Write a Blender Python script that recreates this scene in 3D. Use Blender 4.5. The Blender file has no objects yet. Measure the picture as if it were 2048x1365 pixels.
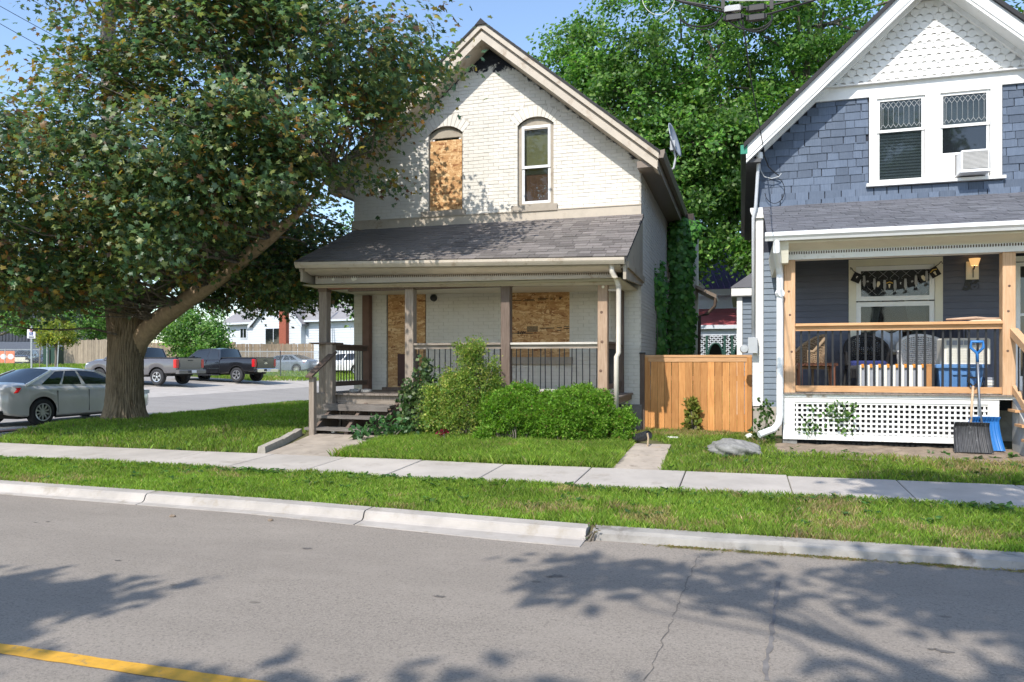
import bpy, math, random
import numpy as np
from mathutils import Vector, Matrix, Euler, Quaternion

# ------------------------------------------------------------------ camera, sky, sun, exposure
scene = bpy.context.scene
COL = scene.collection
R = math.radians
PHI = R(17.0)
EYE = 1.6
cam_d = bpy.data.cameras.new("camera")
cam = bpy.data.objects.new("camera", cam_d)
COL.objects.link(cam)
cam.location = (0, 0, EYE)
cam.rotation_euler = (R(90), 0, PHI)
cam_d.sensor_width = 36.0
cam_d.lens = 1500.0 / 2048.0 * 36.0
cam_d.shift_y = 41.5 / 2048.0
cam_d.clip_start = 0.1
cam_d.clip_end = 3000
scene.camera = cam

SUN = Vector((0.2, 1.0, -1.04)).normalized()      # the way the sunlight travels
sun_el = math.asin(-SUN.z)
sun_rot = math.atan2(-SUN.x, -SUN.y)
world = bpy.data.worlds.new("World")
scene.world = world
world.use_nodes = True
wn = world.node_tree.nodes
wl = world.node_tree.links
wn.clear()
wo = wn.new("ShaderNodeOutputWorld")
wb = wn.new("ShaderNodeBackground")
sk = wn.new("ShaderNodeTexSky")
sk.sky_type = 'NISHITA'
sk.sun_disc = False
sk.sun_elevation = sun_el
sk.sun_rotation = sun_rot
sk.air_density = 1.0
sk.dust_density = 0.6
sk.ozone_density = 1.6
wb.inputs[1].default_value = 0.15
wl.new(sk.outputs[0], wb.inputs[0])
wl.new(wb.outputs[0], wo.inputs[0])
sd = bpy.data.lights.new("sun", 'SUN')
sd.energy = 2.9
sd.angle = R(0.5)
sd.color = (1.0, 0.95, 0.87)
so = bpy.data.objects.new("sun", sd)
so.rotation_euler = SUN.to_track_quat('-Z', 'Y').to_euler()
so.location = (0, 0, 40)
COL.objects.link(so)
vs = scene.view_settings
vs.view_transform = 'Standard'
vs.look = 'None'
vs.exposure = 0.88
vs.gamma = 1.0
vs.use_curve_mapping = False
scene.cycles.max_bounces = 9
scene.cycles.transparent_max_bounces = 12
scene.cycles.sample_clamp_indirect = 6.0

rnd = random.Random(11)
rng = np.random.default_rng(11)

# ------------------------------------------------------------------ survey helper: a bearing and a known plane give a point in the world
def bearing(px, py):
    u = (px - 1024) / 1500.0
    v = (724 - py) / 1500.0
    return (-math.sin(PHI) + math.cos(PHI) * u, math.cos(PHI) + math.sin(PHI) * u, v)
def at(px, py, Y):
    d = bearing(px, py); t = Y / d[1]
    return Vector((d[0] * t, Y, EYE + d[2] * t))
def away(px, py, t):
    d = bearing(px, py)
    return Vector((d[0] * t, d[1] * t, EYE + d[2] * t))

# ------------------------------------------------------------------ scene graph helpers
ROOT = {}
def root_of(o):
    return ROOT[o.name] if o is not None else Vector((0, 0, 0))
def tag(o, label=None, cat=None, group=None, kind=None):
    if label: o["label"] = label
    if cat: o["category"] = cat
    if group: o["group"] = group
    if kind: o["kind"] = kind
    return o
def thing(name, label, cat, loc=(0, 0, 0), group=None, rz=0.0, kind=None):
    o = bpy.data.objects.new(name, None)
    o.empty_display_size = 0.2
    COL.objects.link(o)
    o.location = loc
    o.rotation_euler = (0, 0, rz)
    ROOT[o.name] = Vector(loc)
    return tag(o, label, cat, group, kind)
def link(name, me, parent=None, loc=(0, 0, 0), rot=None, scl=None):
    """loc is a world point when the root is unrotated; it is stored relative to the root."""
    o = bpy.data.objects.new(name, me)
    COL.objects.link(o)
    if parent is not None:
        o.parent = parent
        ROOT[o.name] = ROOT[parent.name]
    else:
        ROOT[o.name] = Vector((0, 0, 0))
    o.location = loc
    if rot is not None: o.rotation_euler = rot
    if scl is not None: o.scale = scl
    return o
def piece(name, me, parent, wloc, rot=None, scl=None):
    """one of many alike pieces sharing mesh data, at a world point under an unrotated root"""
    rl = root_of(parent)
    o = link(name, me, parent, Vector(wloc) - rl, rot, scl)
    return o
def np_mesh(name, V, F, mat, smooth=False, col=None, mats=None, fmat=None):
    me = bpy.data.meshes.new(name)
    V = np.asarray(V, np.float32); F = np.asarray(F, np.int32)
    k = F.shape[1]
    me.vertices.add(len(V)); me.vertices.foreach_set("co", V.ravel())
    me.loops.add(F.size); me.loops.foreach_set("vertex_index", F.ravel())
    me.polygons.add(len(F))
    me.polygons.foreach_set("loop_start", np.arange(0, F.size, k, dtype=np.int32))
    if smooth: me.polygons.foreach_set("use_smooth", np.ones(len(F), bool))
    if col is not None:
        a = me.color_attributes.new("Col", 'FLOAT_COLOR', 'POINT')
        c = np.ones((len(V), 4), np.float32); c[:, :3] = col
        a.data.foreach_set("color", c.ravel())
    me.update(calc_edges=True)
    me.validate()
    if mat: me.materials.append(mat)
    return me

class MB:
    def __init__(s): s.v = []; s.f = []
    def poly(s, pts):
        b = len(s.v); s.v += [tuple(p) for p in pts]; s.f.append(tuple(range(b, b + len(pts)))); return s
    def hexa(s, p):
        b = len(s.v); s.v += [tuple(q) for q in p]
        for q in ((0, 3, 2, 1), (4, 5, 6, 7), (0, 1, 5, 4), (1, 2, 6, 5), (2, 3, 7, 6), (3, 0, 4, 7)):
            s.f.append(tuple(b + i for i in q))
        return s
    def box(s, x0, x1, y0, y1, z0, z1):
        return s.hexa([(x0, y0, z0), (x1, y0, z0), (x1, y1, z0), (x0, y1, z0), (x0, y0, z1), (x1, y0, z1), (x1, y1, z1), (x0, y1, z1)])
    def cbox(s, x0, x1, y0, y1, z0, z1, c=0.006):
        """box with chamfered vertical edges and top"""
        ring = lambda d, z: [(x0 + d + c, y0 + d, z), (x1 - d - c, y0 + d, z), (x1 - d, y0 + d + c, z), (x1 - d, y1 - d - c, z),
                             (x1 - d - c, y1 - d, z), (x0 + d + c, y1 - d, z), (x0 + d, y1 - d - c, z), (x0 + d, y0 + d + c, z)]
        b = len(s.v)
        for r in (ring(0, z0), ring(0, z1 - c), ring(c, z1)): s.v += r
        for k in range(2):
            for i in range(8):
                j = (i + 1) % 8
                s.f.append((b + k * 8 + i, b + k * 8 + j, b + k * 8 + 8 + j, b + k * 8 + 8 + i))
        s.f.append(tuple(b + 16 + i for i in range(8)))
        s.f.append(tuple(b + 7 - i for i in range(8)))
        return s
    def beam(s, p, q, w, h, up=(0, 0, 1)):
        p = Vector(p); q = Vector(q); d = (q - p).normalized(); up = Vector(up)
        if abs(d.dot(up)) > .99: up = Vector((0, 1, 0))
        r = d.cross(up).normalized(); u = r.cross(d)
        r *= w / 2; u *= h / 2
        return s.hexa([p - r - u, p + r - u, q + r - u, q - r - u, p - r + u, p + r + u, q + r + u, q - r + u])
    def prism(s, prof, axis, a0, a1, shift=None):
        """closed profile extruded along axis; profile pairs are the other two coordinates in x,y,z order"""
        n = len(prof); b = len(s.v)
        for k, a in enumerate((a0, a1)):
            for (p, q) in prof:
                if k == 1 and shift: p += shift[0]; q += shift[1]
                s.v.append((a, p, q) if axis == 'x' else ((p, a, q) if axis == 'y' else (p, q, a)))
        for i in range(n):
            j = (i + 1) % n
            s.f.append((b + i, b + j, b + n + j, b + n + i))
        s.f.append(tuple(b + i for i in reversed(range(n)))); s.f.append(tuple(b + n + i for i in range(n)))
        return s
    def tube(s, pts, rad, n=8, cap=True):
        pts = [Vector(p) for p in pts]
        if not hasattr(rad, '__len__'): rad = [rad] * len(pts)
        b = len(s.v); prev = None
        for i, p in enumerate(pts):
            d = (pts[min(i + 1, len(pts) - 1)] - pts[max(i - 1, 0)])
            if d.length < 1e-9: d = Vector((0, 0, 1))
            d.normalize()
            if prev is None:
                a = Vector((1, 0, 0)) if abs(d.x) < .9 else Vector((0, 1, 0))
                u = d.cross(a).normalized()
            else:
                u = (prev - d * prev.dot(d))
                if u.length < 1e-6: u = d.orthogonal()
                u.normalize()
            prev = u; w = d.cross(u)
            for k in range(n):
                t = 2 * math.pi * k / n
                s.v.append(tuple(p + (u * math.cos(t) + w * math.sin(t)) * rad[i]))
        for i in range(len(pts) - 1):
            for k in range(n):
                j = (k + 1) % n
                s.f.append((b + i * n + k, b + i * n + j, b + (i + 1) * n + j, b + (i + 1) * n + k))
        if cap:
            s.f.append(tuple(b + k for k in reversed(range(n))))
            e = b + (len(pts) - 1) * n
            s.f.append(tuple(e + k for k in range(n)))
        return s
    def lathe(s, prof, c, n=24, axis='z'):
        """profile (radius, height) turned round an axis through c; open profile"""
        b = len(s.v); m = len(prof)
        for k in range(n):
            t = 2 * math.pi * k / n; ct, st = math.cos(t), math.sin(t)
            for (r, h) in prof:
                p = (r * ct, r * st, h) if axis == 'z' else ((r * ct, h, r * st) if axis == 'y' else (h, r * ct, r * st))
                s.v.append((c[0] + p[0], c[1] + p[1], c[2] + p[2]))
        for k in range(n):
            j = (k + 1) % n
            for i in range(m - 1):
                s.f.append((b + k * m + i, b + j * m + i, b + j * m + i + 1, b + k * m + i + 1))
        return s
    def grid(s, fn, nu, nv):
        b = len(s.v)
        for i in range(nu + 1):
            for j in range(nv + 1): s.v.append(tuple(fn(i / nu, j / nv)))
        for i in range(nu):
            for j in range(nv):
                a = b + i * (nv + 1) + j
                s.f.append((a, a + nv + 1, a + nv + 2, a + 1))
        return s
    def mesh(s, name, mat, off=(0, 0, 0), smooth=False):
        me = bpy.data.meshes.new(name)
        ox, oy, oz = off
        me.from_pydata([(x - ox, y - oy, z - oz) for x, y, z in s.v], [], s.f)
        if smooth:
            me.polygons.foreach_set("use_smooth", [True] * len(me.polygons))
        me.update()
        me.materials.append(mat)
        return me
    def build(s, name, mat, parent=None, smooth=False, local=False, kind=None, label=None):
        off = (0, 0, 0) if local else root_of(parent)
        o = link(name, s.mesh(name, mat, off, smooth), parent)
        if kind: o["kind"] = kind
        if label: o["label"] = label
        return o
def auto_smooth(o, ang=35):
    me = o.data
    me.polygons.foreach_set("use_smooth", [True] * len(me.polygons))
    try: me.set_sharp_from_angle(angle=R(ang))
    except Exception: pass
    return o

# ------------------------------------------------------------------ materials
class NT:
    def __init__(s, name):
        s.m = bpy.data.materials.new(name); s.m.use_nodes = True
        s.t = s.m.node_tree; s.n = s.t.nodes; s.n.clear()
        s.out = s.n.new("ShaderNodeOutputMaterial"); s.b = s.n.new("ShaderNodeBsdfPrincipled")
        s.l(s.b.outputs[0], s.out.inputs[0])
        s._pos = None
    def l(s, a, b): s.t.links.new(a, b)
    def pos(s, scale=(1, 1, 1), rot=(0, 0, 0)):
        if s._pos is None: s._pos = s.n.new("ShaderNodeNewGeometry")
        mp = s.n.new("ShaderNodeMapping"); s.l(s._pos.outputs["Position"], mp.inputs[0])
        mp.inputs["Scale"].default_value = scale; mp.inputs["Rotation"].default_value = rot
        return mp.outputs[0]
    def noise(s, vec, scale, detail=5, rough=.6, dist=0.0):
        n = s.n.new("ShaderNodeTexNoise"); s.l(vec, n.inputs["Vector"])
        n.inputs["Scale"].default_value = scale; n.inputs["Detail"].default_value = detail
        n.inputs["Roughness"].default_value = rough; n.inputs["Distortion"].default_value = dist
        return n.outputs[0]
    def ramp(s, fac, stops):
        r = s.n.new("ShaderNodeValToRGB"); s.l(fac, r.inputs[0])
        e = r.color_ramp.elements
        while len(e) < len(stops): e.new(.5)
        for k, (p, c) in enumerate(stops):
            e[k].position = p; e[k].color = (*c, 1) if len(c) == 3 else c
        return r.outputs[0]
    def maprange(s, v, a, b, c, d):
        n = s.n.new("ShaderNodeMapRange"); s.l(v, n.inputs[0])
        for i, x in enumerate((a, b, c, d)): n.inputs[i + 1].default_value = x
        return n.outputs[0]
    def mix(s, fac, a, b, blend='MIX'):
        n = s.n.new("ShaderNodeMix"); n.data_type = 'RGBA'; n.blend_type = blend
        if isinstance(fac, (int, float)): n.inputs[0].default_value = fac
        else: s.l(fac, n.inputs[0])
        for i, x in ((6, a), (7, b)):
            if isinstance(x, tuple): n.inputs[i].default_value = (*x, 1) if len(x) == 3 else x
            else: s.l(x, n.inputs[i])
        return n.outputs[2]
    def math(s, op, a, b=0.0):
        n = s.n.new("ShaderNodeMath"); n.operation = op
        for i, x in ((0, a), (1, b)):
            if isinstance(x, (int, float)): n.inputs[i].default_value = x
            else: s.l(x, n.inputs[i])
        return n.outputs[0]
    def randval(s, col, amt, hue=0.0):
        oi = s.n.new("ShaderNodeObjectInfo"); h = s.n.new("ShaderNodeHueSaturation")
        s.l(s.maprange(oi.outputs["Random"], 0, 1, 1 - amt, 1 + amt), h.inputs["Value"])
        if hue:
            w = s.n.new("ShaderNodeMath"); w.operation = 'FRACT'
            s.l(s.math('MULTIPLY', oi.outputs["Random"], 17.31), w.inputs[0])
            s.l(s.maprange(w.outputs[0], 0, 1, .5 - hue, .5 + hue), h.inputs["Hue"])
        s.l(col, h.inputs["Color"]) if not isinstance(col, tuple) else None
        if isinstance(col, tuple): h.inputs["Color"].default_value = (*col, 1)
        return h.outputs[0]
    def bump(s, h, strength=.3, dist=.01):
        n = s.n.new("ShaderNodeBump"); s.l(h, n.inputs["Height"])
        n.inputs["Strength"].default_value = strength; n.inputs["Distance"].default_value = dist
        s.l(n.outputs[0], s.b.inputs["Normal"])
    def fin(s, col, rough=.7, spec=.5, metal=0.0):
        if isinstance(col, tuple): s.b.inputs["Base Color"].default_value = (*col, 1)
        else: s.l(col, s.b.inputs["Base Color"])
        if isinstance(rough, (int, float)): s.b.inputs["Roughness"].default_value = rough
        else: s.l(rough, s.b.inputs["Roughness"])
        s.b.inputs["Specular IOR Level"].default_value = spec
        s.b.inputs["Metallic"].default_value = metal
        return s.m
def sc(c, k): return tuple(min(1, x * k) for x in c)
def M(name, col, rough=.7, var=.15, scale=6, bump=0.0, bscale=60, rand=0.0, metal=0, spec=.5, stretch=(1, 1, 1), dirt=None, dist=.008):
    t = NT(name); p = t.pos(stretch)
    n = t.noise(p, scale)
    c = t.ramp(n, [(.3, sc(col, 1 - var)), (.7, sc(col, 1 + var))])
    if dirt:
        dc, amt, ds = dirt
        dn = t.noise(t.pos(), ds, 7, .7)
        c = t.mix(t.maprange(dn, .62 - amt * .3, .75 - amt * .3, 0, .85), c, dc)
    if rand: c = t.randval(c, rand)
    if bump: t.bump(t.noise(p, bscale, 6, .65), bump, dist)
    return t.fin(c, rough, spec, metal)
def wood(name, c1, c2, axis='z', rough=.75, rand=.15, bump=.3, worn=None):
    t = NT(name)
    s = {'x': (1.2, 22, 22), 'y': (22, 1.2, 22), 'z': (22, 22, 1.2)}[axis]
    n = t.noise(t.pos(s), 3.0, 6, .65, .6)
    c = t.ramp(n, [(.28, c1), (.52, tuple((a + b) / 2 for a, b in zip(c1, c2))), (.75, c2)])
    big = t.noise(t.pos(), 2.2, 3)
    c = t.mix(t.maprange(big, .35, .65, 0, .35), c, sc(c1, .8))
    if worn:
        dn = t.noise(t.pos({'x': (3, 9, 9), 'y': (9, 3, 9), 'z': (9, 9, 3)}[axis]), 2.5, 7, .7)
        c = t.mix(t.maprange(dn, worn[1], worn[1] + .08, 0, .9), c, worn[0])
    if rand: c = t.randval(c, rand)
    t.bump(n, bump, .004)
    return t.fin(c, rough, .3)
def glass(name, tint=(.03, .035, .04), clear=.25):
    t = NT(name)
    t.fin(tint, .03, .8)
    tr = t.n.new("ShaderNodeBsdfTransparent"); tr.inputs[0].default_value = (.85, .9, .9, 1)
    mx = t.n.new("ShaderNodeMixShader"); mx.inputs[0].default_value = clear
    t.l(t.b.outputs[0], mx.inputs[1]); t.l(tr.outputs[0], mx.inputs[2]); t.l(mx.outputs[0], t.out.inputs[0])
    t.bump(t.noise(t.pos(), 1.6, 2), .05, .05)
    return t.m
def leafmat(name, rough=.42, trans=.35, spec=.5, bright=1.0):
    t = NT(name)
    a = t.n.new("ShaderNodeVertexColor"); a.layer_name = "Col"
    c = a.outputs[0]
    t.fin(c, rough, spec)
    tr = t.n.new("ShaderNodeBsdfTranslucent")
    h = t.n.new("ShaderNodeHueSaturation"); h.inputs["Saturation"].default_value = 1.1; h.inputs["Value"].default_value = 1.7 * bright
    t.l(c, h.inputs["Color"]); t.l(h.outputs[0], tr.inputs[0])
    mx = t.n.new("ShaderNodeMixShader"); mx.inputs[0].default_value = trans
    t.l(t.b.outputs[0], mx.inputs[1]); t.l(tr.outputs[0], mx.inputs[2]); t.l(mx.outputs[0], t.out.inputs[0])
    return t.m

def osb_mat(name, rot=0.0):
    t = NT(name)
    cols = []
    for k, (sx, sz, ang) in enumerate(((5.5, 24, .25), (6.5, 27, -.5), (23, 7, .2))):
        p = t.pos((sx, 1, sz), (0, ang + rot, 0))
        dn = t.n.new("ShaderNodeTexNoise"); t.l(p, dn.inputs["Vector"]); dn.inputs["Scale"].default_value = .8
        ad = t.n.new("ShaderNodeVectorMath"); ad.operation = 'MULTIPLY_ADD'
        t.l(dn.outputs[1], ad.inputs[0]); ad.inputs[1].default_value = (1.4, 0, 1.4); t.l(p, ad.inputs[2])
        v = t.n.new("ShaderNodeTexVoronoi"); t.l(ad.outputs[0], v.inputs["Vector"]); v.inputs["Scale"].default_value = 1.0
        b = t.n.new("ShaderNodeSeparateColor"); t.l(v.outputs["Color"], b.inputs[0])
        cols.append(t.ramp(b.outputs[k], [(.0, (.25, .10, .035)), (.12, (.42, .215, .085)), (.5, (.53, .295, .125)), (.85, (.66, .42, .2)), (1, (.74, .52, .28))]))
    sel = t.noise(t.pos((6, 1, 6)), 2.0, 3)
    c = t.mix(t.maprange(sel, .44, .5, 0, 1), cols[0], cols[1])
    sel2 = t.noise(t.pos((5, 1, 8)), 2.7, 3)
    c = t.mix(t.maprange(sel2, .54, .6, 0, 1), c, cols[2])
    t.bump(t.noise(t.pos((9, 1, 30)), 3, 4), .25, .004)
    return t.fin(c, .65, .3)

def brick_paint(name, soot=True, k=1.0):
    t = NT(name)
    base = (.70, .665, .60)
    n = t.noise(t.pos(), 2.0, 6, .7)
    c = t.ramp(n, [(.25, (.635, .60, .53)), (.55, base), (.8, (.74, .705, .645))])
    f = t.noise(t.pos(), 30, 5, .7)
    c = t.mix(t.maprange(f, .62, .75, 0, .35), c, (.52, .44, .34))
    if soot:
        g = t._pos.outputs["Position"]
        sp = t.n.new("ShaderNodeSeparateXYZ"); t.l(g, sp.inputs[0])
        ax = t.math('ABSOLUTE', t.math('ADD', sp.outputs[0], 4.8))
        d = t.math('SUBTRACT', t.math('SUBTRACT', 7.83, t.math('MULTIPLY', ax, .824)), sp.outputs[2])   # vertical drop below the rake
        nn = t.noise(t.pos(), 4.5, 6, .75)
        # a burnt patch tucked under the peak and small scorch marks along the rake
        near = t.math('SUBTRACT', t.maprange(sp.outputs[2], 7.22, 7.58, 0, 1), t.maprange(ax, .45, 1.0, 0, 1))
        k1 = t.maprange(t.math('ADD', near, t.math('MULTIPLY', t.math('SUBTRACT', nn, .5), 2.6)), .45, .62, 0, 1)
        k2 = t.maprange(t.math('SUBTRACT', t.math('MULTIPLY', nn, 1.0), t.math('MULTIPLY', d, 2.2)), .42, .5, 0, .95)
        c = t.mix(t.math('MAXIMUM', k1, k2), c, (.018, .02, .028))
    if k != 1.0: c = t.mix(1.0, c, (k, k * .98, k * .95), 'MULTIPLY')
    c = t.randval(c, .045)
    t.bump(t.noise(t.pos(), 55, 6, .7), .25, .006)
    return t.fin(c, .75, .3)

def asphalt_mat(name, base, spots=True):
    t = NT(name)
    big = t.noise(t.pos((.5, 1.2, 1)), .9, 5, .6)
    c = t.ramp(big, [(.3, sc(base, .86)), (.7, sc(base, 1.1))])
    fine = t.noise(t.pos(), 75, 4, .85)
    c = t.mix(t.maprange(fine, .46, .60, .0, .8), c, sc(base, 1.34))
    f2 = t.noise(t.pos(), 48, 3, .75)
    c = t.mix(t.maprange(f2, .53, .62, .0, .7), c, sc(base, .6))
    vs_ = t.n.new("ShaderNodeTexVoronoi"); t.l(t.pos(), vs_.inputs["Vector"]); vs_.inputs["Scale"].default_value = 58
    c = t.mix(t.maprange(vs_.outputs["Distance"], .12, .2, .55, 0), c, sc(base, 1.75))
    lane = t.noise(t.pos((.12, 1.0, 1)), 1.3, 4, .6)
    c = t.mix(t.maprange(lane, .42, .62, 0, .3), c, sc(base, .8))
    pat = t.noise(t.pos((.6, .9, 1)), 2.6, 6, .7)
    c = t.mix(t.maprange(pat, .5, .66, 0, .28), c, sc(base, 1.3))
    if spots:
        v = t.n.new("ShaderNodeTexVoronoi"); t.l(t.pos((1, 1.6, 1)), v.inputs["Vector"]); v.inputs["Scale"].default_value = 1.1
        w = t.noise(t.pos(), 14, 4)
        d = t.math('ADD', v.outputs["Distance"], t.math('MULTIPLY', w, .05))
        c = t.mix(t.maprange(d, .055, .075, .55, 0), c, sc(base, .35))
        st = t.noise(t.pos((.25, 2.2, 1)), 1.4, 6, .7)
        c = t.mix(t.maprange(st, .6, .75, 0, .3), c, sc(base, 1.25))
    t.bump(t.noise(t.pos(), 90, 5, .75), .6, .006)
    return t.fin(c, .85, .3)

MT = {}
MT['brick'] = brick_paint("painted_brick")
MT['mortar'] = brick_paint("painted_mortar", True, .74)
MT['sidebrick'] = brick_paint("painted_side_brick", False)
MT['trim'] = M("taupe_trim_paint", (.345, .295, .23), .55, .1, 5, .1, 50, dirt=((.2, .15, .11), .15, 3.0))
MT['trimlit'] = M("lit_trim_paint", (.47, .405, .325), .5, .09, 5, .1, 50, dirt=((.28, .2, .13), .2, 3.5))  # same taupe trim, its colour lightened for the sun on it
MT['sill'] = M("stone_sill", (.36, .31, .25), .7, .12, 8, .2, 60)
MT['oldwood'] = wood("weathered_wood", (.17, .13, .10), (.40, .34, .285), 'z', .85, .15, .4)
MT['oldwoodx'] = wood("weathered_wood_long", (.17, .135, .105), (.43, .37, .31), 'x', .85, .15, .4)
MT['oldwoody'] = wood("weathered_wood_deck", (.15, .12, .10), (.34, .29, .25), 'y', .85, .15, .4)
MT['treadwood'] = wood("grey_tread_wood", (.11, .095, .085), (.29, .26, .235), 'x', .88, .12, .4)
MT['darkwood'] = wood("dark_weathered_wood", (.10, .07, .055), (.24, .18, .145), 'z', .85, .15, .4)
MT['postwood'] = wood("pale_weathered_post", (.30, .19, .12), (.56, .42, .31), 'z', .8, .1, .35)
MT['railwhite'] = wood("greyed_white_rail", (.48, .44, .39), (.66, .62, .56), 'x', .8, .05, .3)
MT['black'] = M("black_metal", (.012, .012, .014), .45, .1, 10)
MT['cedar'] = wood("new_cedar_boards", (.43, .175, .052), (.69, .365, .135), 'z', .65, .22, .35)
MT['cedarx'] = wood("new_cedar_rails", (.48, .25, .11), (.70, .43, .23), 'x', .65, .08, .25)
MT['pine'] = wood("new_pine_post", (.46, .27, .14), (.68, .46, .29), 'z', .65, .06, .25)
MT['piney'] = wood("new_pine_steps", (.46, .27, .14), (.66, .44, .27), 'y', .65, .1, .25)
MT['shingle'] = None
MT['white'] = M("white_paint", (.78, .77, .745), .5, .05, 4, .1, 50, dirt=((.56, .53, .47), .12, 4.5))
MT['whiteold'] = M("peeling_white_paint", (.78, .77, .74), .6, .05, 5, .15, 50, dirt=((.33, .24, .16), .22, 5.0))
MT['cream'] = M("cream_paint", (.72, .68, .56), .55, .05, 5)
MT['vinyl'] = M("white_vinyl_frame", (.80, .80, .80), .35, .03, 5)
MT['blue'] = wood("blue_shingle_paint", (.082, .110, .160), (.132, .164, .222), 'z', .7, .2, .5)
MT['navy'] = wood("navy_siding_paint", (.098, .106, .142), (.132, .142, .186), 'x', .6, .06, .25)
MT['navylit'] = wood("sunlit_siding", (.16, .20, .25), (.21, .25, .30), 'x', .6, .05, .25)  # same siding as the navy, with sunlight put into a paler colour
MT['scale'] = M("white_scale_paint", (.76, .75, .72), .6, .05, 9, .25, 70, rand=.045)
MT['glass'] = glass("window_glass")
MT['glassdark'] = glass("dark_window_glass", (.015, .018, .022), .05)
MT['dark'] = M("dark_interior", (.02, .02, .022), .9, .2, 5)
MT['concrete'] = M("pavement_concrete", (.43, .39, .35), .88, .13, 1.6, .3, 120, rand=.06, dirt=((.31, .27, .225), .2, 2.2))
MT['kerb'] = M("new_kerb_concrete", (.385, .35, .315), .88, .16, 2.5, .35, 110, rand=.04, dirt=((.30, .26, .21), .28, 4))
MT['oldkerb'] = M("old_kerb_concrete", (.30, .28, .255), .9, .2, 4, .5, 90, dirt=((.17, .15, .13), .3, 5))
MT['asphalt'] = asphalt_mat("street_asphalt", (.25, .218, .185))
MT['asphalt2'] = asphalt_mat("side_street_asphalt", (.285, .262, .24), False)
MT['yellow'] = M("yellow_road_paint", (.62, .33, .035), .7, .12, 14, .2, 120, dirt=((.27, .2, .1), .2, 18))
MT['soil'] = M("lawn_soil", (.10, .10, .035), .95, .35, 3, .5, 40, dirt=((.16, .12, .07), .3, 1.2))
MT['dirt'] = M("bare_dirt", (.24, .185, .135), .95, .25, 5, .7, 60, dirt=((.14, .10, .07), .3, 9))
MT['stone'] = M("granite_boulder", (.21, .205, .195), .85, .3, 14, .6, 40, dirt=((.3, .29, .27), .25, 9))
MT['chrome'] = M("chrome", (.75, .75, .76), .15, .05, 5, metal=1)
MT['gutterw'] = M("white_gutter", (.80, .80, .80), .35, .03, 5)
MT['gutterb'] = M("brown_gutter", (.20, .155, .12), .4, .08, 5)
MT['greyplastic'] = M("grey_plastic", (.42, .44, .46), .5, .05, 5)
def shingle_mat(name, a, b, rand):
    t = NT(name)
    g = t.noise(t.pos(), 140, 3, .8)
    c = t.ramp(g, [(.3, a), (.7, b)])
    bgn = t.noise(t.pos(), 1.1, 4)
    c = t.mix(t.maprange(bgn, .4, .65, 0, .35), c, sc(a, .75))
    c = t.randval(c, rand, .01)
    t.bump(g, .5, .004)
    return t.fin(c, .92, .25)
MT['shingle'] = shingle_mat("asphalt_shingle", (.125, .112, .105), (.225, .20, .187), .26)
MT['shingleblue'] = shingle_mat("grey_shingle", (.095, .097, .11), (.17, .172, .19), .16)
MT['roofdark'] = M("dark_roof_edge", (.035, .034, .036), .9, .2, 8)
# ------------------------------------------------------------------ ground heights and the setting
def gz(x, y):
    x = np.asarray(x, float); y = np.asarray(y, float)
    sh = np.interp(x, [-26, -12, -8.6, -5.0, -2.1, -1.2], [.58, .37, .31, .22, .02, 0])
    zy = np.interp(y - sh * np.clip((8.4 - y) / 1.2, 0, 1), [6.66, 6.80, 8.45, 9.65, 12.0, 14.0], [0, .098, .162, .205, .36, .34])
    w = np.clip((x + 15.6) / 2.6, 0, 1)
    zl = np.minimum(1.25, .045 * np.maximum(0, -21 - x) + .015 * np.maximum(0, y - 28) * np.clip((-21 - x) / 6, 0, 1)) * np.interp(y, [6.7, 14], [0, 1])
    return np.where(x > -15.6, zy * w, zl)
def gz1(x, y): return float(gz(x, y))
def sheet(name, xs, ys, mat, dz, kind='structure', parent=None):
    xs = np.asarray(xs); ys = np.asarray(ys)
    X, Y = np.meshgrid(xs, ys, indexing='ij'); Z = gz(X, Y) + dz
    V = np.stack([X.ravel(), Y.ravel(), Z.ravel()], 1)
    ny = len(ys); i, j = np.meshgrid(np.arange(len(xs) - 1), np.arange(ny - 1), indexing='ij')
    a = (i * ny + j).ravel()
    F = np.stack([a, a + ny, a + ny + 1, a + 1], 1)
    o = link(name, np_mesh(name, V, F, mat, True), parent)
    if kind: o["kind"] = kind
    return o
gx = np.concatenate([[-900, -400, -200, -120], np.linspace(-90, -16, 60), np.linspace(-15.9, -12.5, 12), np.linspace(-12, 12, 40), [20, 40, 80, 200, 400, 900]])
gy = np.concatenate([[-600, -200, -60, -20, -5, 0, 4, 6.5], np.linspace(6.6, 7.4, 28), np.linspace(7.5, 14, 28), np.linspace(15, 60, 46), [70, 85, 110, 200, 500, 1200]])
sheet("ground", gx, gy, MT['soil'], -.012)
road = MB().poly([(-120, -1.1, .004), (60, -1.1, .004), (60, 7.25, .004), (-120, 7.25, .004)]).build("road", MT['asphalt'], kind='structure')
sheet("side_street", np.linspace(-23.4, -15.5, 12), np.concatenate([[6.69], np.linspace(8, 60, 40), [80, 120, 200]]), MT['asphalt2'], .006)
sheet("parking_apron", np.linspace(-28, -23.4, 8), np.linspace(10, 70, 50), MT['concrete'], .009)
sheet("parking_lot", np.linspace(-38, -28, 10), np.linspace(20, 38.5, 20), MT['asphalt2'], .009)

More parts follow.
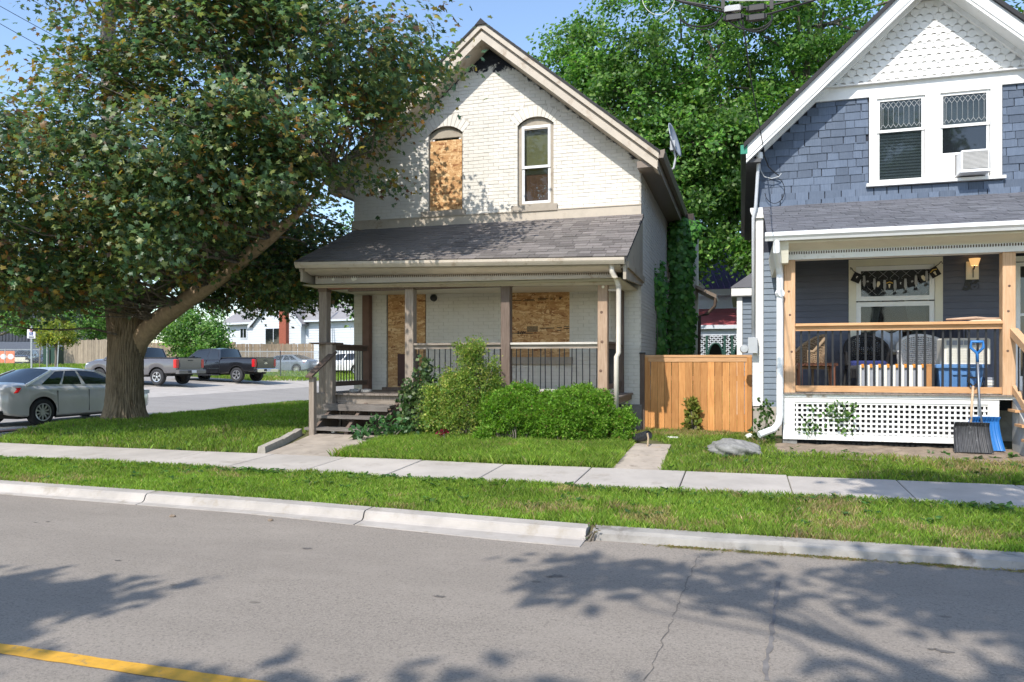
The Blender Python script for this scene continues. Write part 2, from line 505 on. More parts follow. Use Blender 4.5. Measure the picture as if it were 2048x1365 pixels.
# yellow centre line, with slightly ragged edges
def strip(name, pts, w, z, mat, jag=0.0, kind='structure', parent=None):
    mb = MB(); n = len(pts)
    L = []; Rr = []
    for i, p in enumerate(pts):
        p = Vector((p[0], p[1], 0)); d = Vector((*pts[min(i + 1, n - 1)], 0)) - Vector((*pts[max(i - 1, 0)], 0))
        d.normalize(); q = Vector((-d.y, d.x, 0)); ww = w if not hasattr(w, '__len__') else w[i]
        L.append(p + q * (ww / 2 + rnd.uniform(-jag, jag))); Rr.append(p - q * (ww / 2 + rnd.uniform(-jag, jag)))
    for i in range(n - 1):
        mb.poly([(Rr[i].x, Rr[i].y, z), (Rr[i + 1].x, Rr[i + 1].y, z), (L[i + 1].x, L[i + 1].y, z), (L[i].x, L[i].y, z)])
    return mb.build(name, mat, parent, kind=kind)
strip("centre_line", [(x, 3.155) for x in np.arange(-14, 12, .08)], .115, .008, MT['yellow'], .004, parent=road)
strip("side_centre_line", [(-21.0, y) for y in np.arange(9, 60, 1.0)], .14, .012, MT['yellow'], .0)
crackmat = M("road_crack_filler", (.125, .112, .1), .9, .2, 20)
seam = M("tar_seam", (.17, .155, .145), .85, .3, 9)
def meander(a, b, n, amp):
    out = []
    for i in range(n + 1):
        t = i / n
        out.append((a[0] + (b[0] - a[0]) * t + rnd.uniform(-amp, amp), a[1] + (b[1] - a[1]) * t))
    return out
def ontoroad(px, py):
    d = bearing(px, py); t = -EYE / d[2]; return (d[0] * t, d[1] * t)
strip("road_crack", meander(ontoroad(1398, 1112), ontoroad(1292, 1364), 46, .012), [abs(rnd.gauss(.002, .002)) + .0015 for _ in range(47)], .0075, crackmat, parent=road)
strip("tar_seam", meander(ontoroad(1556, 1165), ontoroad(1530, 1364), 30, .006), [.015 + .02 * rnd.random() for _ in range(31)], .0075, seam, .008, parent=road)
for (px, py, s) in ((614, 1099, .045), (235, 1123, .03), (1113, 1154, .06), (1098, 1156, .03), (880, 1195, .04), (1885, 1305, .05), (1862, 1301, .03), (95, 1045, .03), (72, 1047, .02)):
    x, y = ontoroad(px, py); mb = MB(); n = 18
    mb.poly([(x + s * 1.1 * math.cos(k * 6.283 / n) * rnd.uniform(.35, 1.3), y + s * .55 * math.sin(k * 6.283 / n) * rnd.uniform(.35, 1.3), .0078) for k in range(n)])
    mb.build("oil_spot", crackmat, road)

# kerbs
kerb = MB()
kerb_root = thing("kerb", None, None, kind='structure')
def kerb_y(x): return float(np.interp(x, [-26, -12, -8.6, -5.0, -2.1, -1.2], [7.2, 6.99, 6.93, 6.84, 6.62, 6.56]))
def pan_y(x): return float(np.interp(x, [-26, -12, -8.6, -5.0, -2.1, -1.2], [7.05, 6.9, 6.84, 6.72, 6.38, 6.33]))
kx = [-24, -21, -18, -15.3, -12.35, -9.4, -6.45, -3.62, -1.32]
for a, b in zip(kx[:-1], kx[1:]):
    mb = MB(); n = 6
    a2, b2 = a + .008, b - .008
    for i in range(n):
        x0 = a2 + (b2 - a2) * i / n; x1 = a2 + (b2 - a2) * (i + 1) / n
        y0, y1 = kerb_y(x0), kerb_y(x1)
        P = lambda x, y: [(x, pan_y(x), -.05), (x, pan_y(x), .010), (x, y - .02, .018), (x, y + .008, .035), (x, y + .03, .088), (x, y + .055, .104), (x, y + .22, .110), (x, y + .23, -.05)]
        A, B = P(x0, y0), P(x1, y1)
        for k in range(7): mb.poly([A[k], B[k], B[k + 1], A[k + 1]])
        if i == 0: mb.poly(list(reversed(A)))
        if i == n - 1: mb.poly(B)
    mb.build("kerb_section", MT['kerb'], kerb_root)
mb = MB(); xs = np.linspace(-1.28, 30, 60)
for x0, x1 in zip(xs[:-1], xs[1:]):
    f = lambda x: [(x, 6.615 + .008 * math.sin(x * 9), -.05), (x, 6.64 + .008 * math.sin(x * 7), .065), (x, 6.68, .09 + .006 * math.sin(x * 5)), (x, 6.82, .102), (x, 6.83, -.05)]
    A, B = f(x0), f(x1)
    for k in range(4): mb.poly([A[k], B[k], B[k + 1], A[k + 1]])
mb.build("old_kerb", MT['oldkerb'], kerb_root)

# pavement slabs, 1.2 m joints
walk = thing("sidewalk", None, None, kind='structure')
jx = [-5.47 + 1.2 * k for k in range(-9, 14)]
for x0, x1 in zip(jx[:-1], jx[1:]):
    mb = MB(); g = .006
    tilt = rnd.uniform(-.006, .006); dz = rnd.uniform(-.004, .004)
    P = lambda x, y, u: (x, y, gz1(max(x, -12.9), y) + .014 + dz + tilt * u)
    a, b, c_, d = P(x0 + g, 8.50, -1), P(x1 - g, 8.50, 1), P(x1 - g, 9.68, 1), P(x0 + g, 9.68, -1)
    lo = lambda p: (p[0], p[1], p[2] - .09)
    q = lambda p, sx, sy: (p[0] + sx * .006, p[1] + sy * .006, p[2])
    e = lambda p: (p[0], p[1], p[2] - .007)
    T = [q(a, 1, 1), q(b, -1, 1), q(c_, -1, -1), q(d, 1, -1)]; E_ = [e(a), e(b), e(c_), e(d)]; L_ = [lo(a), lo(b), lo(c_), lo(d)]
    mb.poly(T)
    for k in range(4):
        j = (k + 1) % 4
        mb.poly([E_[k], E_[j], T[j], T[k]]); mb.poly([L_[k], L_[j], E_[j], E_[k]])
    mb.build("pavement_slab", MT['concrete'], walk)
# corner ramp pad with a rust-coloured tactile plate
corner = MB().poly([(-13.2, 8.5, .18), (-12.4, 9.66, .235), (-13.0, 10.9, .25), (-15.2, 13.8, .11), (-16.9, 13.8, .03), (-17.2, 8.4, .03), (-15.5, 7.0, .05)])
corner.build("corner_ramp", MT['concrete'], walk)
mb = MB(); A = [(-14.6, 11.3, .15), (-15.2, 11.3, .125), (-15.2, 12.7, .125), (-14.6, 12.7, .15)]
mb.poly([(x, y, z + .012) for x, y, z in A])
mb.build("tactile_plate", M("rust_tactile_plate", (.28, .11, .07), .8, .15, 20), walk)

# front path to the steps, with a concrete edging
path = thing("front_path", None, None, kind='structure')
pq = [(-6.85, 9.69), (-5.72, 9.69), (-5.72, 11.05), (-5.72, 11.62), (-7.3, 11.62), (-7.05, 11.05)]
def flat(name, pts, dz, mat, parent, th=.05):
    mb = MB(); top = [(x, y, gz1(x, y) + dz) for x, y in pts]; n = len(top)
    mb.poly(top)
    for i in range(n):
        j = (i + 1) % n
        a, b = top[i], top[j]
        mb.poly([(a[0], a[1], a[2] - th), (b[0], b[1], b[2] - th), b, a])
    return mb.build(name, mat, parent)
pathmat = M("old_path_concrete", (.40, .34, .28), .9, .18, 3, .4, 100, rand=.08, dirt=((.2, .165, .13), .25, 5))
flat("path_slab", [(-6.85, 9.70), (-5.72, 9.70), (-5.70, 10.62), (-6.98, 10.62)], .012, pathmat, path)
flat("path_slab", [(-6.98, 10.635), (-5.70, 10.635), (-5.66, 11.75), (-7.2, 11.75)], .016, pathmat, path)
mb = MB(); e0 = Vector((-7.02, 9.78, 0)); pts = [(-6.98, 9.80), (-7.12, 10.5), (-7.3, 11.1), (-7.42, 11.5)]
for (a, b) in zip(pts[:-1], pts[1:]):
    za, zb = gz1(*a), gz1(*b)
    mb.hexa([(a[0] - .09, a[1], za - .05), (a[0] + .07, a[1], za - .05), (b[0] + .07, b[1], zb - .05), (b[0] - .09, b[1], zb - .05),
             (a[0] - .07, a[1] + .012, za + .09), (a[0] + .05, a[1] + .012, za + .09), (b[0] + .05, b[1] - .0, zb + .10), (b[0] - .07, b[1], zb + .10)])
mb.build("path_edging", M("edging_concrete", (.36, .325, .28), .9, .2, 6, .5, 80), path)
side = thing("side_path", None, None, kind='structure')
flat("path_slab", [(-1.62, 9.71), (-.98, 9.71), (-1.0, 10.6), (-1.58, 10.6)], .014, pathmat, side)
flat("path_slab", [(-1.58, 10.615), (-1.0, 10.615), (-1.02, 11.55), (-1.55, 11.55)], .02, pathmat, side)
# bare bed below the lattice
mb = MB(); xs = np.linspace(.35, 4.6, 22); ys = np.linspace(10.95, 12.1, 8)
for i in range(len(xs) - 1):
    for j in range(len(ys) - 1):
        mb.poly([(x, y + (.12 * math.sin(x * 3) + .1 * math.sin(x * 7.3) if jj == 0 else 0), gz1(x, y) + .012 + .012 * math.sin(x * 11 + y * 17)) for x, y, jj in ((xs[i], ys[j], j), (xs[i + 1], ys[j], j), (xs[i + 1], ys[j + 1], j + 1), (xs[i], ys[j + 1], j + 1))])
mb.build("dirt_bed", MT['dirt'], kind='structure')
# ------------------------------------------------------------------ the painted brick house
WY = 14.15
house = thing("brick_house", "cream painted brick house with boarded windows and a weathered front porch", "house", (-4.8, WY, .34))
SL, RX, RZ = .824, -4.8, 8.19
def rake(x, d=0.0): return RZ - d - SL * abs(x - RX)
XL, XR = -7.81, -1.81
arches = []
for xl, xr, zs in ((-6.11, -5.368, 6.222), (-4.213, -3.484, 6.236)):
    hw = (xr - xl) / 2; r = .155; rad = (hw * hw + r * r) / (2 * r)
    arches.append(dict(xc=(xl + xr) / 2, hw=hw, zs=zs, R=rad, zc=zs + r - rad, th=math.asin(hw / rad), ztop=zs + r))
OPEN = [(-6.11, -5.368, 4.66, 6.377), (-4.213, -3.484, 4.66, 6.391), (-7.055, -6.165, 1.0, 3.30), (-4.336, -3.167, 1.69, 3.30)]
def cut(x0, x1, outs):
    segs = [(x0, x1)]
    for a, b in outs:
        nxt = []
        for p, q in segs:
            if b <= p or a >= q: nxt.append((p, q)); continue
            if a > p: nxt.append((p, a))
            if b < q: nxt.append((b, q))
        segs = nxt
    return segs
# mortar face with openings
wall = MB()
xs = sorted({XL, XR, RX} | {v for o in OPEN for v in o[:2]})
for a, b in zip(xs[:-1], xs[1:]):
    m = (a + b) / 2
    hs = sorted([(o[2], o[3]) for o in OPEN if o[0] <= m <= o[1]])
    z = .6
    spans = []
    for (p, q) in hs: spans.append((z, p)); z = q
    spans.append((z, None))
    for p, q in spans:
        if q is None:
            ta, tb = rake(a, .30), rake(b, .30)
            wall.poly([(a, WY + .006, p), (b, WY + .006, p), (b, WY + .006, tb), (a, WY + .006, ta)])
        else:
            wall.poly([(a, WY + .006, p), (b, WY + .006, p), (b, WY + .006, q), (a, WY + .006, q)])
for (a, b, p, q) in OPEN:
    y0, y1 = WY + .006, WY + .16
    wall.poly([(a, y0, p), (a, y1, p), (a, y1, q), (a, y0, q)]); wall.poly([(b, y0, p), (b, y0, q), (b, y1, q), (b, y1, p)])
    wall.poly([(a, y0, q), (a, y1, q), (b, y1, q), (b, y0, q)]); wall.poly([(a, y0, p), (b, y0, p), (b, y1, p), (a, y1, p)])
facade = wall.build("front_wall", MT['mortar'], house)

def brick_mesh(k):
    r = random.Random(k); mb = MB()
    j = lambda s: r.uniform(-s, s)
    bk = [(-.5, .016, -.5), (.5, .016, -.5), (.5, .016, .5), (-.5, .016, .5)]
    md = [(-.5 + j(.008), .004, -.5 + j(.03)), (.5 + j(.008), .004, -.5 + j(.03)), (.5 + j(.008), .004, .5 + j(.03)), (-.5 + j(.008), .004, .5 + j(.03))]
    fr = [(-.478 + j(.008), j(.0015), -.43 + j(.04)), (.478 + j(.008), j(.0015), -.43 + j(.04)), (.478 + j(.008), j(.0015), .43 + j(.04)), (-.478 + j(.008), j(.0015), .43 + j(.04))]
    b = bk + md + fr
    mb.v = b
    for s in (0, 4):
        for i in range(4):
            q = (i + 1) % 4; mb.f.append((s + i, s + q, s + 4 + q, s + 4 + i))
    mb.f.append((8, 9, 10, 11))
    return mb
bmb = [brick_mesh(k) for k in range(8)]
bme = [b.mesh("brick", MT['brick']) for b in bmb]
CH = .0715
bricks = []
for k in range(int((7.9 - .62) / CH)):
    z0 = .62 + k * CH; z1 = z0 + CH - .0045; zm = (z0 + z1) / 2
    half = (RZ - .34 - z1) / SL
    xa, xb = max(XL, RX - half), min(XR, RX + half)
    if xb - xa < .08: continue
    outs = []
    for i, (a, b, p, q) in enumerate(OPEN):
        if i < 2:
            A = arches[i]
            if p - .01 < zm < A['zs'] - .0: outs.append((a, b))
            elif A['zs'] <= zm:
                d2 = (A['R'] + .235) ** 2 - (zm - A['zc']) ** 2
                if d2 > 0:
                    w = min(math.sqrt(d2), (zm - A['zc']) * math.tan(A['th'])) + .004
                    outs.append((A['xc'] - w, A['xc'] + w))
        elif p - .01 < zm < q: outs.append((a, b))
    if 4.36 < zm < 4.545: continue           # behind the band board
    off = 0 if k % 2 else .107
    n0 = int((xa - XL - off) / .214) - 1
    for n in range(n0, n0 + int((xb - xa) / .214) + 4):
        p0 = XL + off + n * .214 + rnd.uniform(-.004, .004); p1 = p0 + .208
        p0c, p1c = max(p0, xa), min(p1, xb)
        if p1c - p0c < .03: continue
        for a, b in cut(p0c, p1c, outs):
            if b - a > .025: bricks.append((a, b, z0 + rnd.uniform(-.002, .002), z1))
def seen_rank(b):
    x = (b[0] + b[1]) / 2; z = (b[2] + b[3]) / 2
    if z > 4.55 and x > -5.3: return (0, math.hypot(x - .0, z - 4.5))
    if z < 2.9 and z > 1.9 and x > -3.2: return (1, 0)
    return (2, -x)
bricks.sort(key=seen_rank)
stuff_v, stuff_f = [], []
for i, (a, b, z0, z1) in enumerate(bricks):
    k = rnd.randrange(8); y = WY - rnd.uniform(0, .0035)
    c = ((a + b) / 2, y, (z0 + z1) / 2); s = (b - a, 1, z1 - z0)
    if i < 290:
        piece("brick", bme[k], facade, c, (0, rnd.uniform(-.004, .004), 0), s)
    else:
        bb = len(stuff_v)
        stuff_v += [(c[0] + v[0] * s[0], c[1] + v[1], c[2] + v[2] * s[2]) for v in bmb[k].v]
        stuff_f += [tuple(bb + q for q in f) for f in bmb[k].f]
mb = MB(); mb.v, mb.f = stuff_v, stuff_f
mb.build("brickwork", MT['brick'], facade, kind="stuff")
# arch bricks on end
for A in arches:
    n = 11
    for i in range(n):
        t0 = -A['th'] + 2 * A['th'] * i / n + .007; t1 = -A['th'] + 2 * A['th'] * (i + 1) / n - .007
        P = lambda t, r, y: (A['xc'] + math.sin(t) * r, y, A['zc'] + math.cos(t) * r)
        r0, r1 = A['R'] + .004, A['R'] + .225; y = WY - rnd.uniform(.002, .006)
        mb = MB().hexa([P(t0, r0, y), P(t1, r0, y), P(t1, r0, WY + .016), P(t0, r0, WY + .016), P(t0, r1, y), P(t1, r1, y), P(t1, r1, WY + .016), P(t0, r1, WY + .016)])
        mb.build("arch_brick", MT['brick'], facade)
# side walls
sw = MB().poly([(XR, WY, .8), (XR, 19.5, .8), (XR, 19.5, rake(XR, .2)), (XR, WY, rake(XR, .2))])
sw.poly([(XL, 22, .3), (XL, WY, .3), (XL, WY, rake(XL, .2)), (XL, 22, rake(XL, .2))])
sw.poly([(XR, 22, .3), (XL, 22, .3), (XL, 22, rake(XL, .2)), (RX, 22, rake(RX, .2)), (XR, 22, rake(XR, .2))])
sidewall = sw.build("side_wall", MT['mortar'], house)
stuff_v, stuff_f = [], []
for k in range(int((5.4 - .82) / CH)):
    z0 = .82 + k * CH; off = (k % 2) * .107
    for n in range(26):
        y0 = WY + .012 + off + n * .214 - .107; y1 = y0 + .206
        y0 = max(y0, WY + .012)
        if y1 > 19.5: break
        m = bmb[rnd.randrange(8)]; bb = len(stuff_v); jx_ = rnd.uniform(0, .003)
        stuff_v += [(XR + .012 + jx_ - v[1], (y0 + y1) / 2 - v[0] * (y1 - y0) * -1, z0 + CH / 2 + v[2] * (CH - .007)) for v in m.v]
        stuff_f += [tuple(bb + q for q in f) for f in m.f]
mb = MB(); mb.v, mb.f = stuff_v, stuff_f
mb.build("side_brickwork", MT['sidebrick'], sidewall, kind="stuff")
MB().box(XL - .02, XR + .03, WY - .03, 19.5, -.1, .8).build("foundation", M("foundation_stone", (.22, .2, .185), .9, .3, 7, .6, 30), house)
# a rear wing that juts out under the eave
wing = MB().box(XR, -1.16, 19.5, 21.9, .2, 5.35).build("rear_wing", MT['sidebrick'], house)
MB().box(XR + .02, -1.15, 19.47, 19.52, 4.3, 5.35).build("scorched_board", M("charred_board", (.05, .04, .035), .9, .4, 6), wing)
# lean-to gutter near the ivy
mb = MB().hexa([(-1.16, 20.2, 3.55), (-.62, 20.2, 3.25), (-.62, 21.8, 3.25), (-1.16, 21.8, 3.55), (-1.16, 20.2, 3.62), (-.62, 20.2, 3.35), (-.62, 21.8, 3.35), (-1.16, 21.8, 3.62)])
lean = mb.build("lean_to_roof", MT['gutterb'], house)
MB().tube([(-.64, 20.2, 3.25), (-.66, 20.2, 3.05), (-.85, 20.25, 2.85), (-1.05, 20.3, 2.8), (-1.08, 20.3, .5)], .04, 8).build("rusty_downpipe", M("rusty_pipe", (.085, .06, .045), .7, .25, 9), lean)

# main roof
def slope(mb, d0, d1, y0, y1, e=.0, lo=0.0):
    for s in (-1, 1):
        xe = RX + s * (3.37 + e); 
        mb.prism([(RX, rake(RX, d0)), (xe, rake(xe, d0)), (xe, rake(xe, d1)), (RX, rake(RX, d1))][::s], 'y', y0, y1)
    return mb
roof = slope(MB(), -.012, .035, 13.64, 22.1, .03).build("roof", MT['roofdark'], house)
MB().prism([(-4.92, 8.10), (-4.8, 8.22), (-4.68, 8.10)], 'y', 13.63, 22.1).build("ridge_cap", MT['roofdark'], roof)
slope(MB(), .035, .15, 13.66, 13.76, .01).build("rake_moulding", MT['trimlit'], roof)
slope(MB(), .15, .205, 13.72, 14.14, -.01).build("rake_recess", MT['trim'], roof)  # darker trim colour stands in for the shadow in the groove
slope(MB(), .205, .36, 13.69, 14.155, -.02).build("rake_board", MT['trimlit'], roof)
# shingle roof surface rows for the right slope (grazing, seen from beside the house)
mb = MB()
for s in (-1, 1):
    for k in range(30):
        u0 = k * .113; xa = RX + s * (3.40 - u0); xb = RX + s * (3.40 - u0 - .12)
        mb.prism([(xa, rake(xa, -.022)), (xb, rake(xb, -.014)), (xb, rake(xb, -.008)), (xa, rake(xa, -.008))][::s], 'y', 13.66, 22.05)
mb.build("roof_course", MT['shingle'], roof, kind="stuff")
for s, nm in ((1, "eave_gutter"), (-1, "eave_gutter")):
    xe = RX + s * 3.36
    prof = [(xe, 5.40), (xe + s * .02, 5.27), (xe + s * .10, 5.27), (xe + s * .125, 5.36), (xe + s * .125, 5.42)]
    MB().prism(prof[::s], 'y', 13.68, 22.1).build(nm, MT['gutterb'], roof)
    xa, xb = sorted((RX + s * 3.36, RX + s * 2.98))
    MB().box(xa, xb, 13.76, 22.0, 5.14, 5.26).build("soffit", MT['gutterb'], roof)
    xa, xb = sorted((RX + s * 3.362, RX + s * 3.345))
    MB().box(xa, xb, 13.7, 22.05, 5.12, 5.42).build("fascia", MT['trim'], roof)

# upper windows
def framed(mb, a, b, p, q, y0, y1, w, wb=None):
    wb = wb or w
    mb.box(a, a + w, y0, y1, p, q); mb.box(b - w, b, y0, y1, p, q)
    mb.box(a + w, b - w, y0 + .001, y1, q - w, q); mb.box(a + w, b - w, y0 + .001, y1, p, p + wb)
    return mb
def arch_fill(A, y):
    mb = MB(); n = 14
    top = [(A['xc'] - A['hw'] + 2 * A['hw'] * i / n) for i in range(n + 1)]
    for x0, x1 in zip(top[:-1], top[1:]):
        z = lambda x: A['zc'] + math.sqrt(max(0, A['R'] ** 2 - (x - A['xc']) ** 2)) + .004
        mb.hexa([(x0, y, A['zs'] - .02), (x1, y, A['zs'] - .02), (x1, y + .05, A['zs'] - .02), (x0, y + .05, A['zs'] - .02), (x0, y, z(x0)), (x1, y, z(x1)), (x1, y + .05, z(x1)), (x0, y + .05, z(x0))])
    return mb
MT['osbA'] = osb_mat("strand_board"); MT['osbB'] = osb_mat("strand_board_upright", R(90))
inkm = M("printed_ink", (.05, .032, .02), .8, .3, 30)
# window with strand board
w1 = framed(MB(), -6.11, -5.368, 4.66, 6.22, WY + .06, WY + .13, .06).build("window", MT['trim'], house, label="narrow upstairs window boarded up with strand board")
arch_fill(arches[0], WY + .065).build("arch_board", MT['trim'], w1)
framed(MB(), -6.05, -5.43, 5.6, 6.2, WY + .08, WY + .12, .045).build("sash", MT['vinyl'], w1)
MB().box(-6.0, -5.47, WY + .10, WY + .105, 5.6, 6.16).build("pane", MT['glassdark'], w1)
MB().box(-6.085, -5.395, WY + .035, WY + .05, 5.853, 6.10).build("board", MT['osbB'], w1)
MB().box(-6.085, -5.395, WY + .033, WY + .05, 4.68, 5.847).build("board", MT['osbA'], w1)
MB().box(-6.25, -5.29, WY - .07, WY + .05, 4.545, 4.66).build("sill", MT['sill'], w1)
MB().box(-6.02, -5.45, WY + .2, WY + .21, 4.7, 6.2).build("room_backing", MT['dark'], w1)
# sash window
w2 = framed(MB(), -4.213, -3.484, 4.66, 6.235, WY + .06, WY + .13, .075, .05).build("window", MT['trim'], house, label="upstairs double-hung window with white sashes and taupe surround")
arch_fill(arches[1], WY + .065).build("arch_board", MT['trim'], w2)
framed(MB(), -4.138, -3.559, 5.40, 6.235, WY + .05, WY + .10, .05).build("sash", MT['vinyl'], w2)
framed(MB(), -4.138, -3.559, 4.71, 5.45, WY + .07, WY + .12, .05).build("sash", MT['vinyl'], w2)
gcl = glass('old_clear_glass', (.02, .02, .025), .72)
MB().box(-4.088, -3.609, WY + .075, WY + .079, 5.45, 6.19).build("pane", gcl, w2)
MB().box(-4.088, -3.609, WY + .095, WY + .099, 4.76, 5.40).build("pane", gcl, w2)
MB().box(-4.1, -3.6, WY + .15, WY + .155, 5.30, 6.2).build("blind", M("yellowed_blind", (.55, .47, .2), .8, .12, 3), w2)
MB().box(-4.1, -3.6, WY + .16, WY + .18, 4.7, 5.30).build("inner_board", wood("stained_board", (.22, .085, .03), (.5, .23, .09), 'z', .6, 0), w2)
mb = MB()
for _ in range(16):
    x, z = rnd.uniform(-3.86, -3.64), rnd.uniform(4.80, 5.12); s = rnd.uniform(.004, .016)
    mb.poly([(x + s * math.cos(k) * rnd.uniform(.5, 1.3), WY + .157, z + s * math.sin(k) * rnd.uniform(.4, 1)) for k in np.linspace(0, 5.3, 6)])
mb.build("paint_fleck", MT['vinyl'], w2, kind="stuff")
MB().box(-4.32, -3.40, WY - .07, WY + .05, 4.53, 4.66).build("sill", MT['sill'], w2)
# band board at the top of the porch roof
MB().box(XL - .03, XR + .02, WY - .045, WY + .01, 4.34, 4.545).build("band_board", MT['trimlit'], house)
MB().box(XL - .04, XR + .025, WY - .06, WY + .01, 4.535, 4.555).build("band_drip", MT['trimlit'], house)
# door opening and lower window, boarded
d = framed(MB(), -7.055, -6.165, 1.03, 3.28, WY + .05, WY + .12, .05).build("doorway", MT['trim'], house, label="front doorway boarded with strand board and a brown panel")
MB().box(-7.03, -6.19, WY + .02, WY + .04, 1.06, 3.28).build("board", MT['osbB'], d)
MB().box(-6.80, -6.33, WY - .005, WY + .018, 1.10, 1.76).build("patch_panel", M("oxblood_panel", (.075, .028, .022), .6, .15, 4), d)
MB().box(-7.1, -6.12, WY - .12, WY + .03, 1.02, 1.075).build("threshold", MT['darkwood'], d)
w3 = framed(MB(), -4.336, -3.167, 1.69, 3.28, WY + .05, WY + .12, .05).build("window", MT['trim'], house, label="ground floor window under the porch covered with printed strand board")
MB().box(-4.336, -3.167, WY + .006, WY + .03, 1.69, 3.28).build("board", MT['osbA'], w3)
MB().box(-4.5, -3.10, WY - .08, WY + .02, 1.555, 1.69).build("sill", MT['sill'], w3)
def text_mesh(txt, size, mat, name, parent, pos, rot=(R(90), 0, 0), depth=.0, shear=0.0, align='LEFT', bold=0.0, sx=1.0):
    cu = bpy.data.curves.new("lettering", 'FONT'); cu.body = txt; cu.size = size; cu.extrude = depth; cu.shear = shear; cu.align_x = align; cu.offset = bold
    ob = bpy.data.objects.new("lettering", cu); COL.objects.link(ob)
    me = bpy.data.meshes.new_from_object(ob.evaluated_get(bpy.context.evaluated_depsgraph_get()))
    bpy.data.objects.remove(ob); bpy.data.curves.remove(cu)
    me.materials.clear(); me.materials.append(mat)
    return piece(name, me, parent, pos, rot, (sx, 1, 1))
yb = WY + .003
text_mesh("ARBE", .075, inkm, "print", w3, (-4.04, yb, 2.20), (R(90), R(180), 0), bold=.003, sx=1)
MB().box(-4.02, -3.80, yb, yb + .001, 2.185, 2.295).build("print", M("faded_ink", (.2, .13, .07), .8, .5, 40), w3)
for z, a, b in ((2.245, -3.76, -3.47), (2.255, -3.42, -3.32), (2.20, -3.42, -3.33), (2.235, -3.28, -3.17), (2.275, -3.28, -3.17), (2.155, -4.33, -4.06), (2.15, -4.05, -3.9)):
    MB().box(a, b, yb, yb + .001, z, z + .016).build("print", inkm, w3)
for z, a, b in ((2.80, -4.33, -4.13), (2.79, -4.1, -3.86), (2.812, -4.07, -3.88), (2.80, -3.80, -3.63), (2.825, -3.80, -3.60)):
    MB().box(a, b, yb, yb + .001, z, z + .014).build("print", inkm, w3)
text_mesh("23", .05, inkm, "print", w3, (-3.55, yb, 2.805), bold=.002)
text_mesh("IB", .06, inkm, "print", w3, (-3.37, yb, 2.805), bold=.003)
mb = MB()
for z in (2.0, 3.12, 2.62): 
    pass
MB().lathe([(0, -.06), (.065, -.05), (.075, 0)], (-5.99, WY - .0, 2.90), 14, 'y').build("porch_light_base", MT['black'], house)

# ------------------------------------------------------------------ porch
PYF = 12.4
PA, PB = -7.78, -1.74                   # roof left and right edges
def eave(x): return 3.42 - .0245 * (x - PA)
RY0, RY1, RTOP = 11.92, 14.13, 4.36
porch = MB()
n = 8
for i in range(n):
    x0 = PA + (PB - PA) * i / n; x1 = PA + (PB - PA) * (i + 1) / n
    porch.hexa([(x0, RY0, eave(x0) - .05), (x1, RY0, eave(x1) - .05), (x1, RY1, RTOP - .06), (x0, RY1, RTOP - .06), (x0, RY0, eave(x0)), (x1, RY0, eave(x1)), (x1, RY1, RTOP), (x0, RY1, RTOP)])
proof = porch.build("porch_roof", MT['roofdark'], house)
def shingles(parent, name, mats, fn, xa, xb, rows, expo, wmin, wmax, lim, rank, th=.009, var=True):
    """tabs in rows up a slope; fn(x, d) gives the surface point d metres up from the eave and the pitch angle"""
    base = MB().hexa([(-.5, 0, -.003), (.5, 0, -.003), (.5, 1, -.004), (-.5, 1, -.004), (-.5, 0, th), (.5, 0, th), (.5, 1, .003), (-.5, 1, .003)])
    base2 = MB().hexa([(-.47, -.03, -.003), (.5, 0, -.003), (.5, 1, -.004), (-.5, 1, -.004), (-.47, -.03, th * 1.5), (.5, 0, th * 1.3), (.5, 1, .003), (-.5, 1, .003)])
    bs = [base, base2]; ms = [b.mesh(name, mats) for b in bs]
    tabs = []
    for k in range(rows):
        x = xa
        x += rnd.uniform(-wmax, 0) * .0
        first = True
        while x < xb - .01:
            w = rnd.uniform(wmin, wmax) * (rnd.uniform(.3, 1) if first else 1); first = False
            w = min(w, xb - x)
            if w < .03: break
            tabs.append((k, x, w)); x += w
    tabs.sort(key=rank)
    V, F = [], []
    for i, (k, x, w) in enumerate(tabs):
        p, pit, roll = fn(x + w / 2, k * expo); q = rnd.randrange(2)
        lift = rnd.choice((0, 0, .004)) if var else 0
        L = expo * 1.12 + rnd.uniform(-.004, .004); wv = w - .003
        if i < lim: piece(name, ms[q], parent, (p[0], p[1], p[2] + lift), (pit, roll, 0), (wv, L, 1))
        else:
            mt = Matrix.Translation((p[0], p[1], p[2] + lift)) @ Euler((pit, roll, 0)).to_matrix().to_4x4() @ Matrix.Diagonal((wv, L, 1, 1))
            bb = len(V); V += [tuple(mt @ Vector(v)) for v in bs[q].v]; F += [tuple(bb + a for a in f) for f in bs[q].f]
    if V:
        mb = MB(); mb.v, mb.f = V, F
        mb.build(name + "_field", mats, parent, kind="stuff")
def pr_fn(x, dd):
    L = math.hypot(RY1 - RY0, RTOP - eave(x)); s = dd / L
    return ((x, RY0 + (RY1 - RY0) * s - .01, eave(x) * (1 - s) + RTOP * s + .004), math.atan2(RTOP - eave(x), RY1 - RY0), .0245 * (1 - s))
shingles(proof, "roof_shingle", MT['shingle'], pr_fn, PA - .01, PB + .01, 17, .143, .14, .34, 290, lambda t: (abs(t[1] + 3.4) > 2.2, t[0]))
MB().poly([(-7.7, 12.0, 3.0), (-7.7, 14.15, 3.0), (-1.85, 14.15, 2.93), (-1.85, 12.0, 2.93)]).poly([(-7.7, 12.0, 3.02), (-1.85, 12.0, 2.95), (-1.85, 14.15, 2.95), (-7.7, 14.15, 3.02)]).build("porch_ceiling", MT['cream'], proof)
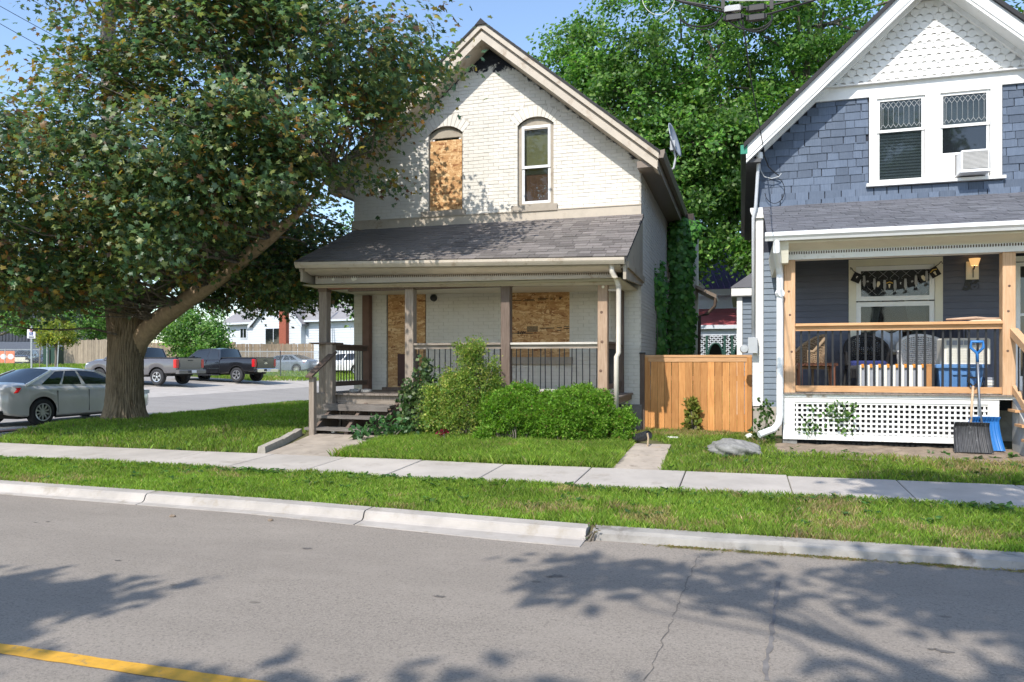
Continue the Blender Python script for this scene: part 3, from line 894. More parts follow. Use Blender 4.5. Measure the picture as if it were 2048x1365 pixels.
# gable ends of the porch roof
for x, s in ((PA + .06, -1), (PB - .07, 1)):
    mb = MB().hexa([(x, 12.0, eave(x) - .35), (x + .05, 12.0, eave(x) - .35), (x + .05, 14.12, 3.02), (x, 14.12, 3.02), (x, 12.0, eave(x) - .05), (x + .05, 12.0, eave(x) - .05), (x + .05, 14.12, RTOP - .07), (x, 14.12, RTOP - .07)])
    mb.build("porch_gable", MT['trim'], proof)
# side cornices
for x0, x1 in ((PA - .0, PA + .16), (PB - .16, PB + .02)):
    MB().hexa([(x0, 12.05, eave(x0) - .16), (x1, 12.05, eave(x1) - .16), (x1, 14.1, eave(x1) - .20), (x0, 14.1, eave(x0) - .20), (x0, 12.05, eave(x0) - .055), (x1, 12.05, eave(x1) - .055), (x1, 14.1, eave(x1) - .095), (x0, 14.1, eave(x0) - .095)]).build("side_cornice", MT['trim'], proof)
dz = eave(PB) - eave(PA)
g = [(RY0 + .05, 3.40), (RY0 + .05, 3.31), (RY0 - .03, 3.30), (RY0 - .055, 3.335), (RY0 - .07, 3.36), (RY0 - .07, 3.405)]
gut = MB().prism(g, 'x', PA + .03, PB - .03, (0, dz)).build("porch_gutter", MT['trimlit'], house)
cor = MB().prism([(12.0, 3.37), (12.0, 3.27), (12.14, 3.22), (12.22, 3.20), (12.3, 3.20), (12.3, 3.37)], 'x', PA + .15, PB - .12, (0, dz * .9)).build("cornice", MT['trimlit'], house)
mb = MB(); mbd = MB()
for i in range(150):
    x = PA + .24 + i * .0375
    if x > PB - .2: break
    z = 3.196 - .0205 * (x - PA)
    mbd.box(x, x + .015, 12.30, 12.312, z - .04, z)
mbd.build("dentil_slots", M('slot_shadow_brown', (.13, .095, .06), .9), cor, kind="stuff")
MB().prism([(12.31, 3.22), (12.31, 3.02), (12.48, 3.02), (12.48, 3.22)], 'x', -7.60, -2.0, (0, -.11)).build("frieze", MT['trimlit'], house)
MB().prism([(12.285, 3.035), (12.285, 3.0), (12.31, 2.975), (12.5, 2.975), (12.5, 3.035)], 'x', -7.63, -1.97, (0, -.11)).build("frieze_moulding", MT['trimlit'], house)
MB().box(-6.95, -2.15, 12.36, 12.46, 2.90, 2.985).build("inner_beam", MT['darkwood'], house)
MB().box(-7.35, -6.85, 12.34, 12.46, 2.945, 3.0).build("beam_patch", M("bare_red_wood", (.22, .10, .07), .8, .3, 8, .3, 40), house)
for x, w, h in ((-7.26, .07, .06), (-6.86, .13, .085)):
    mb = MB(); n = 11
    mb.poly([(x + w / 2 + w * .5 * math.cos(6.283 * k / n) * rnd.uniform(.75, 1.15), 12.307, 3.125 + h * .5 * math.sin(6.283 * k / n) * rnd.uniform(.75, 1.15)) for k in range(n)])
    mb.build("foam_patch", MT['cream'], house)
# posts
for k, (x, m) in enumerate(((-7.455, 'oldwood'), (-5.70, 'oldwood'), (-3.89, 'darkwood'), (-2.20, 'postwood'))):
    z1 = 3.0 - .019 * (x + 7.6) - .015
    p = MB().cbox(x - .082, x + .082, 12.32, 12.484, 1.02, z1, .008).build("porch_post", MT[m], house)
    MB().box(x - .09, x + .09, 12.31, 12.49, 2.90, z1 - .004).build("post_cap", MT['darkwood'], p)
MB().cbox(-7.54, -7.38, 14.0, 14.14, 1.02, 2.98).build("back_post", M("brown_back_post", (.16, .09, .065), .8, .2, 6, .3, 40), house)
MB().cbox(-2.25, -2.11, 14.0, 14.14, 1.0, 2.93).build("back_post", MT['darkwood'], house)
knot = M("wood_knot", (.13, .075, .05), .8, .3, 30)
for z in (1.45, 1.93, 2.42): MB().lathe([(0, -.004), (.026, 0)], (-2.20 + rnd.uniform(-.03, .03), 12.319, z), 9, 'y').build("knot", knot, house)
MB().lathe([(0, -.008), (.02, -.006), (.024, 0)], (-2.19, 12.319, 2.84), 10, 'y').build("bolt_plate", MT['cream'], house)
MB().box(-2.11, -1.98, 12.36, 12.40, 2.77, 2.805).build("bracket_stub", MT['trimlit'], house)
# deck
deck = MB().box(-7.62, -1.97, 12.34, 14.14, .90, .985).build("porch_deck", MT['oldwood'], house)
x = -7.64
while x < -1.95:
    w = .092; MB().box(x, x + w - .004, 12.27, 14.13, .987, 1.02).build("deck_board", MT['oldwoody'], deck); x += w
# skirt
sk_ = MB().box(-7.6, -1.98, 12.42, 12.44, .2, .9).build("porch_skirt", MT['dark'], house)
x = -7.62
while x < -3.6:
    w = rnd.uniform(.10, .15)
    if not (-7.2 < x < -6.0): MB().box(x, x + w - .006, 12.36, 12.385, .3, .9).build("skirt_board", MT['oldwood'], sk_)
    else: MB().box(x, x + w - .006, 12.40, 12.415, .3, .9).build("skirt_board", MT['darkwood'], sk_)
    x += w
for k in range(6): MB().box(-3.6, -1.98, 12.35, 12.38, .36 + k * .095, .36 + k * .095 + .09).build("skirt_board", MT['railwhite'], sk_)
MB().box(-7.28, -5.98, 12.345, 12.40, .80, .985).build("riser_board", MT['oldwoodx'], sk_)
# railings
def railing(xa, xb, m_top, m_bot, zt=1.93, zb=1.10):
    r = MB().cbox(xa, xb, 12.33, 12.47, zt - .035, zt).build("railing", m_top, house)
    MB().box(xa, xb, 12.37, 12.43, zt - .105, zt - .036).build("top_rail", m_top if m_top != MT['railwhite'] else MT['oldwoodx'], r)
    MB().box(xa, xb, 12.36, 12.44, zb - .05, zb + .035).build("bottom_rail", m_bot, r)
    n = int((xb - xa) / .102); me = MB().tube([(0, 0, zb + .03), (0, 0, zt - .10)], .0095, 6).mesh("baluster", MT['black'])
    for i in range(n): piece("baluster", me, r, (xa + (i + .7) * (xb - xa) / n, 12.40 + rnd.uniform(-.004, .004), 0), (rnd.uniform(-.004, .004), rnd.uniform(-.012, .012), 0))
    return r
railing(-5.615, -3.975, MT['oldwoodx'], MT['oldwoodx'])
railing(-3.805, -2.285, MT['railwhite'], MT['railwhite'])
def side_railing(x, mat, zt=1.94, zb=1.19):
    r = MB().box(x - .07, x + .07, 12.5, 14.0, zt - .035, zt).build("side_railing", mat, house)
    MB().box(x - .03, x + .03, 12.5, 14.0, zt - .12, zt - .036).build("top_rail", mat, r)
    MB().box(x - .035, x + .035, 12.5, 14.0, zb - .06, zb + .03).build("bottom_rail", mat, r)
    me = MB().tube([(0, 0, zb + .02), (0, 0, zt - .11)], .0095, 6).mesh("baluster", MT['black'])
    for i in range(13): piece("baluster", me, r, (x, 12.57 + i * .108, 0))
side_railing(-7.46, MT['darkwood'])
side_railing(-2.18, MT['darkwood'])
MB().cbox(-7.31, -7.17, 12.18, 12.32, .75, 1.92).build("stair_post", MT['oldwood'], house)
MB().box(-7.6, -7.12, 12.16, 12.5, 1.925, 1.955).build("post_top_board", MT['darkwood'], house)
MB().box(-7.63, -7.19, 12.25, 12.40, .3, 1.0).build("stair_side_panel", MT['oldwood'], house)
# steps
steps = MB().hexa([(-7.2, 11.55, .33), (-7.14, 11.55, .33), (-7.14, 12.36, .33), (-7.2, 12.36, .33), (-7.2, 11.55, .42), (-7.14, 11.55, .42), (-7.14, 12.36, .86), (-7.2, 12.36, .86)])
steps = steps.build("porch_steps", MT['darkwood'], house)
for x in (-6.6, -5.98): MB().hexa([(x, 11.6, .33), (x + .06, 11.6, .33), (x + .06, 12.36, .33), (x, 12.36, .33), (x, 11.6, .42), (x + .06, 11.6, .42), (x + .06, 12.36, .86), (x, 12.36, .86)]).build("stringer", MT['darkwood'], steps)
for y, z, xa, xb in ((12.0, .835, -7.26, -5.93), (11.73, .645, -7.32, -5.88), (11.46, .455, -7.30, -5.78)):
    MB().hexa([(xa, y, z - .045), (xb, y + .01, z - .055), (xb, y + .29, z - .05), (xa, y + .29, z - .045), (xa, y, z), (xb, y + .01, z - .012), (xb, y + .29, z - .005), (xa, y + .29, z)]).build("tread", MT['treadwood'], steps)
MB().box(-7.24, -5.97, 12.005, 12.03, .72, .79).build("tread_apron", MT['treadwood'], steps)
for x in (-7.2, -6.55, -5.95): MB().box(x, x + .07, 11.52, 11.6, .3, .41).build("step_leg", MT['darkwood'], steps)
MB().box(-6.62, -6.55, 12.1, 12.2, .5, .8).build("step_leg", MT['darkwood'], steps)
MB().cbox(-7.17, -7.07, 11.40, 11.50, .25, 1.34).build("newel_post", MT['oldwood'], steps)
MB().beam((-7.12, 11.32, 1.34), (-7.20, 12.30, 1.78), .12, .035).build("handrail", MT['darkwood'], steps)
# downspout of the porch roof
MB().tube([(-1.99, 12.0, 3.2), (-1.99, 12.0, 3.05), (-1.93, 12.12, 2.92), (-1.91, 12.18, 2.82), (-1.91, 12.18, 1.75), (-1.945, 12.18, 1.68), (-1.95, 12.18, .75)], .042, 10).build("downspout", M("cream_downspout", (.66, .60, .52), .45, .06, 6), house, smooth=True)
MB().tube([(-1.91, 12.175, 2.84), (-1.91, 12.175, 2.80)], .047, 10).build("downspout_strap", MT['trimlit'], house)
# small things on the porch deck
for k, (x, y) in enumerate(((-6.95, 12.62), (-6.72, 12.66))):
    mb = MB().lathe([(0, 0), (.09, .0), (.115, .03), (.09, .065), (0, .075)], (x, y, 1.021), 10)
    o = mb.build("stone", M("porch_stone", (.3, .29, .27), .9, .3, 10, .4, 30), smooth=True)
    tag(o, ["flat grey stone lying at the outer end of the boarded porch deck", "flat grey stone nearer the boarded door on the porch deck"][k], "stone", "stones on the porch deck")
# ------------------------------------------------------------------ the blue shingled house next door
NY = 13.8
blue = thing("blue_house", "blue shingled house with white scale gable and new cedar porch rails", "house", (2.95, NY, .36))
NX, NP, NS = 2.95, 7.98, .936
def nrake(x, d=0.0): return NP - d - NS * abs(x - NX)
NL, NR = .30, 5.6
wallp = MB()
NOPEN = [(2.174, 2.878, 4.62, 5.99), (3.113, 3.816, 4.62, 5.99), (1.86, 3.025, 1.75, 3.2), (4.20, 5.05, 1.15, 3.2)]
xs = sorted({NL, NR, NX} | {v for o in NOPEN for v in o[:2]})
for a, b in zip(xs[:-1], xs[1:]):
    m = (a + b) / 2; z = .35
    for (p, q) in sorted((o[2], o[3]) for o in NOPEN if o[0] <= m <= o[1]):
        wallp.poly([(a, NY + .01, z), (b, NY + .01, z), (b, NY + .01, p), (a, NY + .01, p)]); z = q
    wallp.poly([(a, NY + .01, z), (b, NY + .01, z), (b, NY + .01, nrake(b, .2)), (a, NY + .01, nrake(a, .2))])
bw = wallp.build("front_wall", M("shingle_backing", (.025, .03, .045), .9), blue)
sdw = MB().poly([(NL, 22, .3), (NL, NY, .3), (NL, NY, 5.35), (NL, 22, 5.35)]).poly([(NR, NY, .3), (NR, 22, .3), (NR, 22, 5.35), (NR, NY, 5.35)])
sdw.poly([(NR, 22, .3), (NL, 22, .3), (NL, 22, 5.35), (NX, 22, 7.8), (NR, 22, 5.35)])
sdw = sdw.build("side_wall", MT['navy'], blue)
# blue shingles above the porch roof
def shake(k):
    r = random.Random(k + 50); mb = MB(); j = lambda s: r.uniform(-s, s)
    zb, zb2 = -.5 + j(.035), -.5 + j(.035); t = r.uniform(.011, .017)
    return mb.hexa([(-.5, -t, zb), (.5, -t * r.uniform(.85, 1.1), zb2), (.5, .008, zb2), (-.5, .008, zb), (-.5, -.002, .58), (.5, -.002, .58), (.5, .008, .58), (-.5, .008, .58)])
smb = [shake(k) for k in range(8)]; sme = [m.mesh("wall_shingle", MT['blue']) for m in smb]
items = []
EXP = .131
for k in range(14):
    z0 = 4.24 + k * EXP
    if z0 > 6.0: break
    half = (NP - .42 - z0) / NS
    xa, xb = max(NL, NX - half), min(NR, NX + half)
    outs = [(2.04, 4.0)] if z0 + .05 > 4.53 else []
    x = xa
    while x < xb - .02:
        w = rnd.uniform(.12, .34); w = min(w, xb - x)
        for a, b in cut(x, x + w, outs):
            if b - a > .03: items.append((a, b, z0 + rnd.uniform(-.006, .006)))
        x += w + rnd.choice((.003, .003, .006, .012))
items.sort(key=lambda b: (b[1] > 4.35, b[0]))
V, F = [], []
for i, (a, b, z) in enumerate(items):
    k = rnd.randrange(8); fl = .05 * max(0, 1 - (z - 4.24) / .35) ** 2
    c = ((a + b) / 2, NY - .002 - fl - rnd.uniform(0, .004), z + EXP / 2); s = (b - a - .003, 1, EXP)
    if i < 290: piece("wall_shingle", sme[k], bw, c, (0, rnd.uniform(-.006, .006), 0), s)
    else:
        bb = len(V); V += [(c[0] + v[0] * s[0], c[1] + v[1], c[2] + v[2] * s[2]) for v in smb[k].v]; F += [tuple(bb + q for q in f) for f in smb[k].f]
if V:
    mb = MB(); mb.v, mb.f = V, F; mb.build("wall_shingles", MT['blue'], bw, kind="stuff")
# white scale shingles in the gable
MB().poly([(1.15, NY + .004, 6.24), (4.75, NY + .004, 6.24), (NX, NY + .004, 7.7)]).build('gable_backing', M('gable_backing_paint', (.58, .57, .55), .8), bw)
def scale_mesh(k):
    r = random.Random(k + 90); t = .009 + r.uniform(-.002, .004); mb = MB()
    out = [(.2, -.5)]
    for i in range(1, 6):
        a = math.pi / 2 * i / 5
        out.append((.5 - .3 * math.cos(a), -.5 + .34 * math.sin(a)))
    out += [(.5, .62)]
    full = [(-x, z) for x, z in reversed(out)] + out
    full = [(-x, z) for x, z in out[::-1]] + out
    n = len(full); ty = lambda z: -t * (1 - (z + .5) / 1.12) - .002
    mb.v = [(x, ty(z), z) for x, z in full] + [(x, .006, z) for x, z in full]
    mb.f = [tuple(range(n))] + [(i, i + n, (i + 1) % n + n, (i + 1) % n) for i in range(n)]
    return mb
scm = [scale_mesh(k) for k in range(6)]; scme = [m.mesh("scale_shingle", MT['scale']) for m in scm]
its = []
SH, SWD = .112, .137
for k in range(15):
    z0 = 6.285 + k * SH; half = (NP - .40 - z0) / NS
    if half < .1: break
    off = (k % 2) * .5 * SWD
    for n in range(-30, 31):
        x = NX + off + n * SWD
        if abs(x - NX) < half + .02: its.append((x + rnd.uniform(-.002, .002), z0))
its.sort(key=lambda b: (b[0] > 4.45, b[1]))
V, F = [], []
for i, (x, z) in enumerate(its):
    k = rnd.randrange(6); c = (x, NY - .006 - rnd.uniform(0, .003), z + SH / 2); s = (SWD - .003, 1, SH * 1.0)
    if i < 290: piece("scale_shingle", scme[k], bw, c, (0, rnd.uniform(-.012, .012), 0), s)
    else:
        bb = len(V); V += [(c[0] + v[0] * s[0], c[1] + v[1], c[2] + v[2] * s[2]) for v in scm[k].v]; F += [tuple(bb + q for q in f) for f in scm[k].f]
if V:
    mb = MB(); mb.v, mb.f = V, F; mb.build("scale_shingles", MT['scale'], bw, kind="stuff")
MB().box(.95, 5.0, NY - .05, NY + .01, 6.03, 6.24).build("belt_board", MT['white'], blue)
MB().prism([(NY - .12, 6.235), (NY - .12, 6.255), (NY, 6.30), (NY, 6.235)], 'x', .9, 5.0).build("belt_cap", MT['white'], blue)
# roof
def nslope(mb, d0, d1, y0, y1, e=0.0):
    for s in (-1, 1):
        xe = NX + s * (2.87 + e)
        mb.prism([(NX, nrake(NX, d0)), (xe, nrake(xe, d0)), (xe, nrake(xe, d1)), (NX, nrake(NX, d1))][::s], 'y', y0, y1)
    return mb
nroof = nslope(MB(), -.05, .03, 13.28, 22.2, .04).build("roof", MT['roofdark'], blue)
nslope(MB(), .03, .25, 13.33, 13.38).build("rake_board", MT['white'], nroof)
nslope(MB(), .25, .31, 13.345, 13.42).build("rake_moulding", MT['white'], nroof)
nslope(MB(), .20, .24, 13.38, 13.81, -.01).build("rake_soffit", MT['white'], nroof)
nslope(MB(), .24, .33, 13.72, 13.79, -.3).build("frieze_board", MT['white'], nroof)
dg = M("dark_green_gutter", (.012, .035, .025), .35, .1, 5)
MB().prism([(.1, 5.27), (-.005, 5.27), (-.01, 5.2), (.0, 5.13), (.08, 5.11), (.1, 5.11)], 'y', 13.34, 22.1).build("eave_gutter", dg, nroof)
MB().box(-.012, .102, 13.325, 13.345, 5.13, 5.28).build("gutter_end", M("green_gutter_end", (.02, .22, .14), .4, .05, 5), nroof)
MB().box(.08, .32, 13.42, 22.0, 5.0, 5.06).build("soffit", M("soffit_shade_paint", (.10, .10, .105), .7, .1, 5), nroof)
# side bump out
bump = MB().box(-.06, .3, 16.5, 19.5, .3, 3.05).build("side_bay", MT['navylit'], blue)
for k in range(24): MB().hexa([(-.05, 16.48, .5 + k * .1), (.3, 16.48, .5 + k * .1), (.3, 16.5, .5 + k * .1), (-.05, 16.5, .5 + k * .1), (-.05, 16.495, .6 + k * .1), (.3, 16.495, .6 + k * .1), (.3, 16.5, .6 + k * .1), (-.05, 16.5, .6 + k * .1)]).build("siding_board", MT['navylit'], bump)
MB().box(-.09, .02, 16.45, 16.52, .4, 3.02).build("corner_board", MT['white'], bump)
MB().box(-.2, .3, 16.35, 16.4, 2.98, 3.15).build("bay_fascia", MT['white'], bump)
MB().box(-.2, .3, 16.4, 19.6, 2.96, 3.0).build("bay_soffit", MT['white'], bump)
MB().hexa([(-.22, 16.33, 3.15), (.3, 16.33, 3.15), (.3, 19.6, 3.15), (-.22, 19.6, 3.15), (-.2, 16.35, 3.17), (.3, 16.7, 3.55), (.3, 19.6, 3.55), (-.2, 19.6, 3.17)]).build("bay_roof", MT['shingleblue'], bump)
# lower front siding: clapboards either side of the window and the door
zc = .82
while zc < 3.42:
    for a, b, m in ((.36, .78, 'navylit'), (.79, 1.735, 'navy'), (3.149, 4.10, 'navy')):  # one siding: lit copy at the corner, darker navy under the porch
        if a < .7 or zc > 1.05:
            MB().hexa([(a, NY - .016, zc), (b, NY - .016, zc), (b, NY + .008, zc), (a, NY + .008, zc), (a, NY - .001, zc + .108), (b, NY - .001, zc + .108), (b, NY + .008, zc + .108), (a, NY + .008, zc + .108)]).build("clapboard", MT[m], bw)
    if zc < 1.75 and zc > 1.05:
        MB().hexa([(1.74, NY - .016, zc), (3.145, NY - .016, zc), (3.145, NY + .008, zc), (1.74, NY + .008, zc), (1.74, NY - .001, zc + .108), (3.145, NY - .001, zc + .108), (3.145, NY + .008, zc + .108), (1.74, NY + .008, zc + .108)]).build("clapboard", MT['navy'], bw)
    zc += .103
MB().box(.19, .365, NY - .04, NY + .02, .83, 4.10).build("corner_board", MT['white'], blue)
MB().prism([(.15, 4.28), (.15, 4.22), (.2, 4.10), (.40, 4.10), (.40, 4.28)], 'y', NY - .08, NY + .02).build("corner_capital", MT['white'], blue)
MB().box(.2, 5.6, NY - .02, 20, .1, .82).build("foundation", M("rubble_foundation", (.34, .31, .27), .9, .3, 6, .7, 20), blue)
# upper twin window
tw = MB()
tw.box(2.05, 2.165, NY - .05, NY + .02, 4.56, 6.03).box(2.885, 3.105, NY - .05, NY + .02, 4.56, 6.03).box(3.825, 3.985, NY - .05, NY + .02, 4.56, 6.03)
tw.box(2.165, 2.885, NY - .045, NY + .02, 5.985, 6.03).box(3.105, 3.825, NY - .045, NY + .02, 5.985, 6.03)
tw = tw.build("window", MT['white'], blue, label="upstairs twin window with leaded upper panes and a white casing")
MB().box(2.0, 4.03, NY - .10, NY + .02, 4.525, 4.575).build("sill", MT['white'], tw)
came = M("lead_came", (.30, .31, .31), .5, .1, 10)
for a, b in ((2.17, 2.882), (3.109, 3.82)):
    framed(MB(), a, b, 5.42, 5.985, NY - .02, NY + .015, .045).build("sash", MT['white'], tw)
    MB().box(a + .045, b - .045, NY + .0, NY + .004, 5.465, 5.94).build("pane", glass('leaded_glass', (.03, .04, .045), .5) if a < 3 else bpy.data.materials['leaded_glass'], tw)
    mb = MB(); y = NY - .003; w = b - a - .09; x0 = a + .045; n = 8
    L = lambda p, q: mb.beam((p[0], y, p[1]), (q[0], y, q[1]), .004, .007)
    for i in range(n):
        xa, xb = x0 + w * (i + .3) / n, x0 + w * (i + 1.0) / n
        xm = x0 + w * (i + .65) / n
        L((xm, 5.56), (xm, 5.82)); L((xm, 5.82), (xm + w / n / 2, 5.88)); L((xm, 5.82), (xm - w / n / 2, 5.88)); L((xm, 5.56), (xm + w / n / 2, 5.50)); L((xm, 5.56), (xm - w / n / 2, 5.50))
        L((xm - w / n / 2, 5.88), (xm, 5.93)); L((xm, 5.93), (xm + w / n / 2, 5.88))
    L((x0 + .03, 5.47), (x0 + .03, 5.94)); L((x0 + w - .03, 5.47), (x0 + w - .03, 5.94))
    mb.build("leading", came, tw, kind="stuff")
framed(MB(), 2.17, 2.882, 4.60, 5.46, NY + .0, NY + .03, .04).build("sash", MT['white'], tw)
MB().box(2.21, 2.842, NY + .012, NY + .016, 4.64, 5.42).build("pane", bpy.data.materials['leaded_glass'], tw)
framed(MB(), 3.109, 3.82, 4.97, 5.46, NY + .0, NY + .03, .04).build("sash", MT['white'], tw)
MB().box(3.149, 3.78, NY + .012, NY + .016, 5.01, 5.42).build("pane", MT['glassdark'], tw)
mb = MB()
for k in range(16): mb.box(2.2, 2.86, NY + .06, NY + .075, 4.62 + k * .05, 4.645 + k * .05)
mb.box(3.12, 3.82, NY + .08, NY + .09, 5.3, 5.98)
mb.box(2.2, 2.86, NY + .08, NY + .09, 5.42, 5.98)
mb.build("venetian_blind", M("dusty_blind", (.5, .51, .52), .7), tw, kind="stuff")
mb = MB()
for k in range(9): mb.box(3.12 + k * .022, 3.136 + k * .022, NY - .02, NY + .01, 4.58, 4.97)
mb.box(3.11, 3.33, NY - .012, NY + .012, 4.58, 4.97)
mb.build("accordion_panel", MT['white'], tw)
MB().box(3.76, 3.815, NY - .012, NY + .012, 4.58, 4.97).build("filler_panel", MT['white'], tw)
MB().box(2.1, 3.9, NY + .3, NY + .31, 4.5, 6.1).build("room_backing", MT['dark'], tw)
ac = thing("window_air_conditioner", "white air conditioner sticking out of the upstairs leaded window", "air conditioner", (3.545, NY, 4.62))
MB().cbox(3.345, 3.745, NY - .30, NY + .1, 4.625, 4.965, .012).build("case", MT['vinyl'], ac)
MB().box(3.37, 3.72, NY - .304, NY - .301, 4.66, 4.94).build("coil_backing", M("coil_grey", (.18, .17, .165), .7), ac)
for k in range(14): MB().box(3.37, 3.72, NY - .312, NY - .304, 4.668 + k * .0195, 4.680 + k * .0195).build("louvre", M("louvre_grey", (.5, .49, .47), .5) if k == 0 else bpy.data.materials["louvre_grey"], ac)
MB().box(3.33, 3.76, NY - .33, NY - .02, 4.605, 4.624).build("drip_tray", MT['vinyl'], ac)
# lower window
lw = framed(MB(), 1.735, 3.149, 1.72, 3.32, NY - .03, NY + .02, .115, .06).build("window", MT['cream'], blue, label="ground floor picture window behind the cedar rail with lace curtains")
framed(MB(), 1.85, 3.03, 2.62, 3.2, NY - .015, NY + .012, .075).build("sash", MT['vinyl'], lw)
framed(MB(), 1.85, 3.03, 1.78, 2.60, NY - .015, NY + .012, .075).build("sash", MT['vinyl'], lw)
MB().box(1.92, 2.96, NY + .0, NY + .004, 2.69, 3.13).build("pane", MT['glass'], lw)
MB().box(1.92, 2.96, NY + .0, NY + .004, 1.85, 2.53).build("pane", glass("clear_glass", (.02, .02, .025), .55), lw)
curt = M("lace_curtain", (.62, .62, .58), .8, .08, 12)
for x0, x1, x2 in ((1.9, 2.32, 2.12), (2.98, 2.55, 2.75)):
    def cf(u, v, x0=x0, x1=x1, x2=x2):
        xe = x1 + (x2 - x1) * v; x = x0 + (xe - x0) * u
        return (x, NY + .12 + .02 * math.sin(u * 24), 2.95 - 1.15 * v)
    MB().grid(cf, 26, 8).build("curtain", curt, lw, smooth=True)
MB().box(1.9, 3.0, NY + .5, NY + .51, 1.7, 3.3).build("room_backing", MT['dark'], lw)
mb = MB(); y = NY - .003
for i in range(7):
    x = 1.92 + 1.04 * i / 6
    for z0 in (2.72, 2.86, 3.0): mb.beam((x - .07, y, z0), (x + .07, y, z0 + .13), .003, .005); mb.beam((x + .07, y, z0), (x - .07, y, z0 + .13), .003, .005)
mb.build("leading", came, lw, kind="stuff")
# door
dr = framed(MB(), 4.10, 5.15, 1.13, 3.28, NY - .03, NY + .02, .085).build("screen_door", MT['white'], blue)
framed(MB(), 4.19, 5.06, 1.15, 3.18, NY - .012, NY + .012, .06, .22).build("door_frame", MT['vinyl'], dr)
MB().box(4.25, 5.0, NY + .0, NY + .004, 1.37, 3.12).build("pane", MT['glassdark'], dr)
MB().box(4.25, 5.0, NY - .012, NY - .002, 2.33, 2.37).build("push_bar", MT['vinyl'], dr)
# lamp and number
lamp = thing("porch_lamp", "small lit porch lamp with amber shade on a white plate", "lamp", (3.575, NY - .03, 3.1))
MB().box(3.48, 3.66, NY - .045, NY - .016, 2.93, 3.22).build("wall_plate", MT['cream'], lamp)
em = bpy.data.materials.new("lamp_glass"); em.use_nodes = True
b_ = em.node_tree.nodes["Principled BSDF"]; b_.inputs["Base Color"].default_value = (.8, .55, .3, 1); b_.inputs["Emission Color"].default_value = (1, .55, .2, 1); b_.inputs["Emission Strength"].default_value = .45
MB().lathe([(.05, .0), (.085, .115)], (3.575, NY - .14, 3.14), 10).build("shade", em, lamp)
em2 = bpy.data.materials.new("bulb_glow"); em2.use_nodes = True
b_ = em2.node_tree.nodes["Principled BSDF"]; b_.inputs["Emission Color"].default_value = (1, .85, .6, 1); b_.inputs["Emission Strength"].default_value = 3
MB().lathe([(0, -.02), (.022, 0), (.026, .03), (.015, .06), (0, .07)], (3.575, NY - .14, 3.16), 8).build("bulb", em2, lamp)
MB().tube([(3.575, NY - .04, 3.1), (3.575, NY - .1, 3.09), (3.575, NY - .14, 3.14)], .012, 6).tube([(3.575, NY - .06, 3.09), (3.575, NY - .06, 2.96)], .006, 5).build("bracket", MT['black'], lamp)
num = text_mesh("56", .215, MT['black'], "house_number", None, (3.435, NY - .022, 2.77), depth=.006, shear=.25, bold=.012)
tag(num, "black italic house number 56 below the porch lamp", "house number")
# porch roof
NE0, NE1, NEZ, NTZ = 11.52, 13.78, 3.47, 4.29
NPL, NPR = .36, 5.9
nproof = MB().hexa([(NPL, NE0, NEZ - .08), (NPR, NE0, NEZ - .08), (NPR, NE1, NTZ - .08), (NPL, NE1, NTZ - .08), (NPL, NE0, NEZ), (NPR, NE0, NEZ), (NPR, NE1, NTZ), (NPL, NE1, NTZ)]).build("porch_roof", MT['roofdark'], blue)
pitch = math.atan2(NTZ - NEZ, NE1 - NE0)
shingles(nproof, "roof_shingle", MT['shingleblue'], lambda x, d_: ((x, NE0 - .01 + d_ * math.cos(pitch), NEZ + .004 + d_ * math.sin(pitch)), pitch, 0), NPL - .01, NPR, 17, .142, .12, .3, 290, lambda t: (t[1] > 4.35, t[0]), .007)
MB().prism([(11.60, 3.47), (11.60, 3.365), (11.52, 3.355), (11.50, 3.39), (11.47, 3.42), (11.47, 3.475)], 'x', .33, 5.9).build("porch_gutter", MT['gutterw'], blue)
MB().box(.62, 5.8, 11.9, 12.1, 3.12, 3.40).build("beam", MT['white'], blue)
nc = MB().prism([(11.62, 3.40), (11.62, 3.33), (11.87, 3.26), (11.9, 3.24), (11.9, 3.40)], 'x', .62, 5.8).build("cornice", MT['cream'], blue)
mb = MB()
for k in range(110): mb.box(.68 + k * .034, .68 + k * .034 + .013, 11.890, 11.902, 3.198, 3.235)
mb.build("dentil_shadow_slots", M("slot_brown", (.09, .06, .04), .9), nc, kind="stuff")
MB().box(.6, 5.8, 12.06, 13.78, 3.33, 3.36).build("porch_ceiling", MT['cream'], blue)
MB().hexa([(.50, 11.7, 3.05), (.66, 11.7, 3.05), (.66, 13.7, 3.05), (.50, 13.7, 3.05), (.45, 11.6, 3.36), (.66, 11.6, 3.36), (.66, 13.7, 3.36), (.45, 13.7, 3.36)]).build("porch_end_board", MT['cream'], blue)
nd = MB().box(.6, 4.9, 11.97, 13.78, 1.07, 1.118).build("porch_deck", MT['whiteold'], blue)
x = .6
while x < 4.9:
    MB().box(x, x + .10, 11.93, 13.77, 1.12, 1.142).build("deck_board", MT['oldwoody'], nd); x += .104
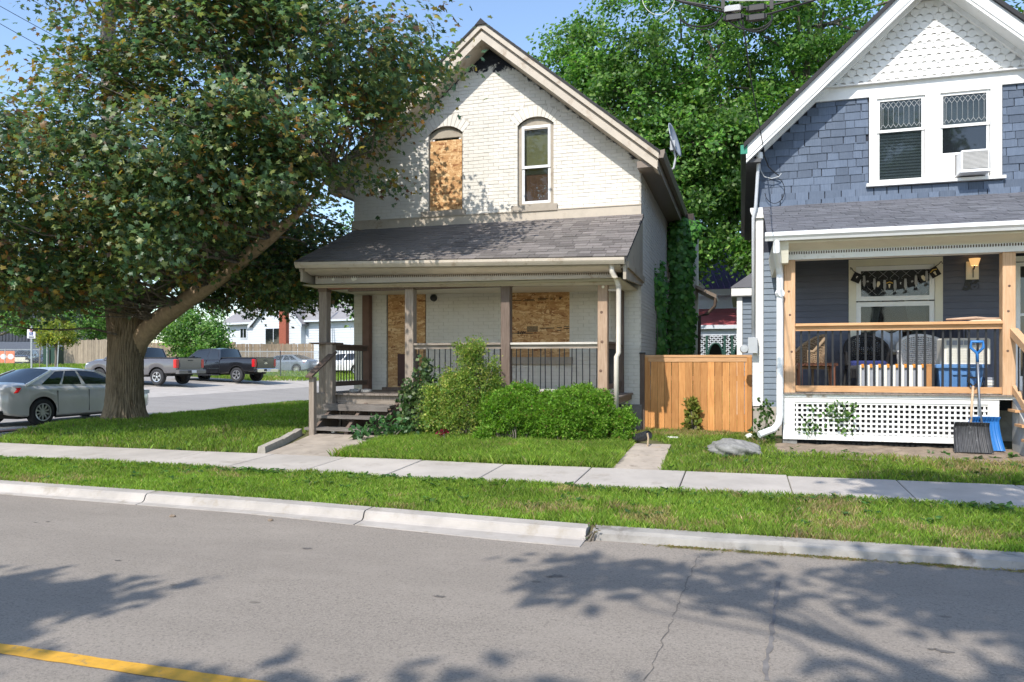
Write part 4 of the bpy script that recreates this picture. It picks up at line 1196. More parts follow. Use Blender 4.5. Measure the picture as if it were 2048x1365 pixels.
# skirt with square lattice
MB().box(.6, 3.44, 11.985, 12.01, 1.0, 1.117).build("skirt_rail", MT['white'], blue)
MB().box(.6, 3.44, 11.985, 12.03, .44, .525).build("skirt_base", MT['whiteold'], blue)
for xa, xb in ((.6, .765), (3.30, 3.44)): MB().box(xa, xb, 11.99, 12.01, .526, .999).build("skirt_panel", MT['whiteold'], blue)
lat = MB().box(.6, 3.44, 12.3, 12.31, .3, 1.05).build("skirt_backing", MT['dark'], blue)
mv = MB().box(-.0148, .0148, 12.008, 12.014, .52, 1.0).mesh("lattice_slat", MT['white']); n = 35
for k in range(n): piece("lattice_slat", mv, lat, (.80 + k * .0725, 0, 0))
for k in range(7): MB().box(.765, 3.30, 12.0, 12.0075, .535 + k * .0725, .535 + k * .0725 + .0295).build("lattice_slat", MT['white'], lat)
MB().box(.6, .8, 12.02, 12.2, .3, .45).build("pier", MT['stone'], blue)
# posts and cedar rails
for a, b in ((.615, .77), (3.465, 3.625)): 
    p = MB().cbox(a, b, 11.93, 12.085, 1.142, 3.12, .007).build("porch_post", MT['pine'], blue)
    for z in (1.75, 2.3, 2.65): MB().lathe([(0, -.003), (.018, 0)], ((a + b) / 2 + rnd.uniform(-.03, .03), 11.929, z), 8, 'y').build("knot", knot, p)
rl = MB().cbox(.771, 3.464, 11.91, 12.06, 2.13, 2.168).build("railing", MT['cedarx'], blue)
MB().box(.771, 3.464, 11.96, 12.0, 2.06, 2.129).build("top_rail", MT['cedarx'], rl)
MB().box(.771, 3.464, 11.96, 12.0, 1.155, 1.245).build("bottom_rail", MT['cedarx'], rl)
me = MB().box(-.014, .014, 12.001, 12.012, 1.2, 2.11).mesh("baluster", MT['black'])
for k in range(24): piece("baluster", me, rl, (.86 + k * .1105, 0, 0), (0, rnd.uniform(-.006, .006), 0))
# stairs at the end of the porch
st = MB().hexa([(3.60, 11.0, .34), (3.65, 11.0, .34), (3.65, 12.0, .34), (3.60, 12.0, .34), (3.60, 11.0, .42), (3.65, 11.0, .42), (3.65, 12.0, 1.1), (3.60, 12.0, 1.1)]).build("front_steps", M("greyed_stringer", (.36, .36, .34), .8, .15, 6, .3, 40), blue)
for k in range(4):
    y = 11.72 - k * .26; z = .945 - k * .185
    MB().box(3.55, 4.85, y, y + .29, z - .035, z).build("tread", MT['cedarx'], st)
    MB().box(3.6, 4.8, y + .27, y + .29, z - .001, z + .15).build("riser", MT['cedarx'], st)
MB().box(3.6, 4.8, 10.93, 10.955, .3, .36).build("riser", MT['cedarx'], st)
nw = MB().cbox(3.60, 3.74, 10.80, 10.94, .3, 1.48, .006).build("stair_newel", MT['pine'], st)
MB().box(3.58, 3.76, 10.78, 10.96, 1.481, 1.53).build("newel_cap", MT['black'], nw)
MB().beam((3.6, 11.96, 2.02), (3.66, 10.93, 1.5), .10, .10).build("stair_rail", MT['pine'], st)
MB().beam((3.6, 11.96, 1.24), (3.66, 10.93, .62), .05, .09).build("stair_lower_rail", MT['pine'], st)
for k in range(5):
    f = (k + .8) / 5.6
    MB().tube([(3.62, 11.95 - f, 1.26 - .60 * f), (3.62, 11.95 - f, 1.98 - .5 * f)], .011, 5).build("stair_baluster", MT['black'], st)
# downspout, mast and meter
MB().tube([(.49, 11.56, 3.42), (.49, 11.56, 3.2), (.53, 11.80, 3.02), (.55, 11.88, 2.9), (.55, 11.88, .80), (.53, 11.87, .68), (.46, 11.8, .60), (.25, 11.68, .52)], .05, 10).build("downspout", MT['gutterw'], blue)
MB().tube([(.53, 11.879, 2.62), (.57, 11.82, 2.62)], .06, 8).build("downspout_strap", MT['gutterw'], blue)
MB().tube([(.2, 13.70, 2.0), (.2, 13.70, 4.1), (.24, 13.66, 4.3), (.28, 13.55, 5.0), (.29, 13.54, 5.12)], .03, 10).build("service_mast", M("galvanised_pipe", (.55, .57, .60), .45, .1, 6), blue, smooth=True)
MB().lathe([(0, .13), (.05, .11), (.06, .05), (.05, .0), (0, -.01)], (.30, 13.52, 5.07), 12).build("weatherhead", MT['vinyl'], blue)
MB().cbox(.11, .27, 13.60, 13.76, 1.75, 2.02).build("meter_box", MT['greyplastic'], blue)
MB().lathe([(0, -.09), (.06, -.085), (.075, -.03), (.075, 0)], (.05, 13.66, 1.82), 14, 'y').build("meter", MT['greyplastic'], blue)
# ------------------------------------------------------------------ foliage builders
def leaf_cloud(P, N, size, tmplV, tmplF, roll=None):
    """copies of a leaf template at points P with normals N"""
    P = np.asarray(P, np.float32); N = np.asarray(N, np.float32); n = len(P)
    N = N / (np.linalg.norm(N, axis=1, keepdims=True) + 1e-9)
    a = np.where(np.abs(N[:, 2:3]) < .9, np.array([[0, 0, 1.]]), np.array([[1., 0, 0]]))
    U = np.cross(a, N); U /= np.linalg.norm(U, axis=1, keepdims=True) + 1e-9
    W = np.cross(N, U)
    th = rng.uniform(0, 2 * np.pi, n) if roll is None else roll
    c, s = np.cos(th)[:, None], np.sin(th)[:, None]
    X = U * c + W * s; Y = -U * s + W * c
    T = np.asarray(tmplV, np.float32); m = len(T)
    V = P[:, None, :] + size[:, None, None] * (X[:, None, :] * T[None, :, 0:1] + Y[:, None, :] * T[None, :, 1:2] + N[:, None, :] * T[None, :, 2:3])
    F = (np.asarray(tmplF, np.int32)[None] + (np.arange(n, dtype=np.int32) * m)[:, None, None]).reshape(-1, len(tmplF[0]))
    return V.reshape(-1, 3), F, m
MAPLE8 = ([(0, 0, 0), (.48, .06, -.1), (.29, .29, -.05), (.54, .63, -.13), (.19, .6, -.04), (0, 1.02, -.06), (-.19, .6, -.04), (-.54, .63, -.13), (-.29, .29, -.05), (-.48, .06, -.1)], [(0, 1, 2), (0, 2, 4), (2, 3, 4), (0, 4, 5), (0, 5, 6), (0, 6, 8), (6, 7, 8), (0, 8, 9)])
def maple_template():
    h = [(.06, -.02), (.30, -.10), (.50, .16), (.30, .26), (.56, .62), (.24, .58)]
    o = [(0, 0)] + h + [(0, 1.0)] + [(-x, y) for x, y in reversed(h)]
    V = [(0, .36, .0)] + [(x, y, -.22 * abs(x) - .10 * (y - .3) ** 2) for x, y in o]
    n = len(o)
    return V, [(0, 1 + i, 1 + (i + 1) % n) for i in range(n)]
MAPLE = maple_template()
SIMPLE = ([(0, 0, 0), (.32, .45, -.08), (0, 1, -.05), (-.32, .45, -.08)], [(0, 1, 2), (0, 2, 3)])
SPRAY = ([(0, 0, 0), (.16, .55, .03), (.05, 1, 0), (-.14, .6, -.03), (.42, .75, -.03), (-.42, .72, .03)], [(0, 1, 2), (0, 2, 3), (0, 4, 1), (0, 3, 5)])
FIVE = ([(0, .3, 0), (0, 0, 0), (.42, .05, -.1), (.3, .35, -.06), (.42, .75, -.1), (0, 1, -.08), (-.42, .75, -.1), (-.3, .35, -.06), (-.42, .05, -.1)], [(0, i, i % 8 + 1) for i in range(1, 9)])
def unit(n):
    v = rng.normal(size=(n, 3)); return v / np.linalg.norm(v, axis=1, keepdims=True)
def palette(cols, w, n, jit=.15):
    cols = np.asarray(cols, float); idx = rng.choice(len(cols), n, p=np.asarray(w) / np.sum(w))
    c = cols[idx] * (1 + rng.normal(0, jit, (n, 1)))
    return np.clip(c * (1 + rng.normal(0, .05, (n, 3))), .003, .9)
def ellipsoid_clumps(c, r, n, lo=.55, hi=1.0):
    d = unit(n); k = rng.uniform(lo ** 2, hi ** 2, (n, 1)) ** .5
    return np.asarray(c) + d * k * np.asarray(r), d
def clump_leaves(C, D, per, spread, flat=.55, up=.55):
    """leaves scattered round each clump centre, facing outward and up"""
    n = len(C); cs = np.repeat(C, per, 0); ds = np.repeat(D, per, 0)
    sp = np.repeat(spread if hasattr(spread, '__len__') else np.full(n, spread), per)[:, None]
    q = rng.normal(size=(n * per, 3)) * np.array([[1, 1, flat]]) * sp * .6
    nor = ds * .5 + unit(n * per) * .75 + np.array([[0, 0, up]])
    return cs + q, nor
LM = {}
LM['maple'] = leafmat("bronze_maple_leaf", .44, .34, .45, 1.05)
LM['tree'] = leafmat("green_leaf", .45, .42, .4, 1.15)
LM['bush'] = leafmat("cedar_spray", .6, .4, .3, 1.15)
LM['ivy'] = leafmat("ivy_leaf", .45, .3, .4)
LM['grass'] = leafmat("grass_blade", .55, .45, .3, 1.15)
BARK = None
def bark(name, a, b, s=1.0):
    t = NT(name)
    n = t.noise(t.pos((22 * s, 22 * s, 3.2 * s)), 1.0, 6, .7, .5)
    c = t.ramp(n, [(.33, a), (.6, b)])
    bg = t.noise(t.pos(), 1.7, 4)
    c = t.mix(t.maprange(bg, .45, .62, 0, .5), c, sc(b, .8))
    t.bump(n, .8, .03)
    return t.fin(c, .95, .2)
BARK = bark("maple_bark", (.085, .062, .04), (.29, .225, .155))
BARK2 = bark("grey_bark", (.07, .06, .05), (.22, .19, .16))
LIMB = M("smooth_limb_bark", (.36, .265, .175), .9, .25, 5, .4, 30, stretch=(3, 3, 1))
def branch(mb, p, q, r0, r1, n=7, wob=.12, seg=8, sag=0.0):
    p = Vector(p); q = Vector(q); L = (q - p).length; pts = []; rad = []
    for i in range(n + 1):
        t = i / n
        w = math.sin(math.pi * t) * wob * L * .3
        pts.append(p.lerp(q, t) + Vector((rnd.uniform(-w, w), rnd.uniform(-w, w), rnd.uniform(-w, w) - sag * math.sin(math.pi * t))))
        rad.append(r0 + (r1 - r0) * t)
    mb.tube(pts, rad, seg)
    return pts

# ------------------------------------------------------------------ the big bronze-leaved maple on the corner lawn
TX, TY = -12.75, 13.05
tz = gz1(TX, TY) - .08
maple = thing("maple_tree", "big bronze leaved maple with furrowed trunk on the corner lawn", "tree", (TX, TY, tz))
def trunk_fn(u, v):
    th = 2 * math.pi * u; z = v * 2.55
    r = .335 + .03 * (1 - v) + .17 * math.exp(-z / .22) * (1 + .45 * math.sin(3 * th + .6)) + .07 * max(0, v - .72) / .28
    f = math.sin(th * 21 + 2.4 * math.sin(z * 2.1 + th * 2) + .8 * math.sin(z * 7 + th * 5))
    g = math.sin(th * 34 + 3.1 * math.sin(z * 3.3 + 1 + th * 3) + math.sin(z * 11))
    r += .026 * (abs(f) ** .55) + .014 * abs(g) - .026
    kn = math.exp(-(((th - 4.6 + 6.283) % 6.283 - 0) ** 2 + 0) * 0) * 0
    return (TX + .05 * v + r * math.cos(th), TY + r * math.sin(th), tz + z)
MB().grid(trunk_fn, 200, 90).build("trunk", BARK, maple, smooth=True)
fork = Vector((TX + .06, TY, tz + 2.5))
lm = MB()
l1 = [fork + Vector((.02, .12, -1.2)), fork + Vector((.22, .10, -.7)), at(317, 641, 13.08), at(366, 606, 12.9), at(424, 566, 12.8), at(482, 522, 12.7), at(542, 474, 12.6), at(604, 420, 12.4), at(660, 350, 12.2)]
lm.tube(l1, [.2, .225, .2, .18, .165, .15, .12, .06, .025], 16).build("limb", LIMB, maple, smooth=True)
lm = MB(); l2 = [fork + Vector((-.02, 0, -.35)), fork + Vector((-.1, .1, .7)), fork + Vector((-.35, .1, 2.2)), fork + Vector((-.45, .05, 4.0)), fork + Vector((-.5, 0, 6.0)), fork + Vector((-.35, 0, 8.3))]
lm.tube(l2, [.36, .27, .24, .2, .15, .06], 14).build("limb", BARK2, maple, smooth=True)
lm = MB(); l3 = [fork + Vector((-.1, -.0, -.1)), fork + Vector((-.7, -.5, .9)), fork + Vector((-1.9, -1.6, 1.3)), fork + Vector((-3.0, -2.3, 2.3))]
lm.tube(l3, [.16, .12, .09, .05], 10).build("limb", BARK2, maple, smooth=True)
lm = MB(); l4 = [fork + Vector((.1, .05, -.2)), fork + Vector((.7, .6, .7)), fork + Vector((1.7, 1.3, 1.5)), fork + Vector((2.9, 1.9, 2.4))]
lm.tube(l4, [.22, .16, .11, .05], 10).build("limb", BARK2, maple, smooth=True)
# crown: lobes at different heights, with clumps of leaves
lobes = [((-13.6, 10.3, 4.25), (4.2, 3.2, 2.1), 210), ((-8.5, 11.2, 5.5), (3.3, 3.0, 2.95), 220), ((-10.4, 10.9, 4.7), (2.9, 3.0, 2.1), 130),
         ((-5.75, 10.8, 6.5), (1.25, 1.5, 1.0), 40), ((-8.9, 10.6, 7.9), (1.6, 1.9, 1.5), 60), ((-8.2, 10.0, 7.6), (2.2, 1.6, 1.1), 50), ((-13.5, 13.3, 11.2), (2.7, 2.4, 2.2), 100), ((-9.3, 14.5, 3.7), (2.4, 1.5, 1.15), 100), ((-10.9, 14.8, 3.7), (1.8, 1.3, 1.0), 60), ((-8.7, 13.6, 3.4), (1.0, .9, .7), 24), ((-16.8, 12.0, 5.0), (2.4, 3.0, 2.2), 80),
         ((-13.6, 9.9, 3.0), (3.2, 2.2, .6), 90), ((-13.1, 11.2, 3.25), (1.5, 1.2, .7), 44), ((-12.6, 15.4, 5.2), (4.0, 2.2, 2.0), 80), ((-8.0, 10.4, 4.95), (1.4, 1.1, 1.0), 44), ((-9.2, 10.4, 3.9), (1.9, 1.4, .9), 40), ((-7.25, 10.7, 4.7), (.85, .9, .55), 14)]
Cs, Ds, Tp = [], [], []
for c, r, n in lobes:
    C, D = ellipsoid_clumps(c, r, n, .62, 1.0)
    keep = D[:, 2] > -.9
    Cs.append(C[keep]); Ds.append(D[keep])
C = np.concatenate(Cs); D = np.concatenate(Ds)
xs_ = C[:, 0] * 11.5 / C[:, 1]
under = np.interp(xs_, [-11.2, -10.8, -9.3, -8.0, -7.2], [1.5, 2.3, 3.0, 3.75, 4.2]) + .42
ok = ~((C[:, 2] < under) & (C[:, 1] < 12.7) & (xs_ > -11.2))
ok &= (C[:, 2] > 2.45) & ~((C[:, 0] > -6.2) & (C[:, 2] < 4.9)) & ~((C[:, 1] > 13.4) & (C[:, 0] > -7.9))
C, D = C[ok], D[ok]
# twigs from the nearest limb point to every other clump
tw = MB()
limbpts = [p for L in (l1, l2, l3, l4) for p in L[1:]]
for i in range(0, len(C), 4):
    c = Vector(C[i]); b = min(limbpts, key=lambda p: (p - c).length + max(0, p.z - c.z))
    branch(tw, b, c, .026, .006, 5, .3, 5)
tw.build("twigs", BARK2, maple, kind="stuff")
per = 104
P, N = clump_leaves(C, D, per, .44 + rng.uniform(-.1, .14, len(C)), .5, .75)
n = len(P)
ok = (P[:, 2] > 2.05) & ~((P[:, 1] > 13.95) & (P[:, 0] > -8.0) & (P[:, 0] < -1.5))
ok &= ~((P[:, 0] > -7.9) & (P[:, 1] > 11.8) & (P[:, 2] < 4.5)) & ~((P[:, 0] > -7.6) & (P[:, 2] < 3.75))
cidx = np.repeat(np.arange(len(C)), per)[ok]
P, N = P[ok], N[ok]; n = len(P)
hgt = P[:, 2]; west = np.clip((-9.5 - P[:, 0]) / 3.0, 0, 1) * np.clip((hgt - 3.8) / 1.6, 0, 1)
green = palette([(.066, .122, .054), (.086, .148, .05), (.135, .17, .048), (.052, .092, .052), (.165, .19, .058)], [4, 4, 3, 2, 2], n)
bronze = palette([(.2, .11, .036), (.2, .165, .036), (.12, .075, .045), (.25, .16, .042)], [2, 4, 2, 1], n)
cb = np.clip(rng.normal(.0, .28, len(C)), -.3, .5)[cidx]
isb = rng.random(n) < np.clip(.07 + .42 * west + cb, .015, .8)
colr = np.where(isb[:, None], bronze, green) * np.clip(rng.normal(1.1, .17, len(C)), .7, 1.5)[cidx][:, None]
size = rng.uniform(.066, .122, n).astype(np.float32)
cv = np.array([0, 0, EYE]); order = np.argsort(np.linalg.norm(P - cv, axis=1) - 3.0 * (rng.random(n) < .25))
near = order[:290]; rest = order[290:]
V, F, m = leaf_cloud(P[rest] - np.array([TX, TY, tz]), N[rest], size[rest], *MAPLE8)
crown = link("crown", np_mesh("crown", V, F, LM['maple'], False, np.repeat(colr[rest], m, 0)), maple)
crown["kind"] = "stuff"
lv = []
for k in range(24):
    base = (bronze if k % 4 == 0 else green)[k]
    lv.append(np_mesh("leaf", np.asarray(MAPLE[0]), np.asarray(MAPLE[1]), LM['maple'], False, np.repeat(base[None], len(MAPLE[0]), 0)))
for i in near:
    q = Vector(N[i]).normalized().to_track_quat('Z', 'Y') @ Quaternion((0, 0, 1), rnd.uniform(0, 6.28))
    piece("leaf", lv[rnd.randrange(24)], maple, P[i], q.to_euler(), (float(size[i]),) * 3)

# ------------------------------------------------------------------ general trees
def tree(name, label, cat, base, trunk_h, tr, lobes, per, spread, lsize, cols, w, tmpl=SIMPLE, mat='tree', group=None, limbs=True, up=.45, lo=.6, barkm=None, kindless=False):
    base = (base[0], base[1], gz1(base[0], base[1]) - .05) if len(base) == 2 else base
    t = thing(name, label, cat, base, group)
    mb = MB(); top = Vector((base[0], base[1], base[2] + trunk_h))
    branch(mb, base, top, tr, tr * .7, 6, .03, 12)
    mb.build("trunk", barkm or BARK2, t, smooth=True)
    Cs, Ds = [], []
    lb = MB()
    for c, r, n in lobes:
        C, D = ellipsoid_clumps(c, r, n, lo, 1.0); Cs.append(C); Ds.append(D)
        if limbs:
            pts = branch(lb, top - Vector((0, 0, trunk_h * .08)), c, tr * .55, tr * .2, 6, .18, 8)
            for i in range(0, n, max(1, n // 14)): branch(lb, pts[rnd.randrange(3, 7)], C[i], tr * .16, tr * .03, 5, .25, 5)
    if limbs: lb.build("limbs", barkm or BARK2, t, smooth=True)
    C = np.concatenate(Cs); D = np.concatenate(Ds)
    P, N = clump_leaves(C, D, per, spread, .6, up)
    n = len(P); s = (lsize * rng.uniform(.65, 1.3, n)).astype(np.float32)
    k = np.repeat(np.clip(rng.normal(0, .27, len(C)), -.6, .7), per)[:, None]
    col = np.clip(palette(cols, w, n) * (1 + k), .004, .9)
    V, F, m = leaf_cloud(P - np.array(base), N, s, *tmpl)
    o = link("crown", np_mesh("crown", V, F, LM[mat], False, np.repeat(col, m, 0)), t)
    o["kind"] = "stuff"
    return t
G1 = [(.088, .185, .036), (.125, .235, .046), (.055, .13, .03), (.175, .275, .07)]
tree("silver_maple", "tall bright green tree rising behind both houses", "tree", (.6, 31.5), 9.0, .5,
     [((-1.6, 31, 13.0), (5.6, 4.5, 5.5), 270), ((-4.6, 30.5, 10.2), (4.2, 3.5, 4.4), 190), ((2.2, 30.5, 8.6), (4.4, 3.5, 4.0), 190), ((-2.8, 29.6, 7.6), (3.2, 2.6, 2.6), 120), ((3.0, 31, 14.5), (5, 4, 4.5), 180), ((-6.7, 31.5, 13.8), (2.0, 2.2, 2.6), 40), ((-1.5, 29.0, 9.8), (2.6, 2.0, 2.2), 46), ((.9, 28.9, 5.6), (1.3, 1.2, .9), 18), ((-1.9, 29.5, 5.0), (.5, .5, .5), 6)],
     120, .55, .185, G1, [4, 4, 3, 1.5], lo=.6)
tree("background_tree", "green tree showing above the blue house roof ridge", "tree", (13, 36), 8, .4, [((10, 36, 13.5), (5.5, 4, 6), 150), ((16, 36, 11), (5, 4, 5), 90)], 60, .75, .28, G1, [4, 4, 3, 1])
tree("background_tree", "darker green tree filling in behind the bright one between the houses", "tree", (-2.0, 41), 8, .4, [((-3, 41, 11), (6.5, 3, 7.5), 130), ((3.5, 41, 12), (6, 3, 7), 110)], 60, .8, .3, [(.06, .13, .028), (.08, .16, .034), (.045, .10, .025)], [3, 2, 2])
tree("background_tree", "green tree peeping past the brick house gutter behind its left corner", "tree", (-17.5, 36), 3, .3, [((-17.5, 36, 6.5), (3.6, 3, 3.6), 120), ((-14.8, 33, 5.8), (2.2, 2, 2.4), 60)], 60, .6, .22, G1, [3, 4, 2, 2])
# shade trees on the camera's side of the street
tree("street_tree", "street tree on the near side shading the right of the road", "tree", (5.2, -5.2, .1), 4.5, .22,
     [((2.4, -1.6, 8.5), (1.9, 1.1, .6), 85), ((.2, -1.9, 8.2), (1.3, .45, .3), 16), ((-1.9, -2.2, 8.0), (.9, .22, .15), 5), ((1.0, 1.6, 8.4), (1.3, .7, .4), 13), ((4.8, -2.4, 9.2), (2.4, 1.8, 1.2), 60), ((-2.6, -4.6, 7.9), (.5, .2, .12), 3), ((-.2, -3.9, 8.0), (.9, .35, .2), 8), ((.9, -3.0, 8.1), (.9, .4, .3), 8)], 95, .40, .22, G1, [4, 3, 3, 1])
tree("street_tree", "street tree on the near side shading the left of the road", "tree", (-9.4, -6.5, .1), 4.5, .22,
     [((-7.5, -3.6, 7.0), (1.5, .8, .5), 36), ((-5.9, -2.85, 7.0), (.6, .15, .1), 5), ((-3.9, -4.0, 7.1), (.5, .18, .12), 3), ((-6.0, -4.0, 7.1), (.7, .3, .2), 8), ((-9.0, -4.5, 7.4), (1.8, 1.5, 1.2), 40)], 95, .36, .22, G1, [4, 3, 3, 1])

# ------------------------------------------------------------------ shrubs in front of the porch
def shrub(name, label, base, blobs, per, lsize, cols, w, tmpl=SPRAY, mat='bush', spread=.09, up=.8, stems=True, cat="shrub", group=None, lo=.8, core=True):
    base = (base[0], base[1], gz1(base[0], base[1]) - .02)
    t = thing(name, label, cat, base, group)
    Ps, Ns, K = [], [], []
    for c, r, n in blobs:
        C, D = ellipsoid_clumps((c[0], c[1], c[2]), r, n, lo, 1.0)
        P, N = clump_leaves(C, D, per, spread, .9, 0)
        N = np.repeat(D, per, 0) * .8 + unit(n * per) * .7 + np.array([[0, 0, up * .4]])
        Ps.append(P); Ns.append(N); K.append(np.repeat(rng.normal(0, .15, n), per))
    P = np.concatenate(Ps); N = np.concatenate(Ns); K = np.concatenate(K)[:, None]
    ok = P[:, 2] > base[2] + .01; P, N, K = P[ok], N[ok], K[ok]
    n = len(P); s = (lsize * rng.uniform(.6, 1.35, n)).astype(np.float32)
    V, F, m = leaf_cloud(P - np.array(base), np.cross(N, unit(n)), s, *tmpl)
    col = np.clip(palette(cols, w, n) * (1 + K), .004, .9)
    o = link("foliage", np_mesh("foliage", V, F, LM[mat], False, np.repeat(col, m, 0)), t); o["kind"] = "stuff"
    if stems:
        mb = MB()
        for c, r, k in blobs:
            for _ in range(4): branch(mb, (base[0] + rnd.uniform(-.1, .1) + (c[0] - base[0]) * .5, c[1] + rnd.uniform(-.08, .08), base[2]), (c[0] + rnd.uniform(-.3, .3) * r[0], c[1], c[2] + rnd.uniform(0, .5) * r[2]), .013, .004, 4, .2, 5)
        mb.build("stems", BARK2, t)
    return t
CED = [(.125, .25, .026), (.17, .31, .036), (.085, .175, .022), (.24, .36, .065), (.2, .13, .05)]
def lumpy(cx, cy, cz, rx, ry, rz, n, r0=.13, r1=.21, seed=0):
    r = random.Random(seed); out = [((cx, cy, cz), (rx * .72, ry * .7, rz * .72), int(260 * rx * rz / .3))]
    for i in range(n):
        t_ = (i + .5) / n; ph = i * 2.39996; zz_ = 1 - 1.75 * t_; s_ = math.sqrt(max(0, 1 - min(1, zz_ * zz_))); q = r.uniform(r0, r1)
        out.append(((cx + rx * .80 * s_ * math.cos(ph), cy - abs(ry * .8 * s_ * math.sin(ph)), cz + rz * .80 * zz_ + r.uniform(-.03, .03)), (q, q * .9, q * .85), int(150 * q * q / .035)))
    return out
zb = .36
def cedar(label, x, blobs): shrub("globe_cedar", label, (x, 11.75), blobs, 15, .042, CED, [4, 4, 2.5, 1, .3], lo=.82, spread=.05)
cedar("wide mounded bright green cedar below the right porch posts", -2.5, lumpy(-2.52, 11.8, .72, .66, .42, .42, 24, seed=1) + [((-2.15, 11.75, 1.0), (.2, .18, .15), 110), ((-2.45, 11.8, 1.08), (.22, .2, .14), 120)])
cedar("rounded bright green cedar touching the yellow spiky bush", -3.6, lumpy(-3.62, 11.8, .74, .52, .40, .38, 19, seed=2) + lumpy(-3.12, 11.85, .68, .34, .34, .34, 12, seed=6) + [((-3.35, 11.85, 1.1), (.17, .16, .13), 80), ((-3.9, 11.85, 1.02), (.19, .17, .15), 100), ((-3.98, 11.4, .42), (.15, .13, .11), 60)])
cedar("small round green cedar beside the new fence's shaded end", -1.78, lumpy(-1.77, 11.78, .70, .15, .14, .15, 7, .07, .11, 3) + lumpy(-1.76, 11.72, .44, .14, .13, .10, 6, .06, .09, 4))
YEW = [(.2, .28, .05), (.34, .37, .09), (.16, .26, .055), (.42, .4, .13), (.1, .17, .045)]
def spire(x, y, z0, z1, r, n):
    k = 7; return [((x + rnd.uniform(-.03, .03), y, z0 + (z1 - z0) * i / (k - 1)), (r * (1.05 - .62 * i / (k - 1)), r * .8, (z1 - z0) / k * .75), n) for i in range(k)]
shrub("yellow_bush", "tall yellow green spiky bush in front of the middle porch post", (-4.45, 11.7),
      spire(-4.3, 11.75, .6, 1.78, .40, 60) + spire(-4.62, 11.7, .6, 1.32, .34, 40) + spire(-3.98, 11.85, .7, 1.42, .24, 28) + spire(-4.95, 11.7, .55, 1.12, .28, 30) + [((-4.5, 11.65, .62), (.6, .4, .3), 130)] +
      [((x, 11.75, z), (.05, .05, .12), 8) for x, z in ((-4.52, 1.82), (-4.15, 1.84), (-4.32, 1.86), (-4.75, 1.40), (-3.9, 1.55))], 26, .042, YEW, [4, 2.2, 3, .8, 2], lo=.45, spread=.08)
DK = [(.06, .11, .035), (.09, .15, .045), (.045, .08, .035), (.13, .17, .06)]
shrub("dark_bush", "dark twiggy bush at the right end of the wooden steps", (-5.35, 11.9),
      spire(-5.2, 11.9, .55, 1.5, .19, 11) + spire(-5.5, 11.95, .5, 1.15, .2, 10) + [((-5.25, 11.8, .52), (.4, .3, .2), 40)], 10, .06, DK, [3, 3, 2, 1], FIVE, 'ivy', spread=.11, lo=.4)
BUR = [(.05, .13, .04), (.07, .16, .045), (.04, .10, .035)]
shrub("broadleaf_weed", "big leaved weed clump growing beside the bottom step", (-5.75, 11.5), [((-5.75, 11.5, .5), (.28, .22, .2), 22), ((-5.45, 11.45, .44), (.25, .2, .14), 18)], 6, .095, BUR, [1, 1, 1], SIMPLE, 'ivy', stems=True, cat="weed", spread=.1)
shrub("broadleaf_weed", "low leaved weed on the path edge before the steps", (-6.05, 11.2), [((-6.0, 11.15, .38), (.16, .14, .1), 14)], 5, .11, BUR, [1, 1, 1], SIMPLE, 'ivy', cat="weed", spread=.06, stems=False)
shrub("red_flower", "small dark red flower under the yellow green spiky bush", (-4.62, 11.25), [((-4.6, 11.25, .46), (.08, .06, .05), 8)], 5, .05, [(.28, .01, .05), (.15, .01, .03)], [1, 1], SIMPLE, cat="flower", spread=.03, stems=True)
shrub("climbing_weed", "yellow green weed leaning on the new cedar fence", (-.85, 14.05), spire(-.85, 14.07, .36, .86, .14, 9), 6, .10, [(.16, .2, .04), (.24, .24, .06)], [1, 1], SIMPLE, 'ivy', cat="weed", spread=.06)
shrub("side_weed", "tall green weeds by the white downspout foot", (.35, 12.2), [((.36, 12.3, .62), (.13, .12, .34), 34), ((.3, 12.1, .45), (.16, .14, .14), 22)], 7, .07, [(.07, .14, .03), (.05, .1, .025)], [1, 1], SIMPLE, 'ivy', cat="weed", spread=.07)
shrub("climbing_vine", "green vine creeping over the white lattice skirt", (1.15, 11.96), [((1.4, 11.97, .9), (.22, .03, .14), 26), ((1.05, 11.97, .74), (.1, .03, .22), 14), ((1.45, 11.97, .68), (.12, .03, .16), 12), ((.92, 11.97, .62), (.06, .03, .12), 8)], 5, .06, [(.07, .15, .03), (.1, .19, .04)], [1, 1], SIMPLE, 'ivy', cat="vine", spread=.06, stems=False)

# ------------------------------------------------------------------ ivy on the side of the brick house
def ivy(name, label, pts, cat="ivy"):
    t = thing(name, label, cat, (pts[0][0][0], pts[0][0][1], .3))
    Ps, Ns = [], []
    for c, r, n in pts:
        C, D = ellipsoid_clumps(c, r, n, .7, 1.0)
        P = C + rng.normal(size=C.shape) * .04
        Ps.append(P); Ns.append(D * .7 + unit(n) * .4 + np.array([[.3, -.7, .35]]))
    P = np.concatenate(Ps); N = np.concatenate(Ns); n = len(P)
    s = rng.uniform(.07, .14, n).astype(np.float32)
    V, F, m = leaf_cloud(P - np.array([pts[0][0][0], pts[0][0][1], .3]), N, s, *FIVE, roll=np.pi + rng.normal(0, .5, n))
    col = palette([(.06, .19, .03), (.09, .25, .04), (.045, .135, .025), (.14, .31, .06)], [4, 4, 2, 1], n)
    o = link("foliage", np_mesh("foliage", V, F, LM['ivy'], False, np.repeat(col, m, 0)), t); o["kind"] = "stuff"
    mb = MB()
    for c, r, k in pts[::2]: branch(mb, (c[0], c[1], .3), (c[0], c[1], c[2] + r[2] * .6), .014, .006, 5, .1, 5)
    mb.build("stems", BARK2, t)
ivy("ivy", "thick ivy column covering the rear corner of the brick house", [((-1.44, 19.35, z), (.29 + .04 * math.sin(z * 3), .26, .48), 620) for z in np.arange(.6, 5.1, .42)] + [((-1.25, 19.5, 4.9), (.28, .3, .3), 200)])
